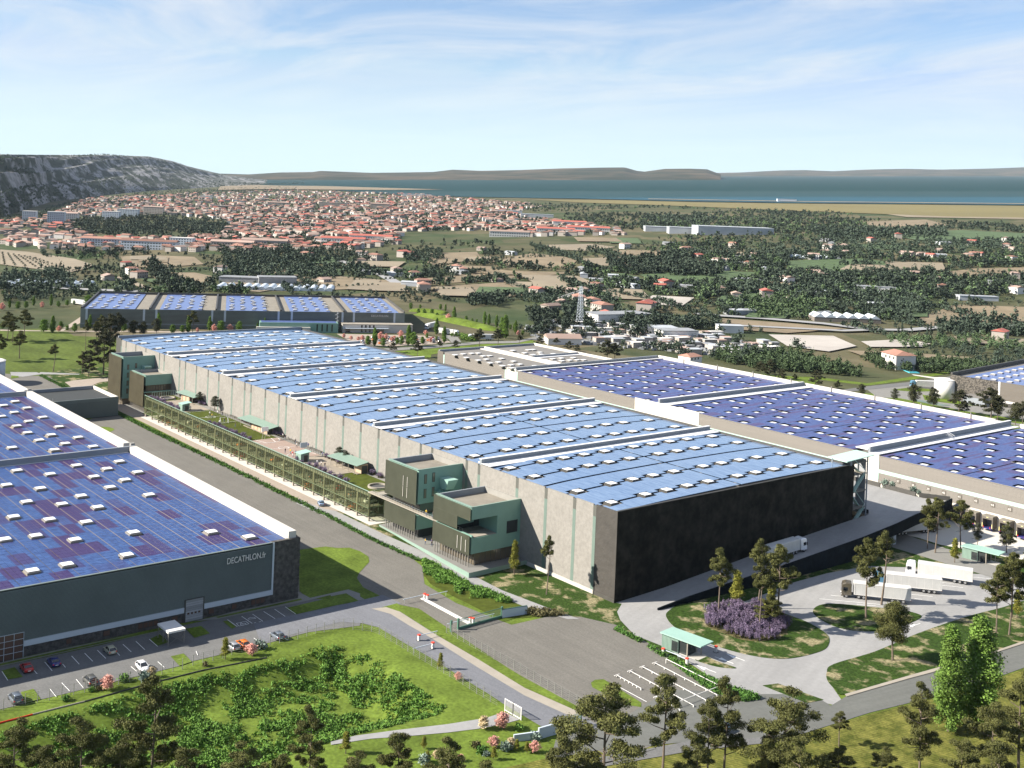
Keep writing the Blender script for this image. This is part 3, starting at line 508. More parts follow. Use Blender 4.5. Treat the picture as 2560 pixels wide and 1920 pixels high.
for ci, (a, b_) in enumerate(cells):
    base = a if ci == 0 else a-0.9
    rws = rows0.get(ci) or tuple(base+o for o in (8.1, 20.3, 37.6, 47.6)); ridge = a+27.6
    if ci == 5: rws = tuple(x for x in rws)
    breaks = [a] + [rws[0], rws[1], ridge, rws[2], rws[3]] + [b_]
    for x in rws: pts += [(x, y) for y in ysk]
    for k in range(6):
        x0, x1 = breaks[k], breaks[k+1]
        nx0 = 0.0 if k == 0 else 0.5; nx1 = 0.0 if k == 5 else 0.5
        for (ya, yb) in ((MY1-0.05, -244.0), (-245.0, MY0+1.3)):
            # stations across; notch round each skylight
            st = sorted(set([ya, yb] + [y+s for y in ysk for s in (-2.6, 2.6) if yb < y+s < ya] + [ya-2, ya-5, ya-9]), reverse=True); p = MB()
            for q in range(len(st)-1):
                y1_, y0_ = st[q], st[q+1]; ym = (y0_+y1_)/2; near = any(abs(ym-y) < 2.6 for y in ysk)
                xa = x0+nx0; xb = x1-nx1
                if near:
                    if k > 0 and x0 in rws: xa = x0+2.1
                    if k < 5 and x1 in rws: xb = x1-2.1
                if xb-xa < 0.5: continue
                za, zb = zprof(y0_), zprof(y1_); T = 0.14
                p.add([(xa, y0_, za), (xb, y0_, za), (xb, y1_, zb), (xa, y1_, zb), (xa, y0_, za-T), (xb, y0_, za-T), (xb, y1_, zb-T), (xa, y1_, zb-T)], [(0, 1, 2, 3), (7, 6, 5, 4), (0, 4, 5, 1), (1, 5, 6, 2), (2, 6, 7, 3), (3, 7, 4, 0)])
            p.build('solar_panel', 'solar_sky', main)
for (x, y) in pts:
    c = place('skylight', skm[0], main, (x, y, zprof(y)-0.75)); d = bpy.data.objects.new('dome', skm[1]); COL.objects.link(d); d.parent = c
for x in (253.6, 308.9, 363.9, 418.4, 472.0):
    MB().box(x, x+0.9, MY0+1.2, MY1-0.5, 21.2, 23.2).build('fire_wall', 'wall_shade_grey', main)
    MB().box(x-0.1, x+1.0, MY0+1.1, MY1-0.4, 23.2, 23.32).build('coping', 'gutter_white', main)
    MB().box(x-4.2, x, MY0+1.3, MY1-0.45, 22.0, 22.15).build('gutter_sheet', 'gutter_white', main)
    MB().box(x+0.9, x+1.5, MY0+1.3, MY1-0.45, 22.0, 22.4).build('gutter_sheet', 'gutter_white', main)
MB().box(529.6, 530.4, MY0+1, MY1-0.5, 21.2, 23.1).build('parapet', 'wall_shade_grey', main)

# ================================================================== stone tower blocks on the side of the main warehouse
def window_part(p, x0, x1, y0, y1, z0, z1, gm='glass_warm'):
    f = MB().box(x0-0.03, x1+0.03, y0, y1, z0, z1).build('window', 'slat_back', p); return f
def block(label, x0, x1, yf, yb, z0, z1, green='green_metal', wins=(), open_cut=None, screen='screen_metal', par=1.6, cap='mint_metal'):
    b_ = thing('office_block', label, 'building', ((x0+x1)/2, (yf+yb)/2, 0), world=True)
    yi = yf-0.7
    if open_cut is None:
        MB().box(x0, x1, yb, yi, z0, z1-par).build('body', green, b_)
    # parapets
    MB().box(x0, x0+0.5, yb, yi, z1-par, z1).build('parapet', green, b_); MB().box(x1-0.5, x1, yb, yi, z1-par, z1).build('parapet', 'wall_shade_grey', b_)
    MB().box(x0+0.5, x1-0.5, yi-0.5, yi, z1-par, z1).build('parapet', green, b_); MB().box(x0+0.5, x1-0.5, yb+0.02, yb+0.42, z1-par, z1).build('parapet', 'concrete_plain', b_)
    MB().box(x0-0.03, x1+0.03, yi-0.45, yi+0.35, z1+0.01, z1+0.14).build('coping', cap, b_); MB().box(x0-0.04, x0+0.45, yb, yi-0.46, z1+0.01, z1+0.12).build('coping', cap, b_)
    MB().box(x0+0.5, x1-0.5, yb+0.42, yi-0.5, z1-par+0.0, z1-par+0.06).build('flat_roof', 'roof_sand', b_)
    for (wy, wz, ww, wh) in wins:
        w_ = MB().box(x0-0.06, x0+0.1, wy-ww/2, wy+ww/2, wz, wz+wh).build('window', 'slat_back', b_)
        MB().box(x0-0.09, x0-0.07, wy-ww/2+0.12, wy+ww/2-0.12, wz+0.12, wz+wh-0.12).build('pane', 'glass_warm', w_)
    return b_
def screen(b_, x0, x1, y, z0, z1, m, n=None):
    """perforated screen: thin upright blades on a backing sheet"""
    MB().box(x0, x1, y-0.10, y, z0, z1).build('screen', m, b_)
    k = MB(); n = n or int((x1-x0)/0.45)
    for i in range(n+1): x = x0+(x1-x0)*i/n; k.box(x-0.03, x+0.03, y, y+0.07, z0+0.05, z1-0.05)
    o = k.build('screen_blades', m, b_); o['kind'] = 'stuff'
# N1: rear block, upper body on a recessed glass storey
n1 = block('mint green office block with dark mesh screen, rear of the near pair', 261.5, 276.5, -182.3, -198, 11.0, 20.4, wins=[(-185.3, 12.4, 0.9, 2.6), (-188.0, 12.6, 0.9, 2.6), (-185.3, 16.4, 0.9, 2.6), (-188.0, 16.6, 0.9, 2.6)])
screen(n1, 261.2, 276.7, -182.1, 10.9, 20.35, 'screen_metal')
MB().box(262.5, 276, -197.9, -184.5, 7.9, 11.0).build('glass_storey', 'glass_dark', n1)
MB().box(261.8, 277.5, -197.9, -183.0, 3.9, 7.7).build('lower_body', 'green_metal', n1)
screen(n1, 261.3, 276.8, -182.2, 3.6, 8.6, 'screen_metal'); 
MB().box(263, 276, -197.9, -184.6, 1.3, 3.9).build('glass_storey', 'glass_dark', n1)
# mint wedge and stair
k = MB(); k.add([(259.0, -190.5, 14.5), (261.4, -190.5, 14.5), (261.4, -193.2, 14.5), (259.0, -193.2, 14.5), (257.0, -189.8, 17.6), (261.4, -189.8, 17.6), (261.4, -193.2, 17.6), (257.0, -193.2, 17.6)], [(0, 1, 2, 3), (7, 6, 5, 4), (0, 4, 5, 1), (1, 5, 6, 2), (2, 6, 7, 3), (3, 7, 4, 0)]); k.build('roof_lantern', 'mint_light', n1)
k = MB(); k.box(259, 261.4, -193, -188.5, 14.0, 14.15)
for y in np.arange(-193, -188.4, 0.9): k.box(258.95, 259.03, y, y+0.06, 14.1, 15.1)
k.box(258.95, 259.03, -193, -188.5, 15.05, 15.13); k.build('access_gallery', 'green_metal', n1)
# N2: front block with the cut-out terrace
n2 = block('mint green office block with corner terrace, nearest the black warehouse end', 235.3, 251.0, -181.0, -198, 10.0, 16.6, open_cut=True)
g2 = 'green_metal'
MB().box(235.3, 251.0, -198, -181.7, 13.4, 15.0).build('upper_body', g2, n2)          # band under the roof
MB().box(242.6, 251.0, -188.0, -181.7, 10.2, 13.4).build('upper_body', g2, n2)
MB().box(235.3, 251.0, -198, -190.2, 8.6, 13.4).build('upper_body', g2, n2)
MB().box(240, 251.0, -190.2, -182.6, 8.65, 8.8).build('terrace_floor', 'roof_sand', n2)
MB().box(235.6, 240, -190.2, -181.9, 8.6, 8.78).build('terrace_floor', 'kerb_stone', n2)
MB().box(243.4, 250.8, -190.1, -183.4, 8.8, 10.2).build('glass_storey', 'glass_dark', n2)
MB().box(243.0, 250.9, -190.15, -188.1, 8.85, 13.35).build('glass_wall', 'glass_dark', n2)
MB().box(235.3, 251.0, -198, -181.9, 4.6, 8.6).build('lower_body', g2, n2)
MB().box(235.33, 251.0, -182.4, -181.9, 8.6, 9.3).build('balustrade', g2, n2)
MB().box(236.2, 251, -197.9, -183.6, 1.4, 4.6).build('glass_storey', 'glass_warm', n2)
MB().box(235.2, 235.4, -197.0, -193.4, 8.2, 11.4).build('window', 'glass_dark', n2)
screen(n2, 235.0, 251.2, -181.0, 13.3, 16.55, 'screen_metal'); screen(n2, 240.5, 251.2, -180.98, 9.9, 13.28, 'screen_metal', 24)
screen(n2, 235.0, 251.2, -181.0, 4.4, 9.5, 'screen_metal')
for (x, za, zb) in ((240.0, 5.2, 8.5), (238.3, 5.0, 8.6), (236.4, 5.1, 8.2)): MB().box(x-0.07, x+0.07, -180.93, -180.85, za, zb).build('slot', 'cream', n2)
for z in (12.0, 15.0):
    for x in (265.5, 267.5): MB().box(x-0.06, x+0.06, -182.02, -181.95, z, z+2.8).build('slot', 'cream', n1)
# posts of the open ground storey
def posts(p, x0, x1, y, z0, z1, n, m='skylight_frame', r=0.09):
    for i in range(n): x = x0+(x1-x0)*i/(n-1); MB().box(x-r, x+r, y-r, y+r, z0, z1).build('post', m, p)
posts(n1, 262, 276.2, -182.6, 1.2, 3.7, 13); posts(n2, 236, 250.8, -181.6, 1.3, 4.5, 14); posts(n2, 252, 252.01, -188, 1.2, 4, 2)
for i in range(8): MB().box(235.5, 235.62, -183.5-i*1.7, -183.4-i*1.7, 1.4, 4.6).build('mullion', 'dark_metal', n2)
for i in range(9): x = 243.5+i*0.9; MB().box(x, x+0.08, -183.42, -183.36, 8.8, 10.2).build('mullion', 'skylight_frame', n2)
# walkway joining the two blocks and the roof garden
wk = thing('walkway', 'pale raised walkway passing between the two near mint office blocks', 'walkway', (262, -183, 8.7), world=True)
MB().box(240, 286.2, -184.0, -182.5, 8.7, 8.95).build('deck', 'kerb_stone', wk)
MB().box(283.0, 287.0, -190, -184.0, 8.2, 8.4).build('deck', 'kerb_stone', wk)
k = MB()
for x in np.arange(240, 283, 1.3): k.box(x, x+0.05, -182.55, -182.5, 8.95, 9.95)
k.box(240, 283, -182.56, -182.5, 9.93, 9.98); k.build('railing', 'steel', wk)
# plinth terrace under them
pth = thing('terrace_plinth', 'wedge-shaped grey terrace with mint green edge under the near office blocks', 'terrace', (250, -188, 0), world=True)
MB().prism([(232.0, -179.0), (279, -182.3), (279, -197.9), (232.0, -197.9)], 0.6, 1.25).build('slab', 'paving_grey', pth)
k = MB(); k.add([(231.8, -178.8, 0.0), (279, -182.1, 0.9), (279, -182.1, 1.2), (231.8, -178.8, 1.35), (231.8, -197.9, 0.35), (231.8, -197.9, 1.35)], [(0, 3, 2, 1), (0, 4, 5, 3)]); k.add([(231.9, -178.9, 0.0), (279.1, -182.2, 0.9), (279.1, -182.2, 1.2), (231.9, -178.9, 1.35)], [(0, 1, 2, 3)]); k.build('edge_band', 'mint_metal', pth)
MB().box(233, 252, -197.9, -181, 0.0, 0.6).build('dark_base', 'slat_back', pth)
# far pair T1, T2
t1 = block('tall mint green office block with bronze screen at the far end of the warehouse', 485, 499, -183.5, -198, 2.6, 20.2, wins=[(-186.4, 14.8, 0.9, 2.2), (-189.8, 15.2, 0.9, 2.2), (-186.4, 11.4, 0.9, 2.2), (-186.4, 8.0, 0.9, 2.2), (-186.4, 4.6, 0.9, 2.2)], par=1.8)
screen(t1, 484.8, 499.3, -183.3, 2.4, 20.1, 'screen_bronze')
k = MB(); k.add([(482.8, -192.8, 13.2), (484.9, -192.8, 13.2), (484.9, -195.3, 13.2), (482.8, -195.3, 13.2), (481.2, -192.2, 16.2), (484.9, -192.2, 16.2), (484.9, -195.3, 16.2), (481.2, -195.3, 16.2)], [(0, 1, 2, 3), (7, 6, 5, 4), (0, 4, 5, 1), (1, 5, 6, 2), (2, 6, 7, 3), (3, 7, 4, 0)]); k.build('roof_lantern', 'mint_light', t1)
MB().box(485.8, 498.5, -197.9, -184.8, 0, 2.6).build('glass_storey', 'glass_warm', t1); posts(t1, 485.5, 499, -184.0, 0, 2.5, 11)
t2 = block('lower mint green office block with bronze screen in front of the tall one', 466, 481, -186.0, -198, 11.0, 15.1, par=1.3)
MB().box(466.8, 480.5, -197.9, -187.4, 0, 11.0).build('glass_storey', 'glass_warm', t2); screen(t2, 465.8, 481.3, -185.8, 2.3, 15.05, 'screen_bronze')
for i in range(9): MB().box(466.6, 466.75, -188-i*1.15, -187.85-i*1.15, 8.4, 11).build('mullion', 'dark_metal', t2)
MB().box(466.4, 481, -197.9, -186.2, 7.9, 8.3).build('floor_slab', 'green_metal', t2); posts(t2, 466.3, 481, -186.4, 0, 2.3, 13)
sheet('entrance_slab', [(464, -183.8), (501, -181.5), (501, -198), (464, -198)], 0.10, 'paving_grey')

# ================================================================== glazed car park with roof garden
PX0, PX1, PYF, PYB, PZ = 286.4, 457.0, -183.0, -197.8, 8.0
park = thing('car_park_building', 'long two-storey car park behind olive tinted glass with a garden on its roof', 'building', (372, -190, 0), world=True)
MB().box(PX0, PX1, PYB, PYF-0.6, 7.2, 7.75).build('roof_slab', 'concrete_plain', park)
MB().box(PX0+1, PX1-1, PYB, PYF-1.0, 3.7, 4.0).build('floor_slab', 'concrete_plain', park)
nb = 27
for i in range(nb):
    x = PX0+0.4+(PX1-PX0-0.8)*i/(nb-1); MB().box(x-0.28, x+0.28, PYF-0.75, PYF-0.3, 0, 7.2).build('column', 'kerb_stone', park)
    if i % 2 == 0: MB().box(x-0.25, x+0.25, -190.4, -189.9, 0, 7.2).build('column', 'concrete_plain', park)
np_ = 114
for i in range(np_):
    a = PX0+(PX1-PX0)*i/np_; b_ = PX0+(PX1-PX0)*(i+1)/np_
    MB().quad((a+0.05, PYF, 1.75), (b_-0.05, PYF, 1.75), (b_-0.05, PYF, 8.85), (a+0.05, PYF, 8.85)).build('glass_pane', 'tinted_glass', park)
for i in range(8):
    a = PYF-(14)*i/8; MB().quad((PX0, a-0.05, 1.6), (PX0, a-1.7, 1.6), (PX0, a-1.7, 8.85), (PX0, a-0.05, 8.85)).build('glass_pane', 'tinted_glass', park)
k = MB()
for i in range(np_+1): x = PX0+(PX1-PX0)*i/np_; k.box(x-0.035, x+0.035, PYF-0.05, PYF+0.10, 1.7, 8.9)
for y in np.arange(PYF, PYF-14.2, -1.75): k.box(PX0-0.06, PX0+0.06, y-0.05, y+0.05, 1.6, 8.9)
k.build('mullion', 'frame_olive', park)
for z in (1.7, 4.0, 8.88): MB().box(PX0-0.1, PX1, PYF-0.08, PYF+0.14, z-0.08, z+0.08).build('transom', 'frame_olive' if z < 8 else 'mint_metal', park); MB().box(PX0-0.12, PX0+0.1, PYF-14, PYF-0.1, z-0.08, z+0.08).build('transom', 'frame_olive', park)
# roof garden surfaces
ZG = 7.78
def gs(name, x0, x1, y0, y1, m, z=0.0): MB().box(x0, x1, y0, y1, ZG, ZG+0.12+z).build(name, m, park)
gs('garden_path', PX0, PX1, -197.6, -195.2, 'paving_grey', 0.02)
gs('lawn', 287, 311, -195.1, -184.2, 'turf'); gs('paving', 311.2, 336, -195.1, -184.2, 'timber_deck', 0.03)
gs('sports_court', 336.2, 366, -195.1, -184.4, 'court_pink', 0.05); gs('lawn', 366.2, 396, -195.1, -184.2, 'turf'); gs('football_pitch', 396.2, 422, -195.1, -184.4, 'turf', 0.05); gs('paving', 422.2, 446, -195.1, -184.2, 'timber_deck', 0.03); gs('lawn', 446.2, 456.8, -195.1, -184.2, 'turf')
k = MB(); z = ZG+0.22
def ring(cx, cy, r, a0=0, a1=2*PI, n=20, w=0.12, zz=z):
    for i in range(n): t0 = a0+(a1-a0)*i/n; t1_ = a0+(a1-a0)*(i+1)/n; k.beam((cx+r*math.cos(t0), cy+r*math.sin(t0), zz), (cx+r*math.cos(t1_), cy+r*math.sin(t1_), zz), w, 0.02)
ring(351, -189.6, 1.8); k.beam((351, -195, z), (351, -184.6, z), 0.12, 0.02); ring(364.6, -189.6, 5.0, PI/2, 3*PI/2); ring(338, -189.6, 5.0, -PI/2, PI/2)
for s_ in (-1, 1): k.beam((365.9, -189.6+s_*3, z), (360.2, -189.6+s_*1.7, z), 0.12, 0.02)
k.beam((360.2, -191.3, z), (360.2, -187.9, z), 0.12, 0.02)
ring(409, -189.6, 1.8); k.beam((409, -195, z), (409, -184.6, z), 0.1, 0.02); k.beam((397.5, -195, z), (397.5, -184.6, z), 0.1, 0.02); k.beam((420.5, -195, z), (420.5, -184.6, z), 0.1, 0.02)
k.build('court_markings', 'white_paint', park)
for cx in (292.5, 451): 
    k = MB(); n = 28
    for i in range(n):
        t0 = 2*PI*i/n; t1_ = 2*PI*(i+1)/n; k.add([(cx+r*math.cos(t_), -190+r*math.sin(t_), zz) for t_ in (t0, t1_) for r, zz in ((2.6, 8.4), (3.1, 8.4), (2.6, 7.9), (3.1, 7.9))], [(0, 1, 5, 4), (0, 4, 6, 2), (1, 3, 7, 5)])
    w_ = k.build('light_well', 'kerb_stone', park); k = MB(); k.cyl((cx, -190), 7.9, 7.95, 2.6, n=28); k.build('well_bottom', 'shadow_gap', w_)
# fences round the courts
for (xa, xb) in ((336, 366), (396, 422)):
    for i, x in enumerate(np.arange(xa, xb+0.1, 1.5)): MB().box(x-0.04, x+0.04, -195.2, -195.12, ZG, ZG+1.3).build('railing_post', 'screen_bronze', park)
    MB().box(xa, xb, -195.2, -195.14, ZG+1.25, ZG+1.32).build('railing_rail', 'screen_bronze', park)
for i in range(12): x = 458-0.0; y = -186.3-i*1.0; MB().box(457.4, 457.5, y, y+0.08, 7.8, 9.6).build('railing_post', 'mint_metal', park)
MB().box(457.38, 457.5, -197.6, -186.2, 9.55, 9.68).build('railing_rail', 'mint_metal', park)
# pavilions on the roof
def pavilion(label, x0, x1, y0, y1, wall):
    p = thing('pavilion', label, 'pavilion', ((x0+x1)/2, (y0+y1)/2, 7.9), group='mint roofed pavilions of the roof garden', world=True)
    k = MB(); k.add([(x0, y1-1.2, 10.9), (x1-2, y1, 10.9), (x1, y0, 11.1), (x0+2, y0, 11.1), (x0, y1-1.2, 10.75), (x1-2, y1, 10.75), (x1, y0, 10.95), (x0+2, y0, 10.95)], [(3, 2, 1, 0), (4, 5, 6, 7), (0, 1, 5, 4), (1, 2, 6, 5), (2, 3, 7, 6), (3, 0, 4, 7)]); k.build('canopy', 'strip_green' if 0 else 'mint_metal', p)
    MB().box(wall[0], wall[1], y0+1.0, y0+3.4, 7.9, 10.7).build('room', 'timber', p); MB().box(wall[0]-0.05, wall[0], y0+1.2, y0+3.2, 8.0, 10.4).build('door', 'dark_metal', p)
    for i in range(5): x = x0+2+(x1-x0-4)*i/4; MB().box(x-0.06, x+0.06, y1-1.5, y1-1.38, 7.9, 10.8).build('post', 'kerb_stone', p)
    MB().box(x0+1, x1-3, y1-1.9, y0+3.5, 7.98, 8.12).build('deck', 'timber_deck', p)
    return p
pavilion('mint roofed pavilion near the circular well at the near end of the roof garden', 307, 325.5, -197.0, -190.3, (308, 312))
pavilion('mint roofed pavilion between the pink court and the football pitch', 367.5, 392.5, -198.0+0.6, -191.5, (372, 384))
pavilion('small mint roofed pavilion at the far end of the roof garden', 433, 450.0, -197.2, -192.2, (438, 446))
for (x, lab) in ((410.4+1, 'mint stair tower between the football pitch and the far pavilion'), (329.2, 'mint stair tower beside the pink sports court')):
    xx = 425.5 if x > 400 else 332.0
    s_ = thing('stair_tower', lab, 'stair tower', (xx, -186.2, 7.9)); MB().box(-1.7, 1.7, -1.5, 1.5, -1.2, 2.7).build('body', 'mint_metal', s_)
    k = MB(); k.add([(-2, -2.2, 3.2), (1.9, -2.2, 3.2), (1.9, 1.7, 2.7), (-2, 1.7, 2.7), (-2, -2.2, 3.05), (1.9, -2.2, 3.05), (1.9, 1.7, 2.55), (-2, 1.7, 2.55)], [(0, 1, 2, 3), (7, 6, 5, 4), (0, 4, 5, 1), (1, 5, 6, 2), (2, 6, 7, 3), (3, 7, 4, 0)]); k.build('roof', 'mint_light', s_); MB().box(-1.76, -1.7, -1.0, 0.4, 0.0, 2.1).build('door', 'dark_metal', s_)
def hoop(label, x, face):
    h = thing('basketball_hoop', label, 'basketball hoop', (x, -189.6, ZG+0.15)); 
    for s_ in (-0.5, 0.5): MB().beam((-face*1.0, s_, 0), (0, s_, 3.4), 0.1).build('post', 'steel', h)
    MB().box(-0.06, 0.06, -1.3, 1.3, 2.9, 4.5).build('backboard', 'wall_blue' if face > 0 else 'white_paint', h); k = MB(); k.cyl((face*0.5, 0), 3.05, 3.1, 0.25, n=12, cap=False); k.build('rim', 'red_plastic', h)
hoop('basketball hoop with pale blue board at the near end of the pink court', 337.4, 1); hoop('basketball hoop with white board by the long mint pavilion', 365.0, -1)
gl_ = thing('football_goal', 'small football goal on the roof pitch', 'goal', (397.6, -189.6, ZG+0.15)); k = MB()
for a, b_ in (((0, -1.5, 0), (0, -1.5, 2)), ((0, 1.5, 0), (0, 1.5, 2)), ((0, -1.5, 2), (0, 1.5, 2)), ((0, -1.5, 2), (-1, -1.5, 0)), ((0, 1.5, 2), (-1, 1.5, 0)), ((-1, -1.5, 0), (-1, 1.5, 0))): k.tube(a, b_, 0.06)
k.build('frame', 'white_paint', gl_)
for i, x in enumerate((404, 389.5, 357.5, 342.5)):
    bn = thing('bench', ['long dark bench against the wall beyond the football pitch', 'long dark bench against the wall beside the football pitch', 'long dark bench against the wall far along the pink court', 'long dark bench against the wall near the pink court'][i], 'bench', (x, -197.1, ZG+0.14)); MB().box(-4, 4, -0.25, 0.25, 0.38, 0.5).build('seat', 'chassis', bn)
    for s_ in (-3.5, 0, 3.5): MB().box(s_-0.06, s_+0.06, -0.2, 0.2, 0, 0.38).build('leg', 'chassis', bn)
# ================================================================== near-left warehouse
LX0, LY1, LZ = 242.3, -136.0, 14.3; LYW = -20.0; LX1 = 560.0
left = thing('warehouse', 'near left warehouse with dark louvred front, lettering and violet blue solar roof', 'warehouse', (390, -80, 0), world=True)
MB().box(LX0+0.5, LX1, LYW, LY1*1.0+2.6, 0, 13.7).build('core', 'slat_back', left) if False else MB().box(LX0+0.5, LX1, LY1+0.6, LYW, 0, 13.7).build('core', 'slat_back', left)
MB().box(LX0+0.3, LX1, LY1+2.6, LYW, 13.7, 14.05).build('roof', 'pink_path', left)
# stone corner (right end) laid as uneven blocks
k = MB(); rr_ = np.random.default_rng(3)
MB().box(LX0-0.1, LX0+1.0, LY1, -129.0, 0, 14.4).build('stone_corner', 'rock_wall', left)
for i in range(1500):
    y = rr_.uniform(LY1, -129.2); z = rr_.uniform(0, 14.2); s_ = rr_.uniform(0.2, 0.6); k.box(LX0-0.12-rr_.uniform(0, 0.16), LX0, max(LY1-0.1, y-s_), min(-129.1, y+s_), z, min(14.4, z+s_*0.9))
for i in range(500):
    x = rr_.uniform(LX0, LX0+6); z = rr_.uniform(0, 14.3); s_ = rr_.uniform(0.2, 0.6); k.box(x-s_, x+s_, LY1-rr_.uniform(0.02, 0.16), LY1+0.1, z, z+s_*0.8)
o = k.build('stone_facing', 'rock_wall', left); o['kind'] = 'stuff'
MB().box(LX0+1.0, LX1, LY1, LY1+0.6, 0, 14.6).build('side_wall', 'slat_back', left)
# louvres: rows of blades too fine to count, white base band, pipe
k = MB(); z = 3.45
while z < 14.0: k.add([(LX0-0.02, -129.4, z+0.13), (LX0-0.02, LYW, z+0.13), (LX0-0.20, LYW, z), (LX0-0.20, -129.4, z), (LX0-0.02, -129.4, z-0.05), (LX0-0.02, LYW, z-0.05)], [(0, 1, 2, 3), (3, 2, 5, 4)]); z += 0.24
o = k.build('louvre_blades', 'slat_dark', left); o['kind'] = 'stuff'
MB().box(LX0, LX0+0.5, -129.4, LYW, 2.9, 14.2).build('louvre_backing', 'slat_back', left)
for (a, b_) in ((-129.0, -112.55), (-107.85, -73.9), (-68.0, LYW)): MB().box(LX0-0.28, LX0-0.02, a, b_, 2.2, 3.35).build('base_band', 'wall_blue', left)
MB().box(LX0-0.32, LX0-0.05, -129.42, -129.0, 2.2, 14.3).build('white_downpipe', 'wall_blue', left)
MB().box(LX0-0.15, LX0+0.4, -129.4, LYW, 14.25, 14.36).build('coping', 'slat_dark', left)
k = MB(); MB().box(LX0, LX0+0.5, -129.0, LYW, 0, 2.2).build('stone_base', 'rock_wall', left)
for i in range(900):
    y = rr_.uniform(-128.9, -40); z = rr_.uniform(0, 1.9); s_ = rr_.uniform(0.15, 0.5); k.box(LX0-rr_.uniform(0.02, 0.14), LX0+0.02, y-s_, y+s_, z, min(2.19, z+s_))
o = k.build('stone_base_facing', 'rock_wall', left); o['kind'] = 'stuff'
for (a, b_) in ((-127.5, -124.0), (-120.5, -119.2), (-115.0, -113.6), (-106.5, -105.0), (-102.0, -97.5), (-91.5, -90.0), (-83.5, -82.3)):
    w_ = MB().box(LX0-0.18, LX0+0.3, a, b_, 0.7, 1.95).build('window', 'slat_back', left)
    n = max(1, round((b_-a)/1.2))
    for q in range(n): MB().box(LX0-0.2, LX0-0.185, a+(b_-a)*q/n+0.08, a+(b_-a)*(q+1)/n-0.08, 0.8, 1.85).build('pane', 'rust_glass', w_)
dr = MB().box(LX0-0.3, LX0+0.2, -112.5, -107.9, 0, 5.0).build('loading_door', 'dark_metal', left)
for q in range(10): MB().box(LX0-0.34, LX0-0.3, -112.2, -108.2, 0.12+q*0.48, 0.55+q*0.48).build('door_panel', 'shed_grey', dr)
for q in range(4): MB().box(LX0-0.37, LX0-0.34, -111.6+q*0.85, -111.1+q*0.85, 1.7, 2.1).build('door_window', 'rust_glass', dr)
wd = MB().box(LX0-0.25, LX0+0.2, -73.8, -68.1, 0, 5.2).build('glazed_entrance', 'slat_back', left)
for q in range(3):
    for s_ in range(4): MB().box(LX0-0.30, LX0-0.25, -73.6+q*1.85, -71.9+q*1.85, 0.15+s_*1.27, 1.32+s_*1.27).build('pane', 'rust_glass', wd)
k = MB(); k.box(LX0-0.36, LX0-0.30, -73.8, -68.1, 5.15, 5.25)
for q in range(4): k.box(LX0-0.36, LX0-0.30, -73.82+q*1.88, -73.74+q*1.88, 0, 5.2)
for q in range(4): k.box(LX0-0.355, LX0-0.305, -73.8, -68.1, 1.32+q*1.27, 1.40+q*1.27)
k.build('window_frame', 'wall_blue', wd)
lo_ = text_obj('lettering', 'DECATHLON.fr', 1.95, 'wall_white', (LX0-0.34, -117.5, 11.3), (R(90), 0, R(-90)), left, 0.05); lo_.scale = (0.72, 1, 1)
# right-hand parapet and firewalls
for (a, b_) in ((242.9, 343.2), (348.5, 446.0), (449, 560)):
    MB().box(a, b_, LY1+0.6, LY1+2.6, 13.7, 16.0).build('parapet', 'cream', left)
for x in (344.0, 447.0):
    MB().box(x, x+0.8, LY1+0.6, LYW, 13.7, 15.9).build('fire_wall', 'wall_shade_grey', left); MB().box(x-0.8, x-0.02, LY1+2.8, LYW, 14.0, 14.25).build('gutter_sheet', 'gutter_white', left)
    MB().box(x+1.4, x+2.6, LY1+0.2, LY1+1.4, 12, 16.4).build('fire_wall_end', 'concrete_plain', left)
skL = skylight_meshes('near', 2.35, 2.35, 0.75)
ptsL = [(436.1, -126.6), (430.5, -121.1), (422.4, -126.7), (416.7, -120.8), (411.8, -115.3), (404.3, -126.6), (399.9, -120.7), (394.3, -115.3), (382.7, -115.3), (370.5, -115.2), (376.2, -120.6), (387.0, -126.5), (368.9, -126.6), (362.3, -120.5), (354.6, -126.4), (355.7, -115.2), (364.3, -105.4), (332.7, -126.4), (333.9, -114.5), (336.0, -98.8), (327.7, -105.2), (326.0, -120.4), (319.3, -114.4), (318.3, -126.3), (311.9, -120.3), (306.5, -114.2), (314.3, -98.5), (321.9, -92.1), (301.9, -105.0), (294.3, -120.1), (303.2, -91.8), (296.8, -98.5), (289.7, -105.0), (291.7, -85.4), (285.2, -91.8), (278.7, -98.4), (274.8, -78.7), (274.0, -85.3), (266.6, -91.7), (250.6, -84.7), (250.4, -77.5)]
ptsL += [G(*c1(p), 15) for p in [(820, 65), (1068, 34), (1298, 62), (1530, 92), (460, 110), (780, 203), (410, 265), (198, 298), (220, 85), (30, 110), (1370, 0), (535, 5), (290, -8)] if p[1] > 60] 
uniq = []
for p in ptsL:
    if all(abs(p[0]-q[0])+abs(p[1]-q[1]) > 3.0 for q in uniq): uniq.append(p)
put_skylights(left, uniq, 14.2, skL)
holes = [(x, y, 1.5) for x, y in uniq]
allc = []
for (xa, xb) in ((LX0+0.1, 343.0), (345.2, 446.0), (448.2, 520)):
    y = LY1+2.8
    yi = 0
    while y < -52 and yi < 22:
        for q in range(3): allc += [(a, b_, y+0.14+q*1.29+0.02, y+0.14+(q+1)*1.29-0.03) for a, b_, _, _ in grid_cells(xa, xb, 0, 1, 2.05, 1, 0.06, 0) if not any(abs((a+b_)/2-hx) < h and abs(y+0.8+q*1.29-hy) < h for hx, hy, h in holes)]
        y += 4.0; yi += 1
def vis(c):
    v = np.array([c[0], c[2], LZ-CAM_H]); d = v@fw; px = 1280+FPX*(v@CR)/d; py = CY+FPX*(v@CD)/d; return d if (-40 < px < 2600 and py < 1950) else 1e9
allc.sort(key=vis); pmesh = {}
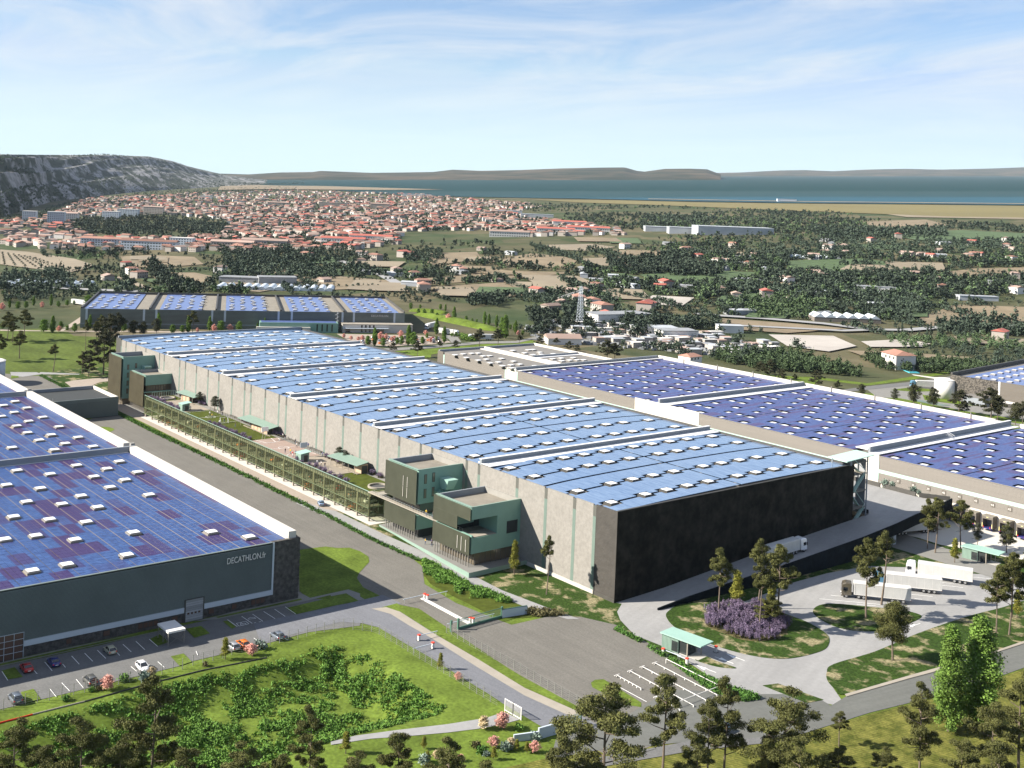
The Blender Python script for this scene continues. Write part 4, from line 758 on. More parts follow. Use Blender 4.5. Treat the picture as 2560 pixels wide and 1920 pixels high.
for c in allc[:280]:
    key = (round(c[1]-c[0], 2), round(c[3]-c[2], 2))
    if key not in pmesh: k = MB(); k.box(-key[0]/2, key[0]/2, -key[1]/2, key[1]/2, 0, 0.06); pmesh[key] = k.mesh('solar_panel', 'solar_blue')
    place('solar_panel', pmesh[key], left, ((c[0]+c[1])/2, (c[2]+c[3])/2, LZ-0.1))
k = MB()
for c in allc[280:]:
    if vis(c) < 1e8 or True: k.add([(c[0], c[2], LZ-0.04), (c[1], c[2], LZ-0.04), (c[1], c[3], LZ-0.04), (c[0], c[3], LZ-0.04)], [(0, 1, 2, 3)])
o = k.build('solar_panel_field', 'solar_blue', left); o['kind'] = 'stuff'
# annexe beside it
an = thing('annexe', 'dark slatted annexe standing between the left warehouse and the lane', 'building', (468, -165, 0), world=True)
MB().box(463.6, 492, -174.6, -136.2, 0, 6.6).build('body', 'slat_back', an); k = MB(); z = 0.3
while z < 7.7: k.box(463.45, 463.6, -174.7, -136.2, z, z+0.24); k.box(463.6, 492, -174.75, -174.6, z, z+0.24); z += 0.36
k.build('cladding_slats', 'slat_dark', an)['kind'] = 'stuff'
MB().box(463.6, 464.0, -174.6, -136.2, 6.6, 7.85).build('parapet', 'slat_dark', an); MB().box(464.0, 491.6, -174.6, -174.0, 6.6, 7.9).build('parapet', 'cream', an); MB().box(491.4, 492, -174.0, -136.2, 6.6, 7.9).build('parapet', 'wall_shade_grey', an)
k = MB(); 
for s_ in (0, 1.6): k.box(463.2, 463.3, -147-s_, -146.9-s_, 0, 9.2)
for z in np.arange(0.5, 9, 0.5): k.box(463.2, 463.3, -148.6, -147, z, z+0.06)
k.build('ladder', 'steel', an)
tk = thing('water_tank', 'round pale grey water tank at the left edge behind the near warehouse', 'tank', (561, -150, 0)); k = MB(); k.cyl((0, 0), 0, 10.2, 7.6, n=40); k.build('shell', 'wall_blue', tk, True); k = MB(); k.cyl((0, 0), 10.2, 10.5, 7.8, 7.0, n=40); k.build('lid', 'wall_white', tk)
sheet('tank_lawn', [G(*cL(p)) for p in [(90, 755), (145, 760), (150, 772), (85, 782)]], 0.1, 'lawn')
sheet('tank_slab', [G(*cL(p)) for p in [(80, 728), (290, 730), (330, 745), (180, 765), (90, 758)]], 0.08, 'concrete_road')
sheet('lane_island', spline([G(*crop(0, 940, 400)(p)) for p in [(1330, 715), (1480, 708), (1580, 740), (1480, 780)]], 5), 0.1, 'lawn'); sheet('lane_island', [G(*crop(0, 940, 400)(p)) for p in [(1010, 535), (1120, 480), (1240, 530), (1290, 580), (1230, 605), (1100, 620)]], 0.1, 'lawn')

# ================================================================== right warehouse (docks) and its grey-roofed far part
RY1, RZ = -342.0, 14.4
rw = thing('warehouse', 'right warehouse with numbered docks, mint band and violet solar roof', 'warehouse', (260, -390, 0), world=True)
MB().box(90, 414, -436.5, RY1-0.4, 0, 13.3).build('core', 'concrete_plain', rw); MB().box(90, 414, -436, RY1-0.3, 13.3, 13.55).build('roof', 'roof_grey', rw)
def slats(p, x0, x1, y, z0, z1, m, step=0.32):
    MB().box(x0, x1, y-0.3, y-0.06, z0, z1).build('facade_backing', m, p); k = MB(); z = z0+0.03
    while z < z1-0.1: k.add([(x0, y-0.06, z+0.2), (x1, y-0.06, z+0.2), (x1, y+0.04, z), (x0, y+0.04, z), (x1, y-0.06, z-0.04), (x0, y-0.06, z-0.04)], [(0, 1, 2, 3), (3, 2, 4, 5)]); z += step
    k.build('facade_slats', m, p)['kind'] = 'stuff'
for (a, b_) in ((90, 221.6), (231.2, 301.4), (336.6, 413.7)):
    slats(rw, a, b_, RY1, 10.0, 14.35, 'slat_taupe'); MB().box(a, b_, RY1-0.3, RY1+0.03, 8.8, 9.95).build('light_band', 'band_mint', rw); 
    slats(rw, a, b_, RY1, 5.2 if a < 200 else 0, 8.75, 'slat_taupe')
    MB().box(a, b_, RY1-0.2, RY1+0.08, 14.36, 14.5).build('coping', 'skylight_frame', rw)
MB().box(90, 221.6, RY1-0.3, RY1, 0, 5.15).build('dock_wall', 'cream', rw)
MB().box(221.7, 231.1, RY1-0.35, RY1+0.02, 0, 14.5).build('wall_bay', 'cream', rw); MB().box(301.5, 336.5, RY1-0.35, RY1+0.02, 0, 14.9).build('wall_bay', 'cream', rw); MB().box(323, 323.9, -436.4, RY1-0.5, 14.0, 16.3).build('fire_wall', 'wall_shade_grey', rw); MB().box(322.9, 324, -436.4, RY1-0.4, 16.3, 16.45).build('coping', 'gutter_white', rw); MB().box(318.2, 323, -436.2, RY1-0.5, 14.6, 14.8).build('gutter_sheet', 'gutter_white', rw); MB().box(323.9, 325.2, -436.2, RY1-0.5, 14.5, 14.8).build('gutter_sheet', 'gutter_white', rw); MB().box(221.6, 222.6, RY1, RY1+0.1, 6.5, 12.6).build('light_strip', 'band_mint', rw); MB().box(413.8, 420.9, RY1-0.35, RY1+0.02, 0, 15).build('wall_bay', 'cream', rw)
for x in (412.6, 421.1, 470.5): MB().box(x, x+0.9, RY1, RY1+0.08, 8.8, 14.0).build('light_strip', 'band_mint', rw)
# docks
nums = ['37', '38', '39', '40', '41', '43', '44', '45']; xsn = [214.3-5.45*i for i in range(8)]
nm = {}
for i in range(13):
    x = 216.0-5.45*i
    d = thing('dock_shelter', ('dock shelter under the number %s' % nums[i]) if i < 8 else 'dock shelter of the right warehouse near the right edge', 'dock shelter', (x-1.7, RY1+0.12, 0), group='dock shelters of the right warehouse')
    MB().box(-1.75, 1.75, 0, 2.6, 4.3, 4.6).build('canopy', 'roof_sand', d)
    for s_ in (-1.75, 1.45): MB().box(s_, s_+0.3, 0, 2.6, 0.9, 4.3).build('cheek', 'slat_taupe', d)
    MB().box(-1.45, 1.45, 2.3, 2.6, 3.6, 4.3).build('header', 'slat_taupe', d); MB().box(-1.45, 1.45, 0.0, 0.1, 1.0, 4.2).build('door', 'shed_grey', d); MB().box(-1.5, 1.5, 0.1, 3.0, 0.75, 1.0).build('leveller', 'blue_steel', d)
    for s_ in (-1.6, 1.5): MB().box(s_, s_+0.12, 2.4, 2.55, 0, 0.9).build('leg', 'blue_steel', d); MB().box(s_, s_+0.15, 2.62, 2.66, 1.1, 2.3).build('marker_strip', 'yellow_strip', d)
    MB().box(-0.3, 0.3, 2.62, 2.66, 4.1, 4.25).build('marker_strip', 'yellow_strip', d)
    for s_ in (-1.0, 1.1): k = MB(); k.cyl((s_, 2.75), 1.0, 1.5, 0.14, 0.03, n=8); k.build('cone', 'red_plastic', d)
for i, s_ in enumerate(nums):
    pl_ = MB().box(xsn[i]-0.8, xsn[i]+0.55, RY1+0.05, RY1+0.1, 7.0, 8.3).build('number_board', 'slat_taupe', rw)
    text_obj('dock_number', s_, 1.0, 'wall_white', (xsn[i]+0.45, RY1+0.12, 7.25), (R(90), 0, R(180)), None, 0.01).parent = pl_
for i in range(8):
    o = MB().box(-1.6, 1.6, -0.12, 0.12, 0, 0.25).build('wheel_guide', 'steel'); o.location = (212-6.5*i, -331.0+(i % 2)*2.5, 0.09); o.rotation_euler = (0, 0, R(90)); tag(o, 'low steel wheel guide bar on the pale dock forecourt', 'wheel guide', 'wheel guides of the docks')
# back parapet and cells
MB().box(232, 414, -437.4, -436.4, 0, 15.9).build('parapet', 'cream', rw); MB().box(90, 222, -437.4, -436.4, 0, 15.9).build('parapet', 'cream', rw)
for x in np.arange(110, 414, 22): k = MB(); k.box(x, x+0.35, -436.4, -436.1, 14, 16.8); k.build('vent_pipe', 'skylight_frame', rw)
# gutter between the two solar bays
MB().box(222.0, 225.6, -436.2, RY1-0.4, 14.6, 14.85).build('gutter_sheet', 'gutter_white', rw); MB().box(225.6, 226.4, -436.6, RY1-0.6, 14.0, 16.5).build('fire_wall', 'wall_shade_grey', rw); MB().box(225.5, 226.5, -436.6, RY1-0.5, 16.5, 16.65).build('coping', 'gutter_white', rw)
MB().box(226.4, 231.2, -436.2, RY1-0.4, 15.4, 15.7).build('gutter_sheet', 'gutter_white', rw)
k = MB()
for q in range(7): k.beam((222.5+q*0.6, -389, 15+q*0.25), (222.5+q*0.6, -390.4, 15+q*0.25), 0.12)
for s_ in (-389, -390.4): k.beam((222.5, s_, 15.9), (226.3, s_, 17.4), 0.08); k.beam((226.3, s_, 17.4), (229, s_, 16.4), 0.08)
k.build('roof_ladder', 'gutter_white', rw)
MB().box(412.0, 413.6, -436.2, RY1-0.4, 14.3, 14.55).build('gutter_sheet', 'gutter_white', rw)
skR = skylight_meshes('violet', 2.5, 2.2, 0.7)
def stag(xa, xb, off):
    out = []; x = xb; kx = 0
    while x > xa+1.5:
        for j in range(9):
            y = -345.6-10.4*j
            if kx % 4 == 0 or (j+kx) % 2 == 0: out.append((x, y - (0 if kx % 2 else 0)))
        x -= 5.4; kx += 1
    return out
for (xa, xb) in ((90, 221.4), (231.8, 318), (325.4, 411.5)):
    sk_ = stag(xa+1, xb-3.2, 0); put_skylights(rw, sk_, 13.55, skR); hl = [(x, y, 1.9) for x, y in sk_]
    bx = xb; q = 0
    while bx > xa+1:
        ax = max(xa+0.2, bx-29.5)
        for w in range(9):
            y1_ = RY1-0.45-w*10.4; y0_ = max(-436.0, y1_-10.4); k = MB()
            for c in grid_cells(ax+0.5, bx, y0_, y1_, 1.35, 1.3, 0, 0, hl): k.add([(c[0], c[2], 14.42), (c[1], c[2], 14.42), (c[1], c[3], 14.42), (c[0], c[3], 14.42)], [(0, 1, 2, 3)])
            k.build('solar_panel', 'solar_violet', rw)
        bx = ax
# grey-roofed far part
gw = thing('warehouse', 'far part of the right warehouse with plain grey roof and louvred side', 'warehouse', (448, -373, 0), world=True)
MB().box(421, 476, -405, RY1-0.4, 0, 14.6).build('core', 'concrete_plain', gw); slats(gw, 421.2, 470.4, RY1, 9.4, 15.0, 'slat_taupe'); MB().box(421, 476, RY1-0.3, RY1+0.03, 8.2, 9.35).build('light_band', 'band_mint', gw); slats(gw, 421, 476, RY1, 0, 8.15, 'slat_taupe')
MB().box(471.5, 476.4, RY1-0.4, RY1+0.1, 9.4, 15.3).build('end_panel', 'slat_taupe', gw); MB().box(475.5, 476.4, -405, RY1-0.5, 14.6, 15.8).build('parapet', 'wall_shade_grey', gw); MB().box(414.2, 415.2, -436.5, RY1-0.2, 13.8, 15.8).build('fire_wall', 'wall_shade_grey', gw); MB().box(410.6, 412.0, -436.4, RY1-0.6, 14.7, 14.9).build('gutter_sheet', 'gutter_white', gw)
MB().box(415.3, 475.4, -404.5, RY1-0.5, 14.6, 14.75).build('roof', 'roof_grey', gw); MB().box(415.3, 476, -405.4, -404.6, 0, 15.9).build('parapet', 'cream', gw)
MB().box(415.3, 475.4, -371.4, -370.6, 14.75, 15.9).build('fire_wall', 'cream', gw); MB().box(415.3, 475.4, -370.6, -367.6, 14.78, 15.1).build('gutter_sheet', 'cream', gw); MB().box(440, 441, -404.4, -371.5, 14.75, 15.8).build('fire_wall', 'wall_shade_grey', gw); MB().box(437.5, 440, -404.4, -371.5, 14.78, 15.0).build('gutter_sheet', 'gutter_white', gw)
sg_ = [G(*cR4(p), 15.3) for p in [(345, 207), (433, 197), (527, 190), (598, 188), (470, 237), (655, 220), (725, 216), (600, 266), (690, 255), (858, 247), (733, 296), (823, 287), (990, 277), (870, 328), (962, 318), (1060, 310), (970, 351), (1230, 328), (897, 168), (983, 158), (1153, 152), (1205, 148), (1028, 196), (1113, 186), (1282, 178), (1120, 216), (1205, 205), (1295, 200), (1432, 195), (1338, 262), (1424, 250), (1518, 243), (1652, 238), (1437, 283), (1523, 273), (1610, 265), (1692, 262), (1765, 262)]]
put_skylights(gw, sg_, 14.75, skR)

# ================================================================== far warehouse across the field (turned), and neighbour on the right
FO = (734.3, -250.3); FU = np.array([-0.4290, -0.9033]); FV = np.array([0.9033, -0.4290]); FL_, FD, FZ = 205.0, 98.0, 12.2
fwz = thing('warehouse', 'far dark grey warehouse with five solar bays across the green field', 'warehouse', (*FO, 0), math.atan2(FU[1], FU[0]))
# local frame: +x along the front to the right, +y... the back lies at +y' (FV = rotate(FU,+90))
MB().box(0, FL_, 0.3, FD, 0, 11.6).build('core', 'slat_dark', fwz)
MB().box(0, FL_, 0, 0.3, 0, 12.2).build('front_wall', 'slat_dark', fwz)
k = MB(); z = 0.5
while z < 12: k.box(4, FL_-6, -0.12, 0, z, z+0.28); z += 0.8
k.build('front_slats', 'dark_metal', fwz)['kind'] = 'stuff'
for x in (3.0, 37.5, 45.0, 79.5, 87.5, 121.5, 130.0, 163.0, 170.5, 197.5): MB().box(x, x+1.3, -0.2, -0.12, 5.0, 12.1).build('light_strip', 'wall_blue', fwz)
MB().box(0, FL_, -0.2, -0.1, 2.4, 3.1).build('base_band', 'wall_shade_grey', fwz)
MB().box(0, FL_, 0.3, FD, 11.6, 11.75).build('roof', 'roof_sand', fwz)
for q in range(6): MB().box(min(FL_-0.6, q*41.0), min(FL_, q*41.0+1.0), 0.4, FD-1, 11.75, 13.2).build('fire_wall', 'dark_metal', fwz)
MB().box(0, FL_, FD-1, FD, 11.6, 13.3).build('parapet', 'dark_metal', fwz)
skF = skylight_meshes('far', 2.2, 2.0, 0.7); rr_ = np.random.default_rng(9)
for q in range(5):
    x0 = q*41+(6.5 if q else 2.0); x1 = q*41+37
    MB().box(x0, x1-(4.5 if q < 4 else 0), 0.6, FD-2, 12.05, 12.15).build('solar_panel', 'solar_far', fwz)
    for i in range(4):
        for j in range(10):
            if (i+j) % 5 == 4: continue
            xx, yy = x0+3.5+i*7.2+(j % 2)*0.8, 6+j*9.0; c = place('skylight', skF[0], None, (xx, yy, 12.15)); c.parent = fwz; d = bpy.data.objects.new('dome', skF[1]); COL.objects.link(d); d.parent = c
to = text_obj('lettering', 'DECATHLON', 1.9, 'wall_white', (182.5, -0.25, 9.4), (R(90), 0, 0), None, 0.03); to.parent = fwz
# low offices in front of it
fo = dict()
ob = thing('office_wing', 'low green office wing in front of the far warehouse', 'building', tuple(np.array(FO)+FU*128+FV*-12), math.atan2(FU[1], FU[0]))
MB().box(-18, 32, 0, 12, 0, 6.2).build('body', 'green_metal', ob); MB().box(-17, 31, 1, 11.5, 6.2, 6.3).build('solar_panel', 'solar_far', ob)
for q in range(4): w_ = MB().box(18+q*3.2, 18.9+q*3.2, -0.06, 0, 0.8, 5.4).build('window', 'glass_dark', ob)
MB().box(-20, 14, -2.5, 0, 0, 3.6).build('porch', 'cream', ob)
oc = thing('office_wing', 'low white office wing with a canopy at the right end of the far warehouse', 'building', tuple(np.array(FO)+FU*163+FV*-10), math.atan2(FU[1], FU[0]))
MB().box(0, 46, 0, 10, 0, 5.2).build('body', 'cream', oc); MB().box(0, 30, -2.5, 0, 2.8, 3.1).build('canopy', 'wall_blue', oc); MB().box(-0.3, 46.3, -0.3, 10, 5.2, 5.6).build('parapet', 'kerb_stone', oc)
for q in range(4): MB().box(12+q*2.6, 13.1+q*2.6, -0.06, 0, 0.5, 5.0).build('window', 'glass_dark', oc)
for (a, b_) in ((2, 5), (22, 27)): MB().box(a, b_, -0.05, 0, 0.2, 2.6).build('door', 'glass_dark', oc)
ss = thing('stair_tower', 'open spiral stair against the far warehouse wall', 'stairs', tuple(np.array(FO)+FU*160+FV*-2.2)); k = MB(); k.cyl((0, 0), 0, 13, 0.15)
for q in range(60): a = q*0.5; k.beam((0, 0, q*0.2+0.2), (1.3*math.cos(a), 1.3*math.sin(a), q*0.2+0.2), 0.4, 0.06)
k.build('spiral', 'steel', ss)
# neighbour warehouse at the right edge
pA = G(*cR5((1595, 255)), 12.3); pB = G(*cR5((2000, 315)), 12.3)
nd = np.array([pB[0]-pA[0], pB[1]-pA[1]]); L_ = np.linalg.norm(nd); ang = math.atan2(nd[1], nd[0])
nw = thing('warehouse', 'warehouse with rough stone corner and solar roof at the right edge of the picture', 'warehouse', (*pA, 0), ang)
MB().box(0, 130, 0.2, 120, 0, 11.0).build('core', 'concrete_plain', nw); MB().box(0, L_, 0, 0.3, 0, 12.3).build('stone_wall', 'black_stone_side', nw); k = MB()
for i in range(700): x = rr_.uniform(0, L_); z = rr_.uniform(0, 12); k.box(x, x+rr_.uniform(0.3, 1.0), -rr_.uniform(0.03, 0.15), 0, z, min(12.3, z+rr_.uniform(0.2, 0.7)))
k.build('stone_facing', 'slat_taupe', nw)['kind'] = 'stuff'
MB().box(L_, 130, 0, 0.3, 3.2, 12.2).build('clad_wall', 'slat_taupe', nw); MB().box(L_, L_+0.9, -0.15, 0, 3.0, 12.3).build('white_trim', 'wall_white', nw); MB().box(L_, 130, -0.15, 0, 2.2, 3.2).build('white_trim', 'wall_white', nw); MB().box(L_, 130, -0.02, 0.25, 0, 2.2).build('stone_base', 'rock_wall', nw)
MB().box(0, 0.8, 0.3, 120, 11, 13.0).build('parapet', 'dark_metal', nw) if False else None
MB().box(6, 130, 0.5, 118, 11.6, 11.75).build('solar_panel', 'solar_far', nw); MB().box(0, 1.0, 0.3, 120, 11, 13.4).build('parapet', 'dark_metal', nw); MB().box(1.0, 6, 0.4, 118, 11, 11.4).build('roof', 'roof_grey', nw)
for i in range(3):
    for j in range(8): c = place('skylight', skF[0], None, (12+i*8, 6+j*9, 11.75)); c.parent = nw; d = bpy.data.objects.new('dome', skF[1]); COL.objects.link(d); d.parent = c
tk = thing('water_tank', 'round white water tank in front of the stone-cornered warehouse', 'tank', (321.5, -552.5, 0)); k = MB(); k.cyl((0, 0), 0, 9.4, 5.2, n=40); k.build('shell', 'wall_white', tk, True); k = MB(); k.cyl((0, 0), 9.4, 9.8, 5.3, 4.2, n=40); k.build('lid', 'wall_white', tk)
lb_ = thing('annexe', 'low grey box building between the white tank and the right-edge warehouse', 'building', (*G(*cR5((1700, 500))), 0), ang); MB().box(0, 11, 0, 9, 0, 4.0).build('body', 'wall_shade_grey', lb_); MB().box(-0.2, 11.2, -0.2, 9.2, 4.0, 4.3).build('roof', 'roof_grey', lb_)

# ================================================================== truck ramp and raised deck
rmp = thing('truck_ramp', 'concrete truck ramp climbing along the black wall to a raised deck', 'ramp', (190, -250, 0), world=True)
inner = [(198.9, -198.5, 0.06), (198.9, -215, 0.6), (198.9, -251, 3.1), (198.9, -271.6, 4.6), (198.9, -294.6, 5.9), (198.9, -303, 6.3)]
outer = [(190.0, -203.5, 0.06), (189.6, -213, 0.6), (187.0, -249, 3.3), (186.6, -281, 5.1), (187.6, -299.6, 6.0), (189.4, -312, 6.3)]
k = MB(); n = len(inner)
vs = inner+outer+[(x, y, z-0.5) for x, y, z in outer]
k.add(vs, [(i, i+1, n+i+1, n+i) for i in range(n-1)]); k.build('road_deck', 'concrete_road', rmp)
deckp = [(198.9, -303), (189.4, -312), (190.5, -322), (193.7, -339.4), (200, -334.6), (220.6, -334.6), (262, -334.6), (262, -296), (213, -296), (213, -303)]
k = MB(); k.prism(deckp, 5.7, 6.3); k.build('upper_deck', 'concrete_road', rmp)
# retaining wall and parapet
k = MB()
wl = [(x-0.02, y, z) for x, y, z in outer] + [(190.5, -322, 6.3), (193.7, -339.4, 6.3)]
for i in range(len(wl)-1):
    (x0, y0, z0), (x1, y1, z1) = wl[i], wl[i+1]; bot = (0.0, 0.0) if y1 > -294 else (z0-0.7-1.6, z1-0.7-1.6)
    k.add([(x0, y0, bot[0]), (x1, y1, bot[1]), (x1, y1, z1+0.9), (x0, y0, z0+(0.9 if i else 0.5)), (x0-0.35, y0, bot[0]), (x1-0.35, y1, bot[1]), (x1-0.35, y1, z1+0.9), (x0-0.35, y0, z0+(0.9 if i else 0.5))], [(0, 1, 2, 3), (7, 6, 5, 4), (3, 2, 6, 7), (0, 4, 5, 1), (0, 3, 7, 4), (1, 5, 6, 2)])
k.build('retaining_wall', 'navy_stone', rmp)
MB().box(185.6, 198, -292.6, -291.8, 0, 5.5).build('end_wall', 'navy_stone', rmp)
for i, (x, y) in enumerate(((184.6+5, -301), (199, -322), (214, -301), (214, -330))):
    MB().box(x-0.7, x+0.7, y-0.7, y+0.7, 0, 5.7).build('column', 'wall_blue', rmp)
k = MB()
for (a, b_) in (((262, -334.4), (232, -334.4)), ((231, -334.4), (216, -334.4)), ((215, -334.4), (203, -334.4)), ((202, -334.6), (194.0, -339.2))): MB().beam((*a, 6.95), (*b_, 6.95), 0.5, 1.4).build('planter_wall', 'dark_metal', rmp)
MB().box(199.5, 214, -303.4, -302.9, 6.3, 7.3).build('inner_parapet', 'navy_stone', rmp); MB().box(213.2, 213.7, -303.4, -299, 6.3, 7.3).build('inner_parapet', 'navy_stone', rmp)
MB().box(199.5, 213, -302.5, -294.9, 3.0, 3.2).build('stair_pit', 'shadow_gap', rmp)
# external stair with mint canopy
st_ = thing('stair_tower', 'steel stair tower with mint canopy at the corner of the black wall', 'stair tower', (203, -298, 0), world=True)
k = MB(); k.add([(197.5, -288.6, 23.8), (204.0, -288.6, 24.0), (204.4, -303.0, 24.3), (197.9, -303.0, 24.1), (197.5, -288.6, 23.6), (204.0, -288.6, 23.8), (204.4, -303.0, 24.1), (197.9, -303.0, 23.9)], [(3, 2, 1, 0), (4, 5, 6, 7), (0, 1, 5, 4), (1, 2, 6, 5), (2, 3, 7, 6), (3, 0, 4, 7)]); k.build('canopy', 'band_mint', st_)
for (x, y) in ((198.6, -300.5), (203.6, -300.5), (198.4, -292), (203.5, -290)): MB().box(x-0.15, x+0.15, y-0.15, y+0.15, 3.2 if y < -295 else 22, 23.8).build('post', 'wall_shade_grey', st_)
MB().box(200.2, 203.4, -302.2, -302.0, 6.8, 22.4).build('wind_panel', 'shed_grey', st_)
k = MB(); lv = [3.4, 8.5, 13.5, 18.5, 22.0]
for q in range(4): 
    a, b_ = (-295.2, -300.6) if q % 2 == 0 else (-300.6, -295.2); k.beam((199.8+(q % 2)*1.6, a, lv[q]), (199.8+(q % 2)*1.6, b_, lv[q+1]), 1.2, 0.2); k.beam((199.2, a, lv[q]+1), (199.2, b_, lv[q+1]+1), 0.12)
k.build('stair_flight', 'band_mint', st_)
for z in lv[1:]: MB().box(199.2, 203, -301.6, -294.8, z, z+0.15).build('landing', 'roof_sand', st_)

# ================================================================== gate houses, barriers, gates, fences
def kiosk(label, o, a, rev=False):
    k_ = thing('gatehouse', label, 'gatehouse', (*o, 0), a)
    MB().box(0, 4.4, 0, 3.6, 0, 3.2).build('body', 'mint_metal', k_); k = MB()
    for x in np.arange(0.1, 4.3, 0.35): k.box(x, x+0.06, 3.6, 3.66, 0, 3.2); k.box(x, x+0.06, -0.06, 0, 0, 3.2)
    k.build('cladding_ribs', 'mint_metal', k_)['kind'] = 'stuff'
    k = MB(); k.box(-0.3, 10.4, -0.4, 4.3, 3.2, 3.45); k.build('roof', 'mint_light', k_)
    MB().box(4.42, 6.6, 0.3, 3.4, 0, 2.9).build('glass_room', 'glass_dark', k_)
    for (x, y) in ((6.7, 3.6), (4.5, 3.7), (6.7, 0.1), (8.0, 3.4)): MB().box(x-0.1, x+0.1, y-0.1, y+0.1, 0, 3.2).build('post', 'kerb_stone', k_)
    MB().box(4.0, 9.5, 0.2, 4.0, 0.0, 0.16).build('step', 'white_concrete', k_)
    MB().box(2.7, 4.3, -0.09, -0.06, 0.3, 2.5).build('window', 'glass_dark', k_); MB().box(2.7, 4.3, 3.67, 3.7, 0.3, 2.5).build('window', 'glass_dark', k_)
    return k_
ka = np.array(G(*cK((590, 410)))); kb = np.array(G(*cK((775, 480)))); an_ = math.atan2(kb[1]-ka[1], kb[0]-ka[0])
kiosk('mint green gatehouse beside the meadow islands and the grey yard', tuple(ka-0*kb), an_-0.0)
kc = np.array(G(*c4((1812, 1015)))); kd = np.array(G(*c4((1950, 1050)))); kiosk('mint green gatehouse behind the parked trailers at the right edge', tuple(kc), math.atan2(kd[1]-kc[1], kd[0]-kc[0]))
for g_ in [o for o in COL.objects if o.name.startswith('gatehouse')]:
    # the long side runs towards the camera's right; the room opens to the drive
    g_.scale = (1, 1, 1)
def barrier(label, pos, a, arm, up=0.0, grp='red-topped barrier bollards'):
    b_ = thing('barrier_post', label, 'barrier', (*pos, 0.05), a, grp); MB().box(-0.24, 0.24, -0.24, 0.24, 0, 1.15).build('cabinet', 'wall_white', b_); MB().box(-0.3, 0.3, -0.3, 0.3, 1.15, 1.38).build('head', 'red_plastic', b_); MB().box(-0.5, 0.5, -0.5, 0.5, -0.02, 0.06).build('base', 'chassis', b_)
    if arm:
        k = MB(); k.beam((0.2, 0, 1.0), (0.2, arm*math.cos(up)*-1.0, 1.0+abs(arm)*math.sin(up)), 0.13, 0.13); k.build('arm', 'wall_blue', b_)
        if not up: MB().box(0.16, 0.24, -arm*0.93-0.04, -arm*0.93+0.04, 0, 0.95).build('arm_rest', 'steel', b_)
P_ = lambda p: G(*c2(p))
barrier('first of two red-topped posts at the far end of the white strip in the lane', P_((550, 516)), 0, -6.0); barrier('second of two red-topped posts at the far end of the white strip in the lane', P_((568, 524)), 0, 6.0)
barrier('left of two red-topped posts at the gate end of the white strip', P_((847, 671)), 0, 6.2) if False else barrier('left of two red-topped posts at the gate end of the white strip', P_((847, 671)), 0, -6.2)
barrier('right of two red-topped posts at the gate end of the white strip', P_((866, 677)), 0, 6.2)
barrier('red-topped barrier post on the far side of the blue-grey drive', P_((513, 787)), 0, 5.0); barrier('red-topped barrier post on the near side of the blue-grey drive', P_((603, 838)), 0, -5.0)
for lab, p, arm in (('red-topped barrier post left of the mint gatehouse', (610, 502), 4.5), ('red-topped barrier post in front of the mint gatehouse', (918, 630), -2.6), ('red-topped barrier post by the meadow island behind the mint gatehouse', (1293, 472), -5.0)): barrier(lab, G(*cK(p)), an_+R(90), arm)
A = P_((535, 512)); B = P_((850, 680)); sheet('white_kerb_strip', [(A[0], A[1]-0.5), (B[0], B[1]-0.5), (B[0], B[1]+0.5), (A[0], A[1]+0.5)], 0.2, 'wall_white', thick=0.15)
def fence(label, pts, h=2.2, every=2.6, m='fence_wire', group=None, wires=6):
    f_ = thing('wire_fence', label, 'fence', (*pts[0], 0), group=group, world=True); pm = MB(); pm.box(-0.05, 0.05, -0.05, 0.05, 0, h); me = pm.mesh('fence_post', m); k = MB(); d = 0; cnt = 0
    for (x0, y0), (x1, y1) in zip(pts[:-1], pts[1:]):
        L = math.hypot(x1-x0, y1-y0); n = max(1, round(L/every))
        for q in range(n):
            x, y = x0+(x1-x0)*q/n, y0+(y1-y0)*q/n; place('post', me, f_, (x, y, float(terr(x, y)) if False else 0))
        for w in range(wires): z = 0.15+(h-0.25)*w/(wires-1); k.beam((x0, y0, z), (x1, y1, z), 0.022)
    k.build('wires', m, f_)['kind'] = 'stuff'; return f_
fence('post and wire fence between the blue drive and the wooded basin', [G(*c1(p)) for p in [(-40, 1185), (20, 1170), (80, 1152), (155, 1138), (230, 1122), (303, 1108), (378, 1090), (452, 1075), (520, 1060), (588, 1043), (655, 1030), (728, 1014), (796, 996), (865, 975), (930, 968), (995, 950), (1062, 933), (1120, 918), (1185, 893), (1247, 876), (1308, 866), (1370, 850), (1425, 830), (1545, 815), (1600, 780), (1660, 770), (1718, 757), (1773, 740), (1830, 732), (1885, 715), (1940, 698), (1992, 690), (2050, 675), (2110, 665), (2170, 664)]] + [P_(p) for p in [(85, 715), (145, 718), (205, 727), (255, 745), (295, 768), (332, 790), (368, 810), (405, 832), (441, 855), (478, 880), (517, 905), (555, 925), (595, 950), (635, 972), (675, 998), (715, 1020), (800, 1073), (843, 1100), (888, 1130), (933, 1155), (978, 1182), (1023, 1210)]], every=50)
fence('post and wire fence along the verge beside the grey yard', [P_(p) for p in [(692, 738), (727, 748), (765, 776), (805, 798), (843, 820), (882, 840), (921, 862), (962, 885), (1003, 908), (1043, 930), (1087, 953), (1130, 978), (1172, 1000), (1215, 1030), (1260, 1053), (1304, 1080), (1350, 1105), (1396, 1130), (1443, 1158), (1491, 1185), (1540, 1212), (1590, 1240)]], every=50)
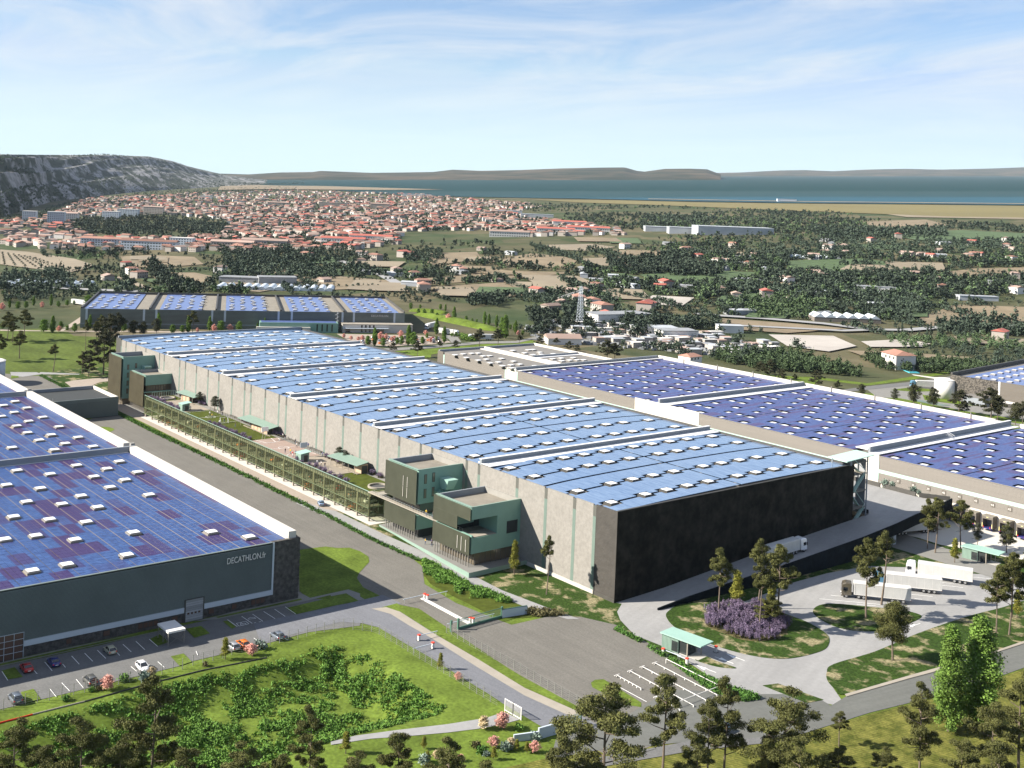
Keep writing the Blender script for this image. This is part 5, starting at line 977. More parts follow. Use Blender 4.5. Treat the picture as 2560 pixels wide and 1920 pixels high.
# sliding gate across the lane
sl_ = thing('sliding_gate', 'dark green sliding gate across the grey lane', 'gate', (*P_((770, 715)), 0), world=True)
ga = np.array(P_((768, 716))); gb = np.array(P_((1052, 636))); MB().beam((*ga, 0.35), (*gb, 0.35), 0.3, 0.5).build('bottom_beam', 'fence_green', sl_); MB().beam((*ga, 2.3), (*gb, 2.3), 0.12, 0.12).build('top_rail', 'fence_green', sl_); k = MB()
for q in range(46): p = ga+(gb-ga)*q/45; k.beam((*p, 0.5), (*p, 2.3), 0.04)
k.build('bars', 'fence_green', sl_)['kind'] = 'stuff'
for p in (ga, gb, np.array(P_((722, 730)))): MB().box(p[0]-0.2, p[0]+0.2, p[1]-0.2, p[1]+0.2, 0, 2.6).build('gate_post', 'fence_green', sl_)
gwall = thing('gate_wall', 'pale blue-grey wall end beside the sliding gate', 'wall', (*P_((1055, 640)), 0), world=True); MB().beam((*P_((1055, 638)), 0.95), (*P_((1215, 612)), 0.95), 0.35, 1.9).build('wall_body', 'wall_blue', gwall); MB().beam((*P_((1055, 638)), 2.0), (*P_((1215, 612)), 2.0), 0.2, 0.12).build('wall_rail', 'fence_green', gwall)
w2 = thing('gate_wall', 'blue-grey wall beside the lower mesh gate near the pines', 'wall', (*P_((1300, 1440)), 0), world=True); MB().beam((*P_((1130, 1440)), 0.5), (*P_((1290, 1425)), 0.7), 0.35, 1.4).build('wall_body', 'wall_blue', w2); MB().beam((*P_((1290, 1425)), 1.0), (*P_((1430, 1385)), 1.0), 0.35, 2.0).build('wall_body', 'wall_blue', w2)
mg = thing('mesh_gate', 'green mesh gate at the foot of the blue-grey drive', 'gate', (*P_((1430, 1385)), 0), world=True); k = MB(); a_ = np.array(P_((1432, 1385))); b_ = np.array(P_((1567, 1335)))
for q in range(31): p = a_+(b_-a_)*q/30; k.beam((*p, 0.1), (*p, 2.4), 0.04 if q % 30 else 0.16)
for z in (0.15, 0.6, 1.05, 1.5, 1.95, 2.4): k.beam((*a_, z), (*b_, z), 0.05)
k.build('mesh', 'fence_green', mg)
wg = thing('white_gate', 'white double gate at the start of the pale basin path', 'gate', (*P_((1070, 1240)), 0), world=True); a_ = np.array(P_((1072, 1242))); b_ = np.array(P_((1178, 1303)))
for s_ in range(2):
    p0 = a_+(b_-a_)*s_/2; p1 = a_+(b_-a_)*(s_+1)/2; k = MB()
    for z in (0.2, 2.3): k.beam((*p0, z), (*p1, z), 0.12)
    for q in (0, 1): p = p0+(p1-p0)*q; k.beam((*p, 0.0), (*p, 2.4), 0.13)
    for q in range(1, 14): p = p0+(p1-p0)*q/14; k.beam((*p, 0.2), (*p, 2.3), 0.03)
    k.build('gate_leaf', 'wall_white', wg)
# overhead lane bars of the yard: white rails on posts
gt = thing('lane_rails', 'white guide rails between the truck bays of the grey yard', 'rails', (160, -176, 0), world=True)
for a, b_ in (((500, 605), (1310, 1022)), ((340, 655), (1162, 1088)), ((180, 710), (1005, 1158)), ((10, 765), (325, 938)), ((520, 1045), (830, 1215))):
    A = G(*cK(a), 0.4); B = G(*cK(b_), 0.4); MB().beam((*A, 0.42), (*B, 0.42), 0.11, 0.1).build('rail', 'wall_white', gt); MB().beam((A[0], A[1]-0.7, 0.42), (A[0], A[1]+0.7, 0.42), 0.16, 0.12).build('rail_end', 'wall_white', gt)
    n = 6
    for q in range(n+1): x, y = A[0]+(B[0]-A[0])*q/n, A[1]+(B[1]-A[1])*q/n; MB().box(x-0.08, x+0.08, y-0.08, y+0.08, 0, 0.4).build('post', 'wall_white', gt)
fr = thing('height_bar', 'thin white overhead bar crossing the truck bays', 'overhead bar', (153, -176, 0), world=True)
A = G(*cK((650, 555)), 1.0); B = G(*cK((1350, 905)), 1.0); C_ = G(*cK((780, 1118)), 1.0)
MB().beam((*A, 1.0), (*B, 1.0), 0.1).build('bar', 'wall_white', fr); MB().beam((*B, 1.0), (*C_, 1.0), 0.1).build('bar', 'wall_white', fr)
for p in (A, B, C_): MB().box(p[0]-0.06, p[0]+0.06, p[1]-0.06, p[1]+0.06, 0, 1.0).build('post', 'wall_white', fr)
lb = MB(); lb.beam((*G(*cK((0, 905))), 0.12), (*G(*cK((395, 1118))), 0.12), 0.14, 0.01); lb.build('bay_edge_line', 'white_paint')['kind'] = 'structure'
# bicycle shelter
sh = thing('bicycle_shelter', 'white-roofed steel shelter standing in the near car park', 'shelter', (234.1, -101.6, 0.1))
MB().box(-2.9, 2.9, -1.9, 1.9, 2.7, 3.1).build('roof', 'wall_white', sh)
for x in (-2.7, 0, 2.7):
    for y in (-1.75, 1.75): MB().box(x-0.06, x+0.06, y-0.06, y+0.06, 0, 2.7).build('post', 'skylight_frame', sh)
k = MB()
for y in (-1.75, 1.75): k.beam((-2.7, y, 0.2), (0, y, 2.6), 0.05); k.beam((0, y, 0.2), (-2.7, y, 2.6), 0.05); k.beam((-2.7, y, 1.2), (2.7, y, 1.2), 0.05)
k.beam((-2.7, -1.75, 0.2), (-2.7, 1.75, 2.6), 0.05); k.beam((-2.7, 1.75, 0.2), (-2.7, -1.75, 2.6), 0.05); k.build('bracing', 'skylight_frame', sh)
# basin border line (white and red edging)
bl = thing('edging_strip', 'low edging strip along the rim of the wooded basin, red at its left end', 'edging', (230, -60, 0), world=True)
pts_ = [G(*c1(p)) for p in [(-80, 1270), (0, 1250), (200, 1198), (330, 1165), (520, 1118), (640, 1085), (900, 1012), (1250, 925), (1480, 880), (1640, 848)]]
for i, (a, b_) in enumerate(zip(pts_[:-1], pts_[1:])): MB().beam((*a, 0.1), (*b_, 0.1), 0.15, 0.25).build('edging', 'tail_light' if i < 2 else ('kerb_stone' if i < 4 else 'dark_metal'), bl)
# ================================================================== vehicles
def paint(name, col, metal=0.2): 
    if name not in M: mat(name, col, 0.35, metal=metal, coat=0.8)
    return name
def lathe_wheel(r, w, n=18):
    t_ = MB(); t_.v = []
    k = MB(); vs = []; prof = [(r*0.62, -w/2), (r*0.95, -w/2), (r, -w/2+0.03), (r, w/2-0.03), (r*0.95, w/2), (r*0.62, w/2)]
    for i in range(n):
        a = 2*PI*i/n
        for rr, y in prof: vs.append((rr*math.cos(a), y, rr*math.sin(a)))
    m_ = len(prof); k.add(vs, [(i*m_+j, i*m_+j+1, ((i+1) % n)*m_+j+1, ((i+1) % n)*m_+j) for i in range(n) for j in range(m_-1)])
    q = MB(); vs = [(0, s*(w/2-0.02), 0) for s in (-1, 1)]; 
    for s in (-1, 1):
        for i in range(n): a = 2*PI*i/n; vs.append((r*0.63*math.cos(a), s*(w/2-0.04), r*0.63*math.sin(a)))
    q.add(vs, [(0, 2+i, 2+(i+1) % n) for i in range(n)] + [(1, 2+n+(i+1) % n, 2+n+i) for i in range(n)])
    return k.mesh('tyre', 'tyre'), q.mesh('rim', 'rim')
WH = {}
def wheel(root, x, y, r, w):
    if (r, w) not in WH: WH[(r, w)] = lathe_wheel(r, w)
    t_ = place('wheel', WH[(r, w)][0], root, (x, y, r)); d = bpy.data.objects.new('rim', WH[(r, w)][1]); COL.objects.link(d); d.parent = t_
def loft(sec, m, name, parent, smooth=True, cap=True):
    """sec: list of rings (same count of 3-D points)"""
    n = len(sec[0]); k = MB(); k.v = [p for s in sec for p in s]
    for i in range(len(sec)-1):
        for j in range(n): k.f.append((i*n+j, i*n+(j+1) % n, (i+1)*n+(j+1) % n, (i+1)*n+j))
    if cap: k.f.append(tuple(range(n-1, -1, -1))); k.f.append(tuple(range((len(sec)-1)*n, len(sec)*n)))
    me = k.mesh(name, m); bm = bmesh.new(); bm.from_mesh(me); bmesh.ops.recalc_face_normals(bm, faces=bm.faces[:]); bm.to_mesh(me); bm.free()
    o = bpy.data.objects.new(name, me); COL.objects.link(o); attach(o, parent)
    if smooth: me.shade_smooth()
    return o
def car(label, pos, a, col, kind='hatch', group=None, z=0.1, cat='car', L=4.1):
    c = thing('parked_car', label, cat, (*pos, z), a, group); W2 = 0.87; h = {'hatch': 1.48, 'sedan': 1.42, 'mpv': 1.62}[kind]
    # lower body rings from rear (x=-L/2) to nose
    xs_ = [-L/2, -L/2+0.08, -L/2+0.5, -L/2+1.2, 0, L/2-1.15, L/2-0.5, L/2-0.1, L/2]; wt = [0.80, 0.95, 1, 1, 1, 1, 0.97, 0.86, 0.70]; tops = [0.78, 0.90, 0.97 if kind != 'sedan' else 0.99, 0.96, 0.92, 0.90, 0.80, 0.68, 0.58]; bots = [0.42, 0.28, 0.22, 0.20, 0.2, 0.2, 0.22, 0.27, 0.36]
    sec = []
    for x, w, t_, b_ in zip(xs_, wt, tops, bots):
        w *= W2; sec.append([(x, -w*0.92, b_), (x, -w, b_+0.12), (x, -w, t_-0.16), (x, -w*0.88, t_), (x, w*0.88, t_), (x, w, t_-0.16), (x, w, b_+0.12), (x, w*0.92, b_)])
    loft(sec, col, 'body', c)
    # cabin
    if kind == 'sedan': rx = [(-L/2+0.55, 0.95), (-L/2+1.15, h-0.04), (0.15, h), (L/2-1.35, 0.91)]
    elif kind == 'mpv': rx = [(-L/2+0.06, 0.95), (-L/2+0.30, h-0.03), (0.25, h), (L/2-1.0, 0.90)]
    else: rx = [(-L/2+0.08, 0.92), (-L/2+0.50, h-0.04), (0.10, h), (L/2-1.2, 0.90)]
    (xa, za), (xb, zb), (xc, zc), (xd, zd) = rx
    lowr = [(xa, -0.80, za), (xd, -0.76, zd), (xd, 0.76, zd), (xa, 0.80, za)]; upr = [(xb, -0.60, zb-0.05), (xc, -0.60, zc-0.05), (xc, 0.60, zc-0.05), (xb, 0.60, zb-0.05)]
    loft([lowr, upr], 'car_glass', 'windows', c, smooth=False)
    rm = (xb+xc)/2; loft([[(xb-0.03, -0.63, zb-0.06), (xc+0.04, -0.63, zc-0.06), (xc+0.04, 0.63, zc-0.06), (xb-0.03, 0.63, zb-0.06)], [(xb+0.05, -0.55, zb+0.01), (xc-0.06, -0.55, zc+0.01), (xc-0.06, 0.55, zc+0.01), (xb+0.05, 0.55, zb+0.01)]], col, 'roof', c)
    k = MB()
    for s_ in (-1, 1):
        k.beam((xa+0.02, s_*0.80, za), (xb, s_*0.62, zb-0.04), 0.09); k.beam((xd, s_*0.765, zd), (xc, s_*0.615, zc-0.04), 0.07); xm = rm-0.1; k.beam((xm, s_*0.80, 0.93), (xm, s_*0.625, h-0.06), 0.07)
    k.build('pillars', col, c)
    for s_ in (-1, 1):
        MB().box(-L/2-0.01, -L/2+0.12, s_*0.68-0.12, s_*0.68+0.12, 0.62, 0.86).build('tail_light', 'tail_light', c); MB().box(L/2-0.28, L/2-0.06, s_*0.58-0.14, s_*0.58+0.14, 0.52, 0.66).build('headlight', 'head_light', c); MB().box(L/2-1.3, L/2-1.15, s_*0.92-0.1, s_*0.92+0.1, 0.92, 1.04).build('mirror', col, c)
        for x in (-L/2+0.78, L/2-0.82): wheel(c, x, s_*0.79, 0.32, 0.22)
    MB().box(-L/2-0.03, -L/2+0.02, -0.26, 0.26, 0.50, 0.62).build('number_plate', 'plate', c)
    return c
for n_, c_, mt in (('paint_red', (0.36, 0.02, 0.02), 0.2), ('paint_blue', (0.02, 0.03, 0.16), 0.3), ('paint_cream', (0.42, 0.41, 0.29), 0.2), ('paint_grey', (0.13, 0.13, 0.12), 0.4), ('paint_white', (0.8, 0.8, 0.8), 0), ('paint_steel', (0.17, 0.20, 0.24), 0.4), ('paint_orange', (0.65, 0.17, 0.02), 0.1), ('paint_silver', (0.45, 0.46, 0.48), 0.5), ('paint_black', (0.03, 0.03, 0.035), 0.2), ('paint_sky', (0.22, 0.32, 0.45), 0.3), ('paint_beige', (0.45, 0.38, 0.28), 0.2)): paint(n_, c_, mt)
g1 = lambda x, y, z=0.7: G(*c1((x, y)), z)
CG = 'cars in the near car park'
car('red saloon parked with its tail out beside the small lawn at the left', g1(162, 903), 0, 'paint_red', 'sedan', CG, 0.07)
car('dark blue saloon parked next to empty bays', g1(330, 868), 0, 'paint_blue', 'sedan', CG, 0.07)
car('cream hatchback parked in front of the stone wall base', g1(675, 795), 0, 'paint_cream', 'hatch', CG, 0.07, L=3.8)
car('dark grey people carrier parked by the pink blossoming tree', g1(553, 980), 0, 'paint_grey', 'mpv', CG, 0.07)
car('white hatchback facing the wire fence', g1(878, 900), PI, 'paint_white', 'hatch', CG, 0.07)
car('blue-grey estate car at the left edge beside a grass patch', g1(93, 1090), 0, 'paint_steel', 'mpv', CG, 0.07)
car('slate grey hatchback at the right end of the fence row', g1(1703, 706), 0, 'paint_steel', 'hatch', CG, 0.07)
car('silver car half hidden behind the small green tree', g1(1432, 772), 0, 'paint_silver', 'hatch', CG, 0.07)
car('orange hatchback parked between the silver car and pink shrub', g1(1490, 757), 0, 'paint_orange', 'hatch', CG, 0.07)
x, y = G(*crop(640, 1060, 320)((1125, 1365)), 0.7); car('silver-blue saloon driving in at the near end of the glazed car park', (x, y), R(-20), 'paint_sky', 'sedan', None, 0.12)
x, y = G(*c3((350, 1285)), 0.7); car('blue hatchback on the front road behind the pines', (x, y), R(95), 'paint_sky', 'hatch', None, 0.1)
x, y = G(*cW((1822, 1519)), 0.7)
PG = 'cars parked inside the glazed car park'; cols_ = ['paint_silver', 'paint_white', 'paint_black', 'paint_grey', 'paint_red', 'paint_steel', 'paint_beige', 'paint_orange']; names_ = ['silver', 'white', 'black', 'grey', 'red', 'blue-grey', 'beige', 'orange']
protos = {}; rr_ = np.random.default_rng(5)
for lev, zz_ in ((0, 0.14), (1, 4.02)):
    for i, x in enumerate(np.arange(291, 455, 4.6 if lev == 0 else 8.5)):
        if lev == 0 and rr_.random() < 0.18: continue
        q = int(rr_.integers(0, len(cols_))); lab = '%s car parked behind the tinted glass on the %s floor' % (names_[q], 'ground' if lev == 0 else 'upper')
        if q not in protos: protos[q] = car(lab, (x, -186.6), R(90), cols_[q], ['hatch', 'sedan', 'mpv'][q % 3], PG, zz_)
        else: dup(protos[q], (x+rr_.uniform(-.2, .2), -186.6, zz_), R(90)+(PI if rr_.random() < 0.4 else 0), 1.0, lab)
def truck(label, pos, a, cab, z=0.1, pitch=0.0, group='articulated trucks', trailer=True, blue=False):
    t_ = thing('truck', label, 'truck', (*pos, z), a, group); t_.rotation_euler = (0, -pitch, a)
    # +x is forwards; cab occupies x 6.2..8.4, trailer -8.2..5.4
    W2 = 1.25
    sec = []
    for x, zt, zb_, w in ((5.95, 3.55, 0.75, 1.0), (6.2, 3.75, 0.7, 1.0), (7.4, 3.78, 0.6, 1.0), (8.15, 3.45, 0.5, 0.99), (8.32, 2.7, 0.45, 0.97), (8.38, 1.5, 0.4, 0.95), (8.30, 0.6, 0.4, 0.92)):
        sec.append([(x, -W2*w, zb_), (x, -W2*w, zt-0.25), (x, -W2*w*0.85, zt), (x, W2*w*0.85, zt), (x, W2*w, zt-0.25), (x, W2*w, zb_)])
    loft(sec, cab, 'cab', t_, smooth=False)
    k = MB(); k.add([(8.40, -1.12, 1.75), (8.40, 1.12, 1.75), (8.30, 1.1, 2.75), (8.30, -1.1, 2.75)], [(0, 1, 2, 3)]); k.build('windscreen', 'car_glass', t_)
    for s_ in (-1, 1):
        MB().box(6.9, 7.9, s_*1.255-0.01, s_*1.255+0.01, 1.75, 2.6).build('side_window', 'car_glass', t_); MB().box(8.05, 8.2, s_*1.45-0.12, s_*1.45+0.12, 1.8, 2.6).build('mirror', 'chassis', t_); MB().box(8.3, 8.44, s_*0.9-0.2, s_*0.9+0.2, 0.6, 0.85).build('headlight', 'head_light', t_)
    MB().box(2.2, 7.8, -0.55, 0.55, 0.6, 1.0).build('chassis', 'chassis', t_); MB().box(8.0, 8.42, -1.2, 1.2, 0.35, 0.6).build('bumper', 'chassis', t_)
    for x in (7.2, 4.2, 3.0):
        for s_ in (-1, 1): wheel(t_, x, s_*1.05, 0.5, 0.32)
    # trailer: soft-cornered box with raised rails
    k = MB(); prof = [(-1.27, 1.05), (-1.27, 3.82), (-1.15, 3.98), (1.15, 3.98), (1.27, 3.82), (1.27, 1.05)]
    loft([[(x, y, z_) for y, z_ in prof] for x in (-8.2, 5.4)], 'trailer_white', 'trailer_body', t_, smooth=False)
    k = MB()
    for s_ in (-1.29, 1.29): k.box(-8.2, 5.4, s_-0.02, s_+0.02, 1.0, 1.12); k.box(-8.22, 5.42, s_-0.02, s_+0.02, 3.74, 3.84); k.box(5.1, 5.2, s_-0.015, s_+0.015, 1.1, 3.8)
    for x in np.arange(-7.8, 5, 1.9): k.box(x, x+0.05, -1.285, 1.285, 1.1, 3.86)
    k.build('trailer_rails', 'wall_white', t_); MB().box(-8.24, -8.2, -0.03, 0.03, 1.1, 3.9).build('door_seam', 'shed_grey', t_); MB().box(-8.0, 4.0, -0.5, 0.5, 0.75, 1.04).build('trailer_chassis', 'chassis', t_)
    for x in (-6.4, -5.1, -3.8):
        for s_ in (-1, 1): wheel(t_, x, s_*1.08, 0.5, 0.34)
    MB().box(-8.26, -8.2, -1.1, 1.1, 0.55, 0.75).build('under_bar', 'chassis', t_)
    for s_ in (-1, 1): MB().box(-8.27, -8.23, s_*0.95-0.15, s_*0.95+0.15, 0.78, 0.9).build('tail_light', 'tail_light', t_)
    return t_
for (pf, pr, lab, cb_) in (((1103, 462), (1518, 500), 'white trailer truck with dark brown cab, nearest of the three parked side by side', 'cab_brown'), ((1302, 402), (1708, 440), 'white trailer truck with blue glassy cab, middle of the three parked', 'cab_blue'), ((1500, 330), (1897, 385), 'white trailer truck with white cab, farthest of the three parked', 'cab_white')):
    if cb_ not in M: paint(cb_, {'cab_brown': (0.10, 0.085, 0.06), 'cab_blue': (0.10, 0.24, 0.36), 'cab_white': (0.85, 0.85, 0.85)}[cb_])
    A = np.array(G(*c3(pf), 0.6)); B = np.array(G(*c3(pr), 0.9)); d = (A-B)/np.linalg.norm(A-B); mid = B+d*8.25+np.array([-d[1], d[0]])*(-1.0); truck(lab, tuple(mid), math.atan2(d[1], d[0]), cb_, 0.12)
truck('white truck driving up the ramp along the black wall', (193.0, -254.5), R(-94), 'cab_white', 3.45, R(3.6), None)
truck('grey trailer truck standing in the shade under the raised deck', (192.5, -316.5), R(-106), 'cab_brown', 0.2, 0, None)
x, y = G(*cR5((1390, 370)), 0); truck('white truck with blue cab in the service yard beyond the white tank', (x, y), R(50), 'cab_blue', 0.1, 0, None)
x, y = G(*crop(900, 760, 500)((1340, 400)), 0); truck('white truck beyond the grey roof, side on', (x, y), R(62), 'cab_white', float(terr(x, y)), 0, None)
x, y = G(*crop(900, 760, 500)((790, 270)), 0); truck('white truck beside the far white office wing', (x, y), R(120), 'cab_white', float(terr(x, y)), 0, None)
x, y = G(*crop(900, 760, 500)((965, 340)), 0); truck('white truck seen end on between the far poplars', (x, y), R(200), 'cab_white', float(terr(x, y)), 0, None)
x, y = G(*cF1((490, 990))); truck('white truck behind the left end of the far warehouse', (x, y), R(200), 'cab_white', float(terr(x, y)), 0, None)

# ================================================================== people
mat('skin', (0.45, 0.28, 0.2), 0.7)
def person_mesh(seed, top, leg):
    """one continuous figure grown by a skin modifier from a posed skeleton; colours by height"""
    g = random.Random(seed); st = g.uniform(0.08, 0.32); sw = g.uniform(0.1, 0.5); ar = g.choice((0.2, 0.5, 1.0))
    V = [(0, 0, 0.95), (0, 0, 1.2), (0, 0, 1.42), (0.01, 0, 1.52), (0.02, 0, 1.66), (0.02, 0, 1.76),
         (0, 0.18, 1.40), (-0.12*sw*4, 0.27, 1.14), (0.05+0.3*ar, 0.25, 0.92+0.25*ar), (0, -0.18, 1.40), (0.12*sw*4, -0.27, 1.14), (-0.02+0.2*ar, -0.25, 0.90),
         (0, 0.10, 0.90), (st*0.6, 0.11, 0.50), (st*0.5, 0.12, 0.08), (st*0.5+0.16, 0.12, 0.04), (0, -0.10, 0.90), (-st*0.4, -0.11, 0.50), (-st, -0.12, 0.08), (-st+0.16, -0.12, 0.04)]
    E_ = [(0, 1), (1, 2), (2, 3), (3, 4), (4, 5), (2, 6), (6, 7), (7, 8), (2, 9), (9, 10), (10, 11), (0, 12), (12, 13), (13, 14), (14, 15), (0, 16), (16, 17), (17, 18), (18, 19)]
    Rd = [0.15, 0.13, 0.15, 0.06, 0.11, 0.09, 0.065, 0.05, 0.04, 0.065, 0.05, 0.04, 0.10, 0.07, 0.05, 0.04, 0.10, 0.07, 0.05, 0.04]
    me = bpy.data.meshes.new('person'); me.from_pydata(V, E_, []); o = bpy.data.objects.new('tmp', me); COL.objects.link(o); md = o.modifiers.new('s', 'SKIN'); me.skin_vertices[0].data[0].use_root = True
    for i, r in enumerate(Rd): me.skin_vertices[0].data[i].radius = (r, r)
    sb = o.modifiers.new('b', 'SUBSURF'); sb.levels = 1; dg = bpy.context.evaluated_depsgraph_get(); out_ = bpy.data.meshes.new_from_object(o.evaluated_get(dg)); bpy.data.objects.remove(o)
    out_.materials.clear(); [out_.materials.append(M[q]) for q in ('skin', top, leg, 'chassis')]
    for p in out_.polygons:
        z = p.center.z; y = abs(p.center.y); p.material_index = 3 if z > 1.72 or z < 0.1 else (0 if z > 1.47 or (y > 0.2 and z < 1.12) else (1 if z > 0.93 else 2))
    out_.shade_smooth(); out_.name = 'person'; return out_
mat('cloth_yellow', (0.7, 0.45, 0.03)); mat('cloth_blue', (0.06, 0.08, 0.3)); mat('cloth_white', (0.75, 0.75, 0.75)); mat('cloth_dark', (0.05, 0.05, 0.06)); mat('cloth_red', (0.5, 0.05, 0.05)); mat('cloth_jeans', (0.10, 0.13, 0.22))
PM = [person_mesh(1, 'cloth_yellow', 'cloth_jeans'), person_mesh(2, 'cloth_white', 'cloth_dark'), person_mesh(3, 'cloth_dark', 'cloth_jeans'), person_mesh(4, 'cloth_blue', 'cloth_dark'), person_mesh(5, 'cloth_red', 'cloth_white')]
wear = ['yellow top and jeans', 'white top and dark trousers', 'dark top and jeans', 'blue top and dark trousers', 'red top and white trousers']
def person(kind, pos, z, a, where):
    o = place('person', PM[kind], None, (pos[0], pos[1], z), a); tag(o, 'person in %s %s' % (wear[kind], where), 'person')
person(0, (257.4, -183.1), 8.95, R(120), 'walking on the pale walkway'); person(2, (264.4, -183.4), 8.95, R(-10), 'standing further along the walkway'); person(2, (254.6, -183.4), 8.95, R(0), 'near the front block on the walkway')
person(0, (257.0, -182.9), 1.27, R(40), 'on the terrace plinth between the two near blocks'); person(3, (255.6, -184.0), 1.27, R(200), 'following on the terrace plinth'); person(2, (254.4, -183.2), 1.27, R(180), 'by the posts of the front block')
zc = ZG+0.16
for i, (k_, x, y, wh) in enumerate([(2, 343.8, -186.3, 'at the near corner of the pink court'), (0, 342.2, -187.4, 'playing ball on the pink court'), (3, 339.8, -188.0, 'beside the hoop on the pink court'), (4, 338.9, -186.4, 'crouching by the stair tower on the court'), (1, 349.4, -193.6, 'near the court railing'), (2, 354.8, -196.0, 'walking on the garden path by the dark bench'), (2, 351.8, -196.3, 'on the garden path by the wall'), (3, 347.2, -196.8, 'close to the wall near the benches'), (1, 364.6, -196.4, 'in white near the long pavilion end'), (2, 362.4, -196.3, 'standing at the court corner'), (1, 411.5, -190.4, 'playing on the football pitch'), (0, 407.2, -189.4, 'in the pitch centre circle'), (1, 412.0, -193.8, 'by the pitch railing'), (2, 409.3, -194.4, 'leaning on the pitch railing'), (1, 424.4, -188.3, 'beside the far stair tower'), (2, 398.0, -190.0, 'keeping the small goal'), (1, 395.2, -186.8, 'on the lawn before the long pavilion'), (2, 388.5, -189.8, 'under the edge of the long pavilion'), (1, 324.6, -187.5, 'in white on the near deck'), (1, 322.8, -187.9, 'talking on the near deck'), (2, 320.5, -187.9, 'in dark clothes on the near deck'), (3, 333.6, -194.6, 'strolling behind the court'), (2, 444.8, -190.6, 'beside the far pavilion'), (0, 374.5, -193.6, 'under the long pavilion roof')]):
    person(k_, (x, y), zc, i*1.7, wh)

# ================================================================== trees near and middle
def trunk_mb(h, r0, bend, limbs, seed, top=0.95):
    g = random.Random(seed); k = MB(); p = (0, 0, 0); n = 7; pts_ = []
    for i in range(n+1): t_ = i/n; pts_.append((bend*math.sin(t_*2.2)*h*0.05, bend*math.cos(t_*3)*h*0.02-bend*h*0.02, h*top*t_))
    for i in range(n): k.tube(pts_[i], pts_[i+1], r0*(1-0.8*i/n), r0*(1-0.8*(i+1)/n), 7)
    for (z, a, L, up) in limbs:
        i = min(n-1, int(z/(h*top)*n)); b_ = pts_[i]; q0 = (b_[0], b_[1], z); q1 = (b_[0]+math.cos(a)*L*0.5, b_[1]+math.sin(a)*L*0.5, z+up*0.4); q2 = (b_[0]+math.cos(a)*L, b_[1]+math.sin(a)*L, z+up); k.tube(q0, q1, r0*0.35, r0*0.2, 5); k.tube(q1, q2, r0*0.2, r0*0.06, 5)
    return k
def pine_proto(seed, wide=1.0, low=0.45, leafm='needle', per=260, label='', hgt=10.0, leafs=0.24, nl=11):
    """10 m pine: bare lower trunk, uneven tiered pads of needles"""
    g = random.Random(seed); limbs = []; cl = []
    for i in range(nl):
        t_ = i/(nl-1); z = hgt*(low + (0.93-low)*t_) ; a = i*2.4+g.uniform(-0.5, 0.5); L = wide*g.uniform(0.75, 1.3)*(2.6*(1-t_)**0.7+0.45)*(0.55+0.9*min(1, t_*3+0.35)*0.6); up = g.uniform(0.2, 0.9); limbs.append((z-0.3, a, L, up))
        for q in range(2 if L > 1.4 else 1):
            f_ = 1.0 if q == 0 else 0.5; s_ = g.uniform(0.5, 0.95)*(0.62+0.3*wide); cl.append((math.cos(a)*L*f_, math.sin(a)*L*f_, z+up*f_+g.uniform(-0.1, 0.3), s_, s_, s_*0.5))
            cl.append((math.cos(a+0.5)*L*f_*0.8, math.sin(a+0.5)*L*f_*0.8, z+up*f_+0.35, s_*0.75, s_*0.75, s_*0.42))
    cl.append((0, 0, hgt*0.93, 0.8, 0.8, 0.65)); cl.append((0.2, 0.1, hgt*0.85, 1.05, 1.0, 0.6))
    V, F = leaves(cl, per, leafs, seed+50); return trunk_mb(hgt, 0.17, g.uniform(-1, 1), limbs, seed).mesh('trunk', 'bark'), np_mesh('crown', V, F, leafm)
def round_proto(seed, leafm, w=2.6, h=10.0, low=0.25, per=230, n=16, leafs=0.26, taper=0.3, bark='bark', cone=False):
    g = random.Random(seed); cl = []; limbs = []
    for i in range(n):
        t_ = (i+0.5)/n; z = h*(low+(0.92-low)*t_); prof = math.sin(PI*(0.12+0.83*t_))**0.7 if not cone else (1-t_)**0.8*0.95+0.1*math.sin(t_*9); rr = w*prof*g.uniform(0.35, 0.82); a = i*2.39996+g.uniform(-.3, .3)
        s_ = w*g.uniform(0.30, 0.46)*(0.6+0.5*prof); cl.append((rr*math.cos(a), rr*math.sin(a), z, s_, s_, s_*0.8))
        if i % 2 == 0: limbs.append((z*0.85, a, rr, z*0.12))
        if i % 2: cl.append((rr*0.3*math.cos(a+2), rr*0.3*math.sin(a+2), z+0.2, s_, s_, s_*0.8))
    V, F = leaves(cl, per, leafs, seed+9); return trunk_mb(h, 0.16, g.uniform(-.5, .5), limbs, seed).mesh('trunk', bark), np_mesh('crown', V, F, leafm)
def poplar_proto(seed, leafm='leaf_poplar', w=1.15, per=620):
    g = random.Random(seed); cl = []; h = 10
    for i in range(34):
        t_ = i/33; z = h*(0.10+0.86*t_); prof = (math.sin(PI*min(1, 0.16+0.78*t_))**0.65)*(1.0 if t_ < 0.6 else 1-(t_-0.6)*1.5); a = i*2.4; rr = w*prof*g.uniform(0.25, 0.8); s_ = w*g.uniform(0.36, 0.5)*(0.6+0.5*prof); cl.append((rr*math.cos(a), rr*math.sin(a), z, s_, s_, s_*1.6))
    V, F = leaves(cl, per, 0.12, seed+3); return trunk_mb(h, 0.16, 0.2, [], seed).mesh('trunk', 'bark'), np_mesh('crown', V, F, leafm)
def mk_tree(name, meshes, label, cat, loc, sc, rz=0, group=None):
    r = thing(name, label, cat, loc if len(loc) == 3 else (*loc, 0), rz, group); r.scale = (sc, sc, sc) if not hasattr(sc, '__len__') else sc
    for nm_, me in zip(('trunk', 'crown'), meshes): o = bpy.data.objects.new(nm_, me); COL.objects.link(o); o.parent = r
    return r
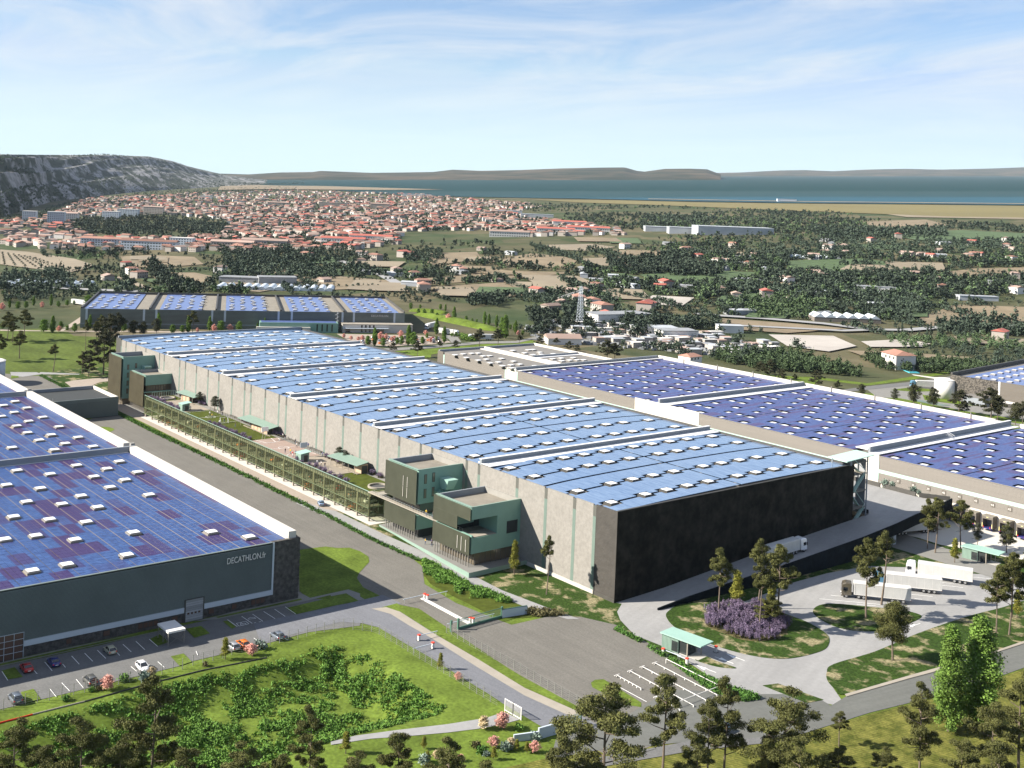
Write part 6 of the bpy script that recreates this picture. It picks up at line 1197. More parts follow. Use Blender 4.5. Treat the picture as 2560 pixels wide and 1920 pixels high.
PINE = [pine_proto(11, 0.85, 0.42, per=420, leafs=0.15), pine_proto(12, 0.6, 0.55, per=420, leafs=0.15), pine_proto(13, 0.75, 0.5, per=420, leafs=0.15), pine_proto(14, 1.1, 0.30, per=420, nl=14, leafs=0.15), pine_proto(15, 0.5, 0.62, per=420, nl=8, leafs=0.15)]
BIGP = [pine_proto(21, 0.95, 0.30, 'needle', 620, leafs=0.11, nl=13), pine_proto(22, 1.15, 0.35, 'needle', 620, leafs=0.11, nl=13), pine_proto(23, 0.8, 0.45, 'needle', 620, leafs=0.11, nl=11)]
DARK = [pine_proto(31, 1.3, 0.28, 'needle_dark', 200, nl=13), round_proto(32, 'needle_dark', 2.6, low=0.28, per=180), pine_proto(33, 1.0, 0.45, 'needle_dark', 200)]
ROUND = round_proto(41, 'needle', 2.9, low=0.35, per=1100, leafs=0.13); GREYT = round_proto(42, 'leaf_grey', 2.5, low=0.3, per=420, leafs=0.15)
YOUNG = round_proto(43, 'leaf_young', 2.2, low=0.22, per=260, leafs=0.22, cone=True); GREEN = round_proto(44, 'leaf_green', 3.4, low=0.15, per=170, leafs=0.34); POP = [poplar_proto(51), poplar_proto(52, w=1.4)]
BLOS = round_proto(45, 'blossom', 3.6, low=0.2, per=90, leafs=0.5); CREAM = round_proto(46, 'cream_leaf', 3.4, low=0.22, per=90, leafs=0.5)
def height_at(base, topS, z0=0.0):
    x, y = base; d = ray(*topS)[:, 0]; t_ = math.hypot(x, y)/math.hypot(d[0], d[1]); return CAM_H+d[2]*t_-z0
cnt_t = [0]
def tree(c, base, top, proto, name, label, cat='tree', group=None, wide=1.0, minh=2.0):
    bs = c(base); x, y = G(*bs); ter = float(terr(x, y))
    if ter > 0.3 or ter < -1.0: xx, yy = GT([bs[0]], [bs[1]]); x, y = float(xx[0]), float(yy[0]); ter = float(terr(x, y))
    h = max(minh, height_at((x, y), c(top), ter)); s_ = h/10.0/0.985; cnt_t[0] += 1
    return mk_tree(name, proto, label, cat, (x, y, ter), (s_*wide, s_*wide, s_), cnt_t[0]*1.3, group)
FG = 'pines along the bottom of the picture'
for i, (b_, tp, pr, w_, lb_) in enumerate([
    ((30, 1740), (8, 1572), 0, 1.1, 'dark pine cut by the left edge at the bottom'), ((95, 1760), (80, 1620), 2, 1.2, 'low dark pine second from the left bottom corner'), ((170, 1770), (165, 1568), 1, 1.0, 'broad dark pine left of the tall one by the basin'),
    ((322, 1745), (318, 1478), 0, 0.9, 'tallest dark pine at the left, standing against the basin slope'), ((255, 1780), (240, 1605), 1, 1.1, 'dark pine tucked left of the tall one'), ((395, 1790), (385, 1625), 2, 1.2, 'dark pine tucked right of the tall one'),
    ((520, 1800), (500, 1625), 1, 1.1, 'dark pine at the bottom under the basin'), ((665, 1720), (662, 1537), 0, 0.75, 'narrow dark pine in front of the green basin'), ((600, 1790), (590, 1640), 2, 1.2, 'low dark pine left of the pale path end'),
    ((760, 1800), (755, 1640), 1, 1.2, 'low dark pine right of the pale path end'), ((855, 1750), (852, 1590), 2, 1.1, 'dark pine where the pale path leaves the picture'), ((965, 1790), (950, 1610), 0, 1.1, 'dark pine between two pink shrubs at the bottom'), ((1050, 1830), (1040, 1655), 1, 1.0, 'dark pine top just showing at the bottom edge'),
    ((1300, 1760), (1290, 1495), 1, 1.15, 'large broad pine covering the lower mesh gate'), ((1215, 1790), (1210, 1600), 2, 1.2, 'dark pine left of the large broad pine'), ((1430, 1700), (1424, 1463), 2, 0.85, 'slender pine standing in front of the truck bays'), ((1500, 1780), (1480, 1600), 0, 1.0, 'dark pine right of the slender one at the bottom'),
    ((1562, 1690), (1560, 1475), 0, 0.8, 'pine in front of the front road beside the blue car'), ((1525, 1740), (1515, 1520), 2, 0.8, 'slim pine left of the blue car'), ((1690, 1730), (1688, 1508), 1, 1.2, 'wide spreading pine over the front road'), ((1655, 1750), (1650, 1600), 2, 1.0, 'low pine under the spreading one'), ((1720, 1790), (1740, 1610), 0, 0.9, 'low pine right of the spreading one'),
    ((1812, 1612), (1814, 1540), 2, 1.2, 'small pine alone on the vine field edge'), ((1808, 1720), (1806, 1618), 1, 1.3, 'low broad pine in the vine field'), ((1905, 1740), (1898, 1622), 0, 1.3, 'low pine at the bottom between the small one and the tall one'), ((1985, 1690), (1992, 1492), 0, 0.85, 'tall pine standing alone in the vine field left of the poplars'),
    ((2075, 1750), (2070, 1600), 2, 1.2, 'dark pine at the foot of the poplars'), ((2140, 1700), (2130, 1525), 1, 1.0, 'dark pine in front of the right poplar'), ((2200, 1680), (2190, 1465), 0, 1.0, 'dark pine cut by the right edge at the bottom'), ((2150, 1800), (2150, 1610), 2, 1.2, 'dark pine in the bottom right corner')]):
    tree(cW, b_, tp, BIGP[pr], 'pine_tree', lb_, 'tree', FG, w_)
MG = 'pines around the truck yard'
for (b_, tp, pr, w_, nm_, lb_) in [((335, 590), (343, 203), PINE[2], 0.85, 'pine_tree', 'slender pine at the left of the lavender bed'), ((575, 545), (556, 140), PINE[4], 0.95, 'pine_tree', 'tall bare-stemmed pine behind the lavender bed'), ((585, 690), (605, 235), PINE[1], 0.7, 'pine_tree', 'slim pine rising from the front of the lavender bed'), ((690, 635), (715, 168), PINE[0], 0.9, 'pine_tree', 'broad pine at the right of the lavender bed'), ((648, 655), (640, 470), PINE[3], 1.5, 'pine_tree', 'low spreading pine over the lavender bed'), ((1240, 605), (1222, 118), PINE[0], 0.75, 'pine_tree', 'tall pine on the small meadow island'), ((1335, 522), (1342, 97), PINE[4], 1.0, 'pine_tree', 'tall umbrella pine behind the dark-cabbed truck'), ((2040, 722), (2085, 320), PINE[2], 0.8, 'pine_tree', 'leaning pine on the right meadow, leftmost of its group'), ((2120, 710), (2118, 235), PINE[0], 0.75, 'pine_tree', 'tall pine in the middle of the right meadow group'), ((2137, 600), (2145, 215), PINE[1], 0.9, 'pine_tree', 'tall pine behind the right meadow group'), ((2240, 700), (2215, 190), PINE[0], 0.8, 'pine_tree', 'pine cut by the right edge beside the meadow')]: tree(c3, b_, tp, pr, nm_, lb_, 'tree', MG, w_)
tree(c3, (1405, 865), (1390, 495), ROUND, 'round_tree', 'round dense dark tree at the edge of the long meadow', 'tree', None, 1.15)
tree(c3, (447, 525), (430, 305), YOUNG, 'young_tree', 'young yellow-green tree before the ramp wall', 'tree', None, 1.2); tree(c3, (655, 640), (640, 380), YOUNG, 'young_tree', 'young yellow-green tree hidden among the lavender bed pines', 'tree', None, 1.0)
tree(c3, (2168, 605), (2188, 425), YOUNG, 'young_tree', 'young yellow-green tree at the right edge of the meadow', 'tree', None, 1.0); tree(c4, (1765, 1048), (1770, 885), YOUNG, 'young_tree', 'young yellow-green tree left of the far gatehouse', 'tree', None, 1.1)
tree(c2, (1343, 485), (1370, 128), PINE[4], 'pine_tree', 'thin bare-stemmed pine in front of the grey concrete wall', 'tree', None, 0.72); tree(c2, (1132, 360), (1118, 128), YOUNG, 'young_tree', 'young yellow-green tree at the corner of the front mint block', 'tree', None, 0.9)
for (b_, tp, pr, w_, lb_) in [((1640, 985), (1648, 640), PINE[0], 0.9, 'tall pine left of the docks, partly over the raised deck'), ((1590, 960), (1600, 660), PINE[2], 0.7, 'slim pine beside the deck column'), ((1805, 960), (1808, 650), PINE[0], 0.95, 'tall pine in front of dock numbers 41 and 43'), ((2100, 985), (2100, 800), PINE[3], 0.9, 'pine above the far gatehouse canopy at the right')]: tree(c4, b_, tp, pr, 'pine_tree', lb_, 'tree', 'pines before the docks', w_)
tree(c4, (1912, 945), (1915, 788), GREYT, 'grey_tree', 'small grey-leaved tree before the docks, left of two', 'tree', None, 0.9); tree(c4, (2098, 985), (2095, 795), GREYT, 'grey_tree', 'grey-leaved tree before the docks, right of two', 'tree', None, 0.95)
for (b_, tp, lb_, w_) in [((1748, 1295), (1752, 668), 'bright green poplar, left of the pair at the front road', 1.25), ((1932, 1282), (1942, 612), 'bright green poplar, right of the pair at the front road', 1.5)]: tree(c3, b_, tp, POP[1], 'poplar_tree', lb_, 'tree', None, w_)
for (b_, tp, pr, lb_, w_) in [((420, 725), (418, 522), PINE[4], 'small umbrella pine alone in the green field', 1.2), ((152, 620), (175, 418), PINE[2], 'lean crooked pine in the green field at the left', 1.2), ((55, 480), (75, 268), PINE[2], 'pine of the left field group, leftmost', 1.1), ((97, 492), (135, 290), PINE[0], 'pine of the left field group, second', 1.0), ((195, 470), (200, 252), PINE[2], 'pine of the left field group, tallest', 1.2), ((-10, 640), (15, 432), PINE[0], 'dark pine cut by the left edge in the field', 1.2), ((648, 742), (650, 586), PINE[0], 'broad small pine left of the tall stone block', 1.3), ((700, 768), (706, 608), DARK[0], 'dark small pine right next to the broad one', 1.1), ((675, 552), (676, 330), PINE[4], 'very thin pine in the field', 0.7), ((752, 555), (757, 340), PINE[4], 'thin pine with round head in the field', 0.9), ((790, 520), (800, 300), PINE[2], 'slim pine behind the big one', 1.0), ((815, 748), (835, 425), DARK[0], 'big dark pine beside the tall mint block', 1.25), ((868, 560), (872, 290), DARK[0], 'dark pine behind the big one near the warehouse corner', 1.1), ((930, 455), (928, 272), DARK[2], 'dark pine in front of the far warehouse, left', 1.2), ((1050, 455), (1048, 315), DARK[1], 'dark round tree touching the far roof edge, left', 1.3), ((1130, 455), (1132, 328), DARK[1], 'dark round tree touching the far roof edge, right', 1.2), ((1235, 440), (1222, 300), DARK[1], 'dark tree under the bright poplar', 1.1), ((1520, 420), (1523, 255), PINE[2], 'pine before the far warehouse middle', 1.1)]: tree(cL, b_, tp, pr, 'pine_tree', lb_, 'tree', 'pines of the green field', w_)
MP = 'poplars around the far warehouse'
for (b_, tp) in [((75, 222), (75, 148)), ((265, 205), (265, 128)), ((403, 205), (405, 113)), ((415, 418), (415, 283)), ((710, 385), (712, 276)), ((795, 380), (797, 275)), ((1250, 400), (1250, 262)), ((1487, 420), (1485, 283)), ((1655, 400), (1660, 288)), ((2090, 395), (2095, 300)), ((2032, 400), (2035, 340))]: tree(cL, b_, tp, POP[0], 'poplar_tree', 'bright green poplar beside the far dark warehouse', 'tree', MP, 1.35)
c900 = crop(900, 760, 500)
for (b_, tp) in [((160, 465), (160, 265)), ((535, 460), (540, 235)), ((845, 340), (845, 155)), ((930, 430), (935, 250)), ((1040, 180), (1045, 30)), ((1375, 235), (1378, 85)), ((1425, 240), (1427, 110)), ((1510, 265), (1512, 125)), ((1605, 385), (1630, 125)), ((1565, 350), (1570, 150)), ((1720, 330), (1722, 185)), ((945, 80), (945, 0)), ((1700, 300), (1665, 215))]: tree(c900, b_, tp, POP[0], 'poplar_tree', 'bright green poplar beside the far car park', 'tree', 'poplars by the far car park', 1.35)
for (b_, tp) in [((85, 465), (85, 350)), ((255, 475), (255, 370)), ((590, 470), (590, 310)), ((460, 455), (458, 350)), ((410, 450), (410, 365)), ((690, 450), (690, 360)), ((845, 410), (845, 355)), ((740, 380), (740, 320)), ((1060, 360), (1055, 305)), ((645, 115), (640, 50)), ((710, 130), (710, 55)), ((795, 130), (795, 50)), ((850, 160), (848, 95)), ((905, 170), (905, 120)), ((1110, 200), (1110, 150)), ((1175, 195), (1175, 130)), ((1240, 205), (1238, 155)), ((1290, 215), (1290, 165)), ((560, 60), (560, -15)), ((790, 270), (790, 235)), ((665, 55), (665, 5)), ((890, 65), (893, 0)), ((1800, 350), (1800, 290)), ((1660, 290), (1660, 225))]: tree(c900, b_, tp, GREEN, 'green_tree', 'round bright green tree beside the far car park', 'tree', 'green trees by the far car park', 1.1)
for (b_, tp) in [((25, 410), (25, 345)), ((225, 405), (225, 310)), ((288, 400), (288, 330)), ((350, 420), (348, 360)), ((450, 380), (458, 293)), ((728, 350), (730, 290)), ((778, 430), (778, 370)), ((975, 190), (978, 108)), ((1750, 350), (1752, 295)), ((-20, 420), (-20, 360)), ((-100, 400), (-100, 350)), ((-180, 380), (-175, 325)), ((370, 405), (370, 365))]: tree(c900, b_, tp, BLOS, 'blossom_tree', 'pink blossoming tree by the far car park', 'tree', 'pink trees by the far car park', 1.2)
for (b_, tp) in [((365, 540), (355, 430)), ((632, 590), (630, 435)), ((878, 505), (880, 410)), ((1055, 500), (1058, 405)), ((1318, 485), (1325, 290)), ((1520, 465), (1515, 290)), ((1760, 450), (1760, 345)), ((1985, 480), (1980, 370)), ((2170, 470), (2170, 380))]: tree(c900, b_, tp, DARK[0] if b_[0] % 2 else DARK[2], 'pine_tree', 'dark pine beside the road beyond the grey roof', 'tree', 'pines behind the grey roof', 1.4)
for (b_, tp) in [((1600, 172), (1600, 62)), ((1695, 190), (1693, 100)), ((2025, 262), (2022, 55)), ((2110, 258), (2112, 85)), ((1255, 330), (1255, 275))]: tree(cR4, b_, tp, DARK[0], 'pine_tree', 'dark pine along the back of the right warehouse', 'tree', 'pines behind the right warehouse', 1.3)
for (b_, tp) in [((78, 295), (80, 140)), ((180, 325), (182, 215)), ((290, 330), (290, 255)), ((465, 368), (465, 228)), ((650, 408), (650, 312)), ((850, 448), (850, 332)), ((1130, 495), (1132, 368)), ((1285, 528), (1292, 335)), ((1450, 552), (1460, 366)), ((1665, 592), (1665, 395)), ((1710, 590), (1712, 480)), ((1935, 628), (1945, 385)), ((1990, 640), (2010, 430)), ((2140, 680), (2145, 485)), ((2195, 700), (2200, 500)), ((0, 260), (0, 150))]: tree(cR5, b_, tp, DARK[int(b_[0]) % 3] if b_[0] != 1130 else GREYT, 'pine_tree', 'dark pine in the row behind the right warehouse', 'tree', 'row of pines behind the right warehouse', 1.25)
GL = 'green trees before the far warehouse'
for (b_, tp) in [((345, 415), (347, 308)), ((480, 385), (482, 325)), ((530, 402), (530, 355)), ((590, 412), (590, 340)), ((140, 230), (142, 168)), ((205, 225), (207, 168)), ((460, 215), (462, 165)), ((530, 205), (532, 158)), ((20, 390), (22, 330)), ((980, 410), (978, 338)), ((1362, 425), (1362, 350)), ((1440, 420), (1440, 355)), ((1745, 410), (1745, 320)), ((1890, 405), (1892, 325)), ((695, 215), (697, 118)), ((585, 195), (585, 160))]: tree(cL, b_, tp, GREEN, 'green_tree', 'round bright green tree in the row before the far warehouse', 'tree', GL, 1.2)
for (b_, tp) in [((15, 240), (15, 180)), ((332, 222), (332, 172)), ((465, 410), (465, 362)), ((1560, 415), (1560, 378)), ((1818, 410), (1818, 352)), ((1690, 410), (1690, 350))]: tree(cL, b_, tp, BLOS, 'blossom_tree', 'small pink blossoming tree in the row before the far warehouse', 'tree', 'pink trees before the far warehouse', 1.2)
# small ornamental trees and shrubs near the fence
tree(c1, (1383, 858), (1382, 720), YOUNG, 'young_tree', 'small green tree in front of the silver car', 'tree', None, 1.3); tree(c2, (652, 975), (655, 862), YOUNG, 'young_tree', 'small green tree on the drive side of the wire fence', 'tree', None, 1.2)
for (c, b_, tp, pr, lb_) in [(c1, (662, 1045), (664, 955), BLOS, 'pink blossoming tree beside the dark grey people carrier'), (c1, (1542, 832), (1546, 760), BLOS, 'pink blossoming shrub beside the orange car'), (c1, (930, 965), (932, 903), CREAM, 'cream blossoming shrub behind the white car'), (c2, (768, 1045), (768, 990), BLOS, 'pink shrub at the wire fence by the drive'), (c2, (1055, 1358), (1056, 1255), BLOS, 'pink blossoming tree beside the white gate'), (c2, (932, 1360), (930, 1275), CREAM, 'cream blossoming tree above the pale basin path'), (c2, (1000, 1480), (1003, 1405), BLOS, 'pink shrub in the lawn below the path, left'), (c2, (1112, 1490), (1110, 1415), CREAM, 'cream shrub in the lawn below the path'), (c2, (1265, 1515), (1267, 1440), BLOS, 'pink shrub beside the blue-grey wall'), (c2, (785, 1570), (785, 1525), BLOS, 'pink shrub among the dark pines'), (c2, (75, 1600), (72, 1545), BLOS, 'pink shrub at the foot of the left pines'), (c2, (625, 1560), (628, 1500), CREAM, 'cream shrub between the dark pines')]: tree(c, b_, tp, pr, 'blossom_tree', lb_, 'tree', None, 1.5, 1.0)
for (b_, tp) in [((37, 1520), (35, 1375)), ((545, 1490), (548, 1405)), ((1000, 1560), (1003, 1470)), ((1215, 1515), (1220, 1440)), ((1150, 1500), (1165, 1425)), ((568, 1580), (570, 1500)), ((440, 1560), (440, 1480))]: tree(c2, b_, tp, YOUNG, 'young_tree', 'thin young tree on the lawn above the bottom pines', 'tree', 'young trees on the lower lawn', 1.5, 1.5)
V, F = leaves([(0, 0, 0.45, 0.6, 0.6, 0.45), (0.3, 0.2, 0.4, 0.4, 0.4, 0.4)], 130, 0.22, 5); shr = {q: np_mesh('shrub', V, F, q) for q in ('leaf_bright', 'grey_shrub', 'sage', 'leaf_hedge', 'cream_leaf')}
for (c, b_, q, s_, lb_) in [(c1, (410, 1108), 'leaf_hedge', 1.2, 'small dark green shrub left of the fence'), (c1, (567, 1052), 'leaf_bright', 1.0, 'small green shrub near the pink tree'), (c1, (606, 1045), 'sage', 0.9, 'brown heather cushion near the pink tree'), (c1, (768, 988), 'leaf_bright', 1.6, 'yellow-green shrub between pink and cream trees'), (c1, (888, 985), 'grey_shrub', 2.0, 'silver-grey shrub below the white car'), (c1, (1262, 900), 'sage', 1.0, 'brown cushion shrub on the fence lawn'), (c1, (1602, 795), 'grey_shrub', 2.0, 'silver-grey shrub right of the orange car'), (c2, (1168, 1370), 'leaf_bright', 1.3, 'round green shrub right of the path trees'), (c2, (877, 1480), 'sage', 1.3, 'brown cushion shrub on the lower lawn'), (c2, (930, 1520), 'leaf_hedge', 1.4, 'dark green shrub on the lower lawn'), (c2, (1072, 1500), 'grey_shrub', 1.8, 'silver-grey shrub between pink and cream shrubs'), (c2, (1275, 1435), 'grey_shrub', 1.6, 'silver-grey shrub at the wall'), (c2, (955, 1535), 'grey_shrub', 0.9, 'tiny grey shrub on the lower lawn'), (c2, (545, 1590), 'grey_shrub', 1.8, 'silver-grey shrub under the bottom pines')]:
    x, y = G(*c(b_)); o = place('shrub', shr[q], None, (x, y, float(terr(x, y))), b_[0]); o.scale = (s_,)*3; tag(o, lb_, 'shrub')
# ---- planted masses (nobody could count them)
def in_poly(x, y, poly): return poly_dist(np.array(x), np.array(y), poly) < 0
def scatter(poly, n, seed, dens=None, margin=0.0):
    g = np.random.default_rng(seed); P = np.array(poly); x = g.uniform(P[:, 0].min(), P[:, 0].max(), n*6); y = g.uniform(P[:, 1].min(), P[:, 1].max(), n*6); ok = poly_dist(x, y, poly) < -margin
    if dens is not None: ok &= dens(x, y) > g.uniform(0, 1, len(x))
    return x[ok][:n], y[ok][:n]
def mass(name, label, x, y, m, r=(0.5, 0.9), hgt=(0.5, 1.0), per=26, size=0.3, seed=1, z=None, cat='plants'):
    g = np.random.default_rng(seed); n = len(x); zz_ = terr(x, y) if z is None else np.full(n, z); rr = g.uniform(*r, n); hh = g.uniform(*hgt, n)
    V, F = leaves(np.stack([x, y, zz_+hh*0.5, rr, rr, hh*0.5], 1), per, size, seed); o = bpy.data.objects.new(name, np_mesh(name, V, F, m)); COL.objects.link(o); return tag(o, label, cat, None, 'stuff')
def blob_noise(sc, th, seed, soft=0.12):
    g = np.random.default_rng(seed); ph = g.uniform(0, 6.28, 24); kx = g.normal(size=24)*sc; ky = g.normal(size=24)*sc
    return lambda x, y: np.clip((sum(np.sin(kx[i]*x+ky[i]*y+ph[i]) for i in range(24))/24*2.6-th)/soft, 0, 1)
x, y = scatter(BASIN, 5200, 4, blob_noise(0.5, -0.35, 8, 1.3), 2.0); ok = (x > 150); mass('basin_undergrowth', 'bright green leafy undergrowth filling the basin', x[ok], y[ok], 'leaf_bright', (0.3, 0.65), (0.25, 0.85), 17, 0.31, 2)
x, y = scatter(BASIN, 320, 14, blob_noise(0.3, 0.3, 18), 2.0); mass('basin_bushes', 'taller bushes on the basin slopes', x, y, 'leaf_bright', (0.6, 1.0), (1.0, 2.0), 50, 0.36, 3)
bed = GP(c2, [(540, 265), (760, 370), (1000, 490), (1180, 560), (1150, 590), (1060, 600), (960, 570), (750, 470), (620, 420), (560, 350)]); x, y = scatter(bed, 900, 5, blob_noise(0.3, -0.15, 3)); mass('bed_planting', 'green grassy planting in the long bed beside the lane', x, y, 'leaf_bright', (0.5, 0.9), (0.7, 1.3), 34, 0.32, 5)
bed = GP(c2, [(1150, 600), (1250, 590), (1400, 600), (1480, 625), (1300, 632)]); x, y = scatter(bed, 160, 6); mass('dry_planting', 'brownish dry planting behind the gate wall', x, y, 'sage', (0.4, 0.8), (0.6, 1.2), 30, 0.3, 6)
bed = GP(cK, [(0, 170), (300, 330), (600, 520), (760, 600), (1000, 740), (1340, 890), (1500, 960), (1850, 1075), (1660, 1110), (1320, 1010), (1130, 900), (860, 700), (620, 520), (330, 350), (0, 190)]); x, y = scatter(bed, 900, 7); mass('embankment_planting', 'green planting on the bank above the truck bays', x, y, 'leaf_hedge', (0.4, 0.8), (0.5, 1.1), 30, 0.3, 7)
hp = GP(cW, [(88, 812), (160, 848), (245, 889), (335, 935), (462, 995), (560, 1043), (700, 1112), (800, 1165), (905, 1212)]); xs_, ys_ = [], []
for (x0, y0), (x1, y1) in zip(hp[:-1], hp[1:]):
    L = math.hypot(x1-x0, y1-y0); n = int(L/0.28); t_ = (np.arange(n)+0.5)/n; w_ = 1.6 if x0 > 300 else 0.7; xs_.append(x0+(x1-x0)*t_+RNG.uniform(-w_/2, w_/2, n)); ys_.append(y0+(y1-y0)*t_+RNG.uniform(-w_/2, w_/2, n))
mass('verge_hedge', 'low green hedge running between lane and pale path', np.concatenate(xs_), np.concatenate(ys_), 'leaf_hedge', (0.45, 0.7), (0.5, 0.9), 24, 0.3, 8)
# lavender: countable clumps in the bed are things
lav = []
for s_ in range(4):
    g = np.random.default_rng(60+s_); cl = [(g.normal()*0.45, g.normal()*0.45, 0.75+g.uniform(0, 0.5), 0.16, 0.16, 0.55) for _ in range(26)]; V, F = leaves(cl, 34, 0.13, 70+s_); r_ = np_mesh('flowers', V, F, 'lavender')
    cl = [(g.normal()*0.4, g.normal()*0.4, 0.35, 0.3, 0.3, 0.35) for _ in range(8)]; V, F = leaves(cl, 30, 0.16, 80+s_); lav.append((r_, np_mesh('stems', V, F, 'sage')))
bedp = spline(GP(c3, [(250, 610), (300, 560), (480, 528), (600, 545), (700, 590), (765, 640), (740, 710), (640, 745), (500, 745), (360, 700), (270, 660)]), 4)
sheet('bed_soil', bedp, 0.19, 'sage')
x, y = scatter(bedp, 120, 21, None, 0.3)
for i in range(len(x)):
    l_ = thing('lavender_clump', 'purple lavender clump in the round bed of the meadow island', 'lavender', (x[i], y[i], 0.17), i*1.1, 'lavender clumps of the round bed'); s_ = RNG.uniform(0.75, 1.25); l_.scale = (s_, s_, s_*1.25)
    for nm_, me in zip(('flowers', 'stems'), lav[i % 4]): o = bpy.data.objects.new(nm_, me); COL.objects.link(o); o.parent = l_
gx = []
for (a, b_, y0, y1, n) in ((300, 330, -197.3, -196.2, 14), (366, 398, -197.5, -196.4, 14), (430, 455, -197.4, -196.3, 14), (300, 334, -185.6, -184.0, 10), (366, 400, -185.4, -184.0, 14), (425, 455, -185.4, -184.0, 12), (322, 333, -195.4, -194.4, 5)):
    for q in range(n): gx.append((a+(b_-a)*(q+0.5)/n+RNG.uniform(-.5, .5), RNG.uniform(y0, y1)))
for i, (x, y) in enumerate(gx):
    l_ = thing('lavender_clump', 'purple lavender clump on the roof garden', 'lavender', (x, y, ZG+0.12), i*1.7, 'lavender clumps of the roof garden'); s_ = RNG.uniform(0.7, 1.1); l_.scale = (s_, s_, s_)
    for nm_, me in zip(('flowers', 'stems'), lav[i % 4]): o = bpy.data.objects.new(nm_, me); COL.objects.link(o); o.parent = l_
mass('garden_planting', 'brown-green planting along the warehouse wall on the roof garden', np.array([p[0]+RNG.uniform(-1, 1) for p in gx for _ in range(3)]), np.array([p[1] for p in gx for _ in range(3)]), 'sage', (0.3, 0.6), (0.3, 0.7), 20, 0.25, 9, z=ZG+0.1)
for (x, y, h, w_, lb_) in ((434, -196.2, 5.2, 1.3, 'small round tree against the wall near the far mint blocks'), (419.5, -196.0, 6.0, 1.6, 'wide small tree casting a shadow on the grey wall'), (325.5, -196.0, 5.0, 1.5, 'small airy tree by the wall behind the near pavilion, left'), (321.3, -196.0, 4.4, 1.4, 'small airy tree by the wall behind the near pavilion, right')): mk_tree('garden_tree', GREYT, lb_, 'tree', (x, y, ZG+0.1), (h/10*w_, h/10*w_, h/10), x)
for (x, y, s_) in ((214.5, -335.4, 3.2), (212, -335.2, 2.8), (204.8, -335.3, 3.0), (202.6, -335.4, 2.2)):
    o = place('shrub', shr['grey_shrub'], None, (x, y, 6.9), x); o.scale = (s_*0.6, s_*0.6, s_*0.75); tag(o, 'pale feathery shrub in the planter of the raised deck', 'shrub', 'shrubs on the raised deck')
for k_, (p, n) in enumerate([([(1105, 355), (1200, 375), (1280, 410), (1230, 425), (1130, 400)], 60), ([(1000, 330), (1080, 330), (1085, 360), (1010, 365)], 20)]):
    pl = [G(*c900(q)) for q in p]; x, y = scatter(pl, n, 33+k_); mass('shrub_border', 'bright green and brown shrub border by the far roundabout', x, y, 'leaf_green' if k_ else 'leaf_poplar', (1.2, 2.2), (1.8, 3.2), 50, 0.6, 34+k_)
# far car park with parked cars in rows, tracks and mounds
sheet('far_car_park', [G(*c900(p)) for p in [(-260, 330), (740, 350), (960, 395), (1010, 430), (700, 455), (300, 470), (-60, 440)]], 0.05, 'pink_path')
sheet('far_track', [G(*c900(p)) for p in [(120, 500), (700, 470), (1000, 445), (1330, 415), (1720, 410), (1930, 365), (2120, 405), (2210, 415), (2200, 430), (1900, 395), (1740, 432), (1340, 440), (1000, 470), (700, 495), (300, 520), (120, 530)]], 0.09, 'paving_grey')
sheet('far_track', [G(*c900(p)) for p in [(870, 285), (960, 300), (1130, 330), (1220, 350), (1180, 365), (1080, 365), (1120, 420), (1010, 430), (980, 385), (930, 370), (960, 340)]], 0.07, 'paving_grey')
sheet('far_lawn', [G(*c900(p)) for p in [(300, 530), (1000, 480), (1340, 445), (1740, 435), (1900, 400), (2200, 500), (1880, 450), (1000, 520), (790, 560), (780, 600), (500, 590)]], 0.06, 'lawn')
sheet('far_path', [G(*cL(p)) for p in [(480, 402), (640, 402), (1000, 402), (1600, 405), (2100, 402), (2100, 415), (1600, 420), (1000, 412), (0, 402), (0, 392)]], 0.07, 'pink_path'); sheet('far_path', [G(*cL(p)) for p in [(636, 292), (636, 340), (500, 402), (470, 402)]], 0.08, 'pink_path')
proto = protos[min(protos)]; i = 0
for r_ in range(4):
    for q in range(16):
        px = 20+q*60+r_*6; py = 385+r_*20-(q*1.2)
        if RNG.random() < 0.25: continue
        x, y = G(*c900((px, py))); pr = protos[list(protos)[int(RNG.integers(0, len(protos)))]]; dup(pr, (x, y, float(terr(x, y))+0.06), R(-35)+(q % 2)*PI, 1.0, pr['label'].split()[0]+' car parked in the far car park among pink trees', 'cars in the far car park')
for (a, b_, w_, h_) in [((650, 120), (1520, 300), 9, 3.2), ((560, 85), (960, 118), 8, 2.5)]:
    A = np.array(G(*c900(a))); B = np.array(G(*c900(b_))); n = 24; k = MB()
    d = (B-A)/np.linalg.norm(B-A); nr = np.array([-d[1], d[0]]); vs = []
    for q in range(n+1):
        p = A+(B-A)*q/n; e_ = math.sin(PI*min(1, max(0, q/n))) ** 0.3
        for off, hh in ((-1, -1.0), (-0.35, h_*0.9*e_), (0, h_*e_), (0.35, h_*0.9*e_), (1, -1.0)): pp = p+nr*off*w_; vs.append((pp[0], pp[1], float(terr(pp[0], pp[1]))+hh))
    k.add(vs, [(q*5+j, q*5+j+1, q*5+j+6, q*5+j+5) for q in range(n) for j in range(4)]); o = k.build('grass_bank', 'lawn', None, True); struct(o)
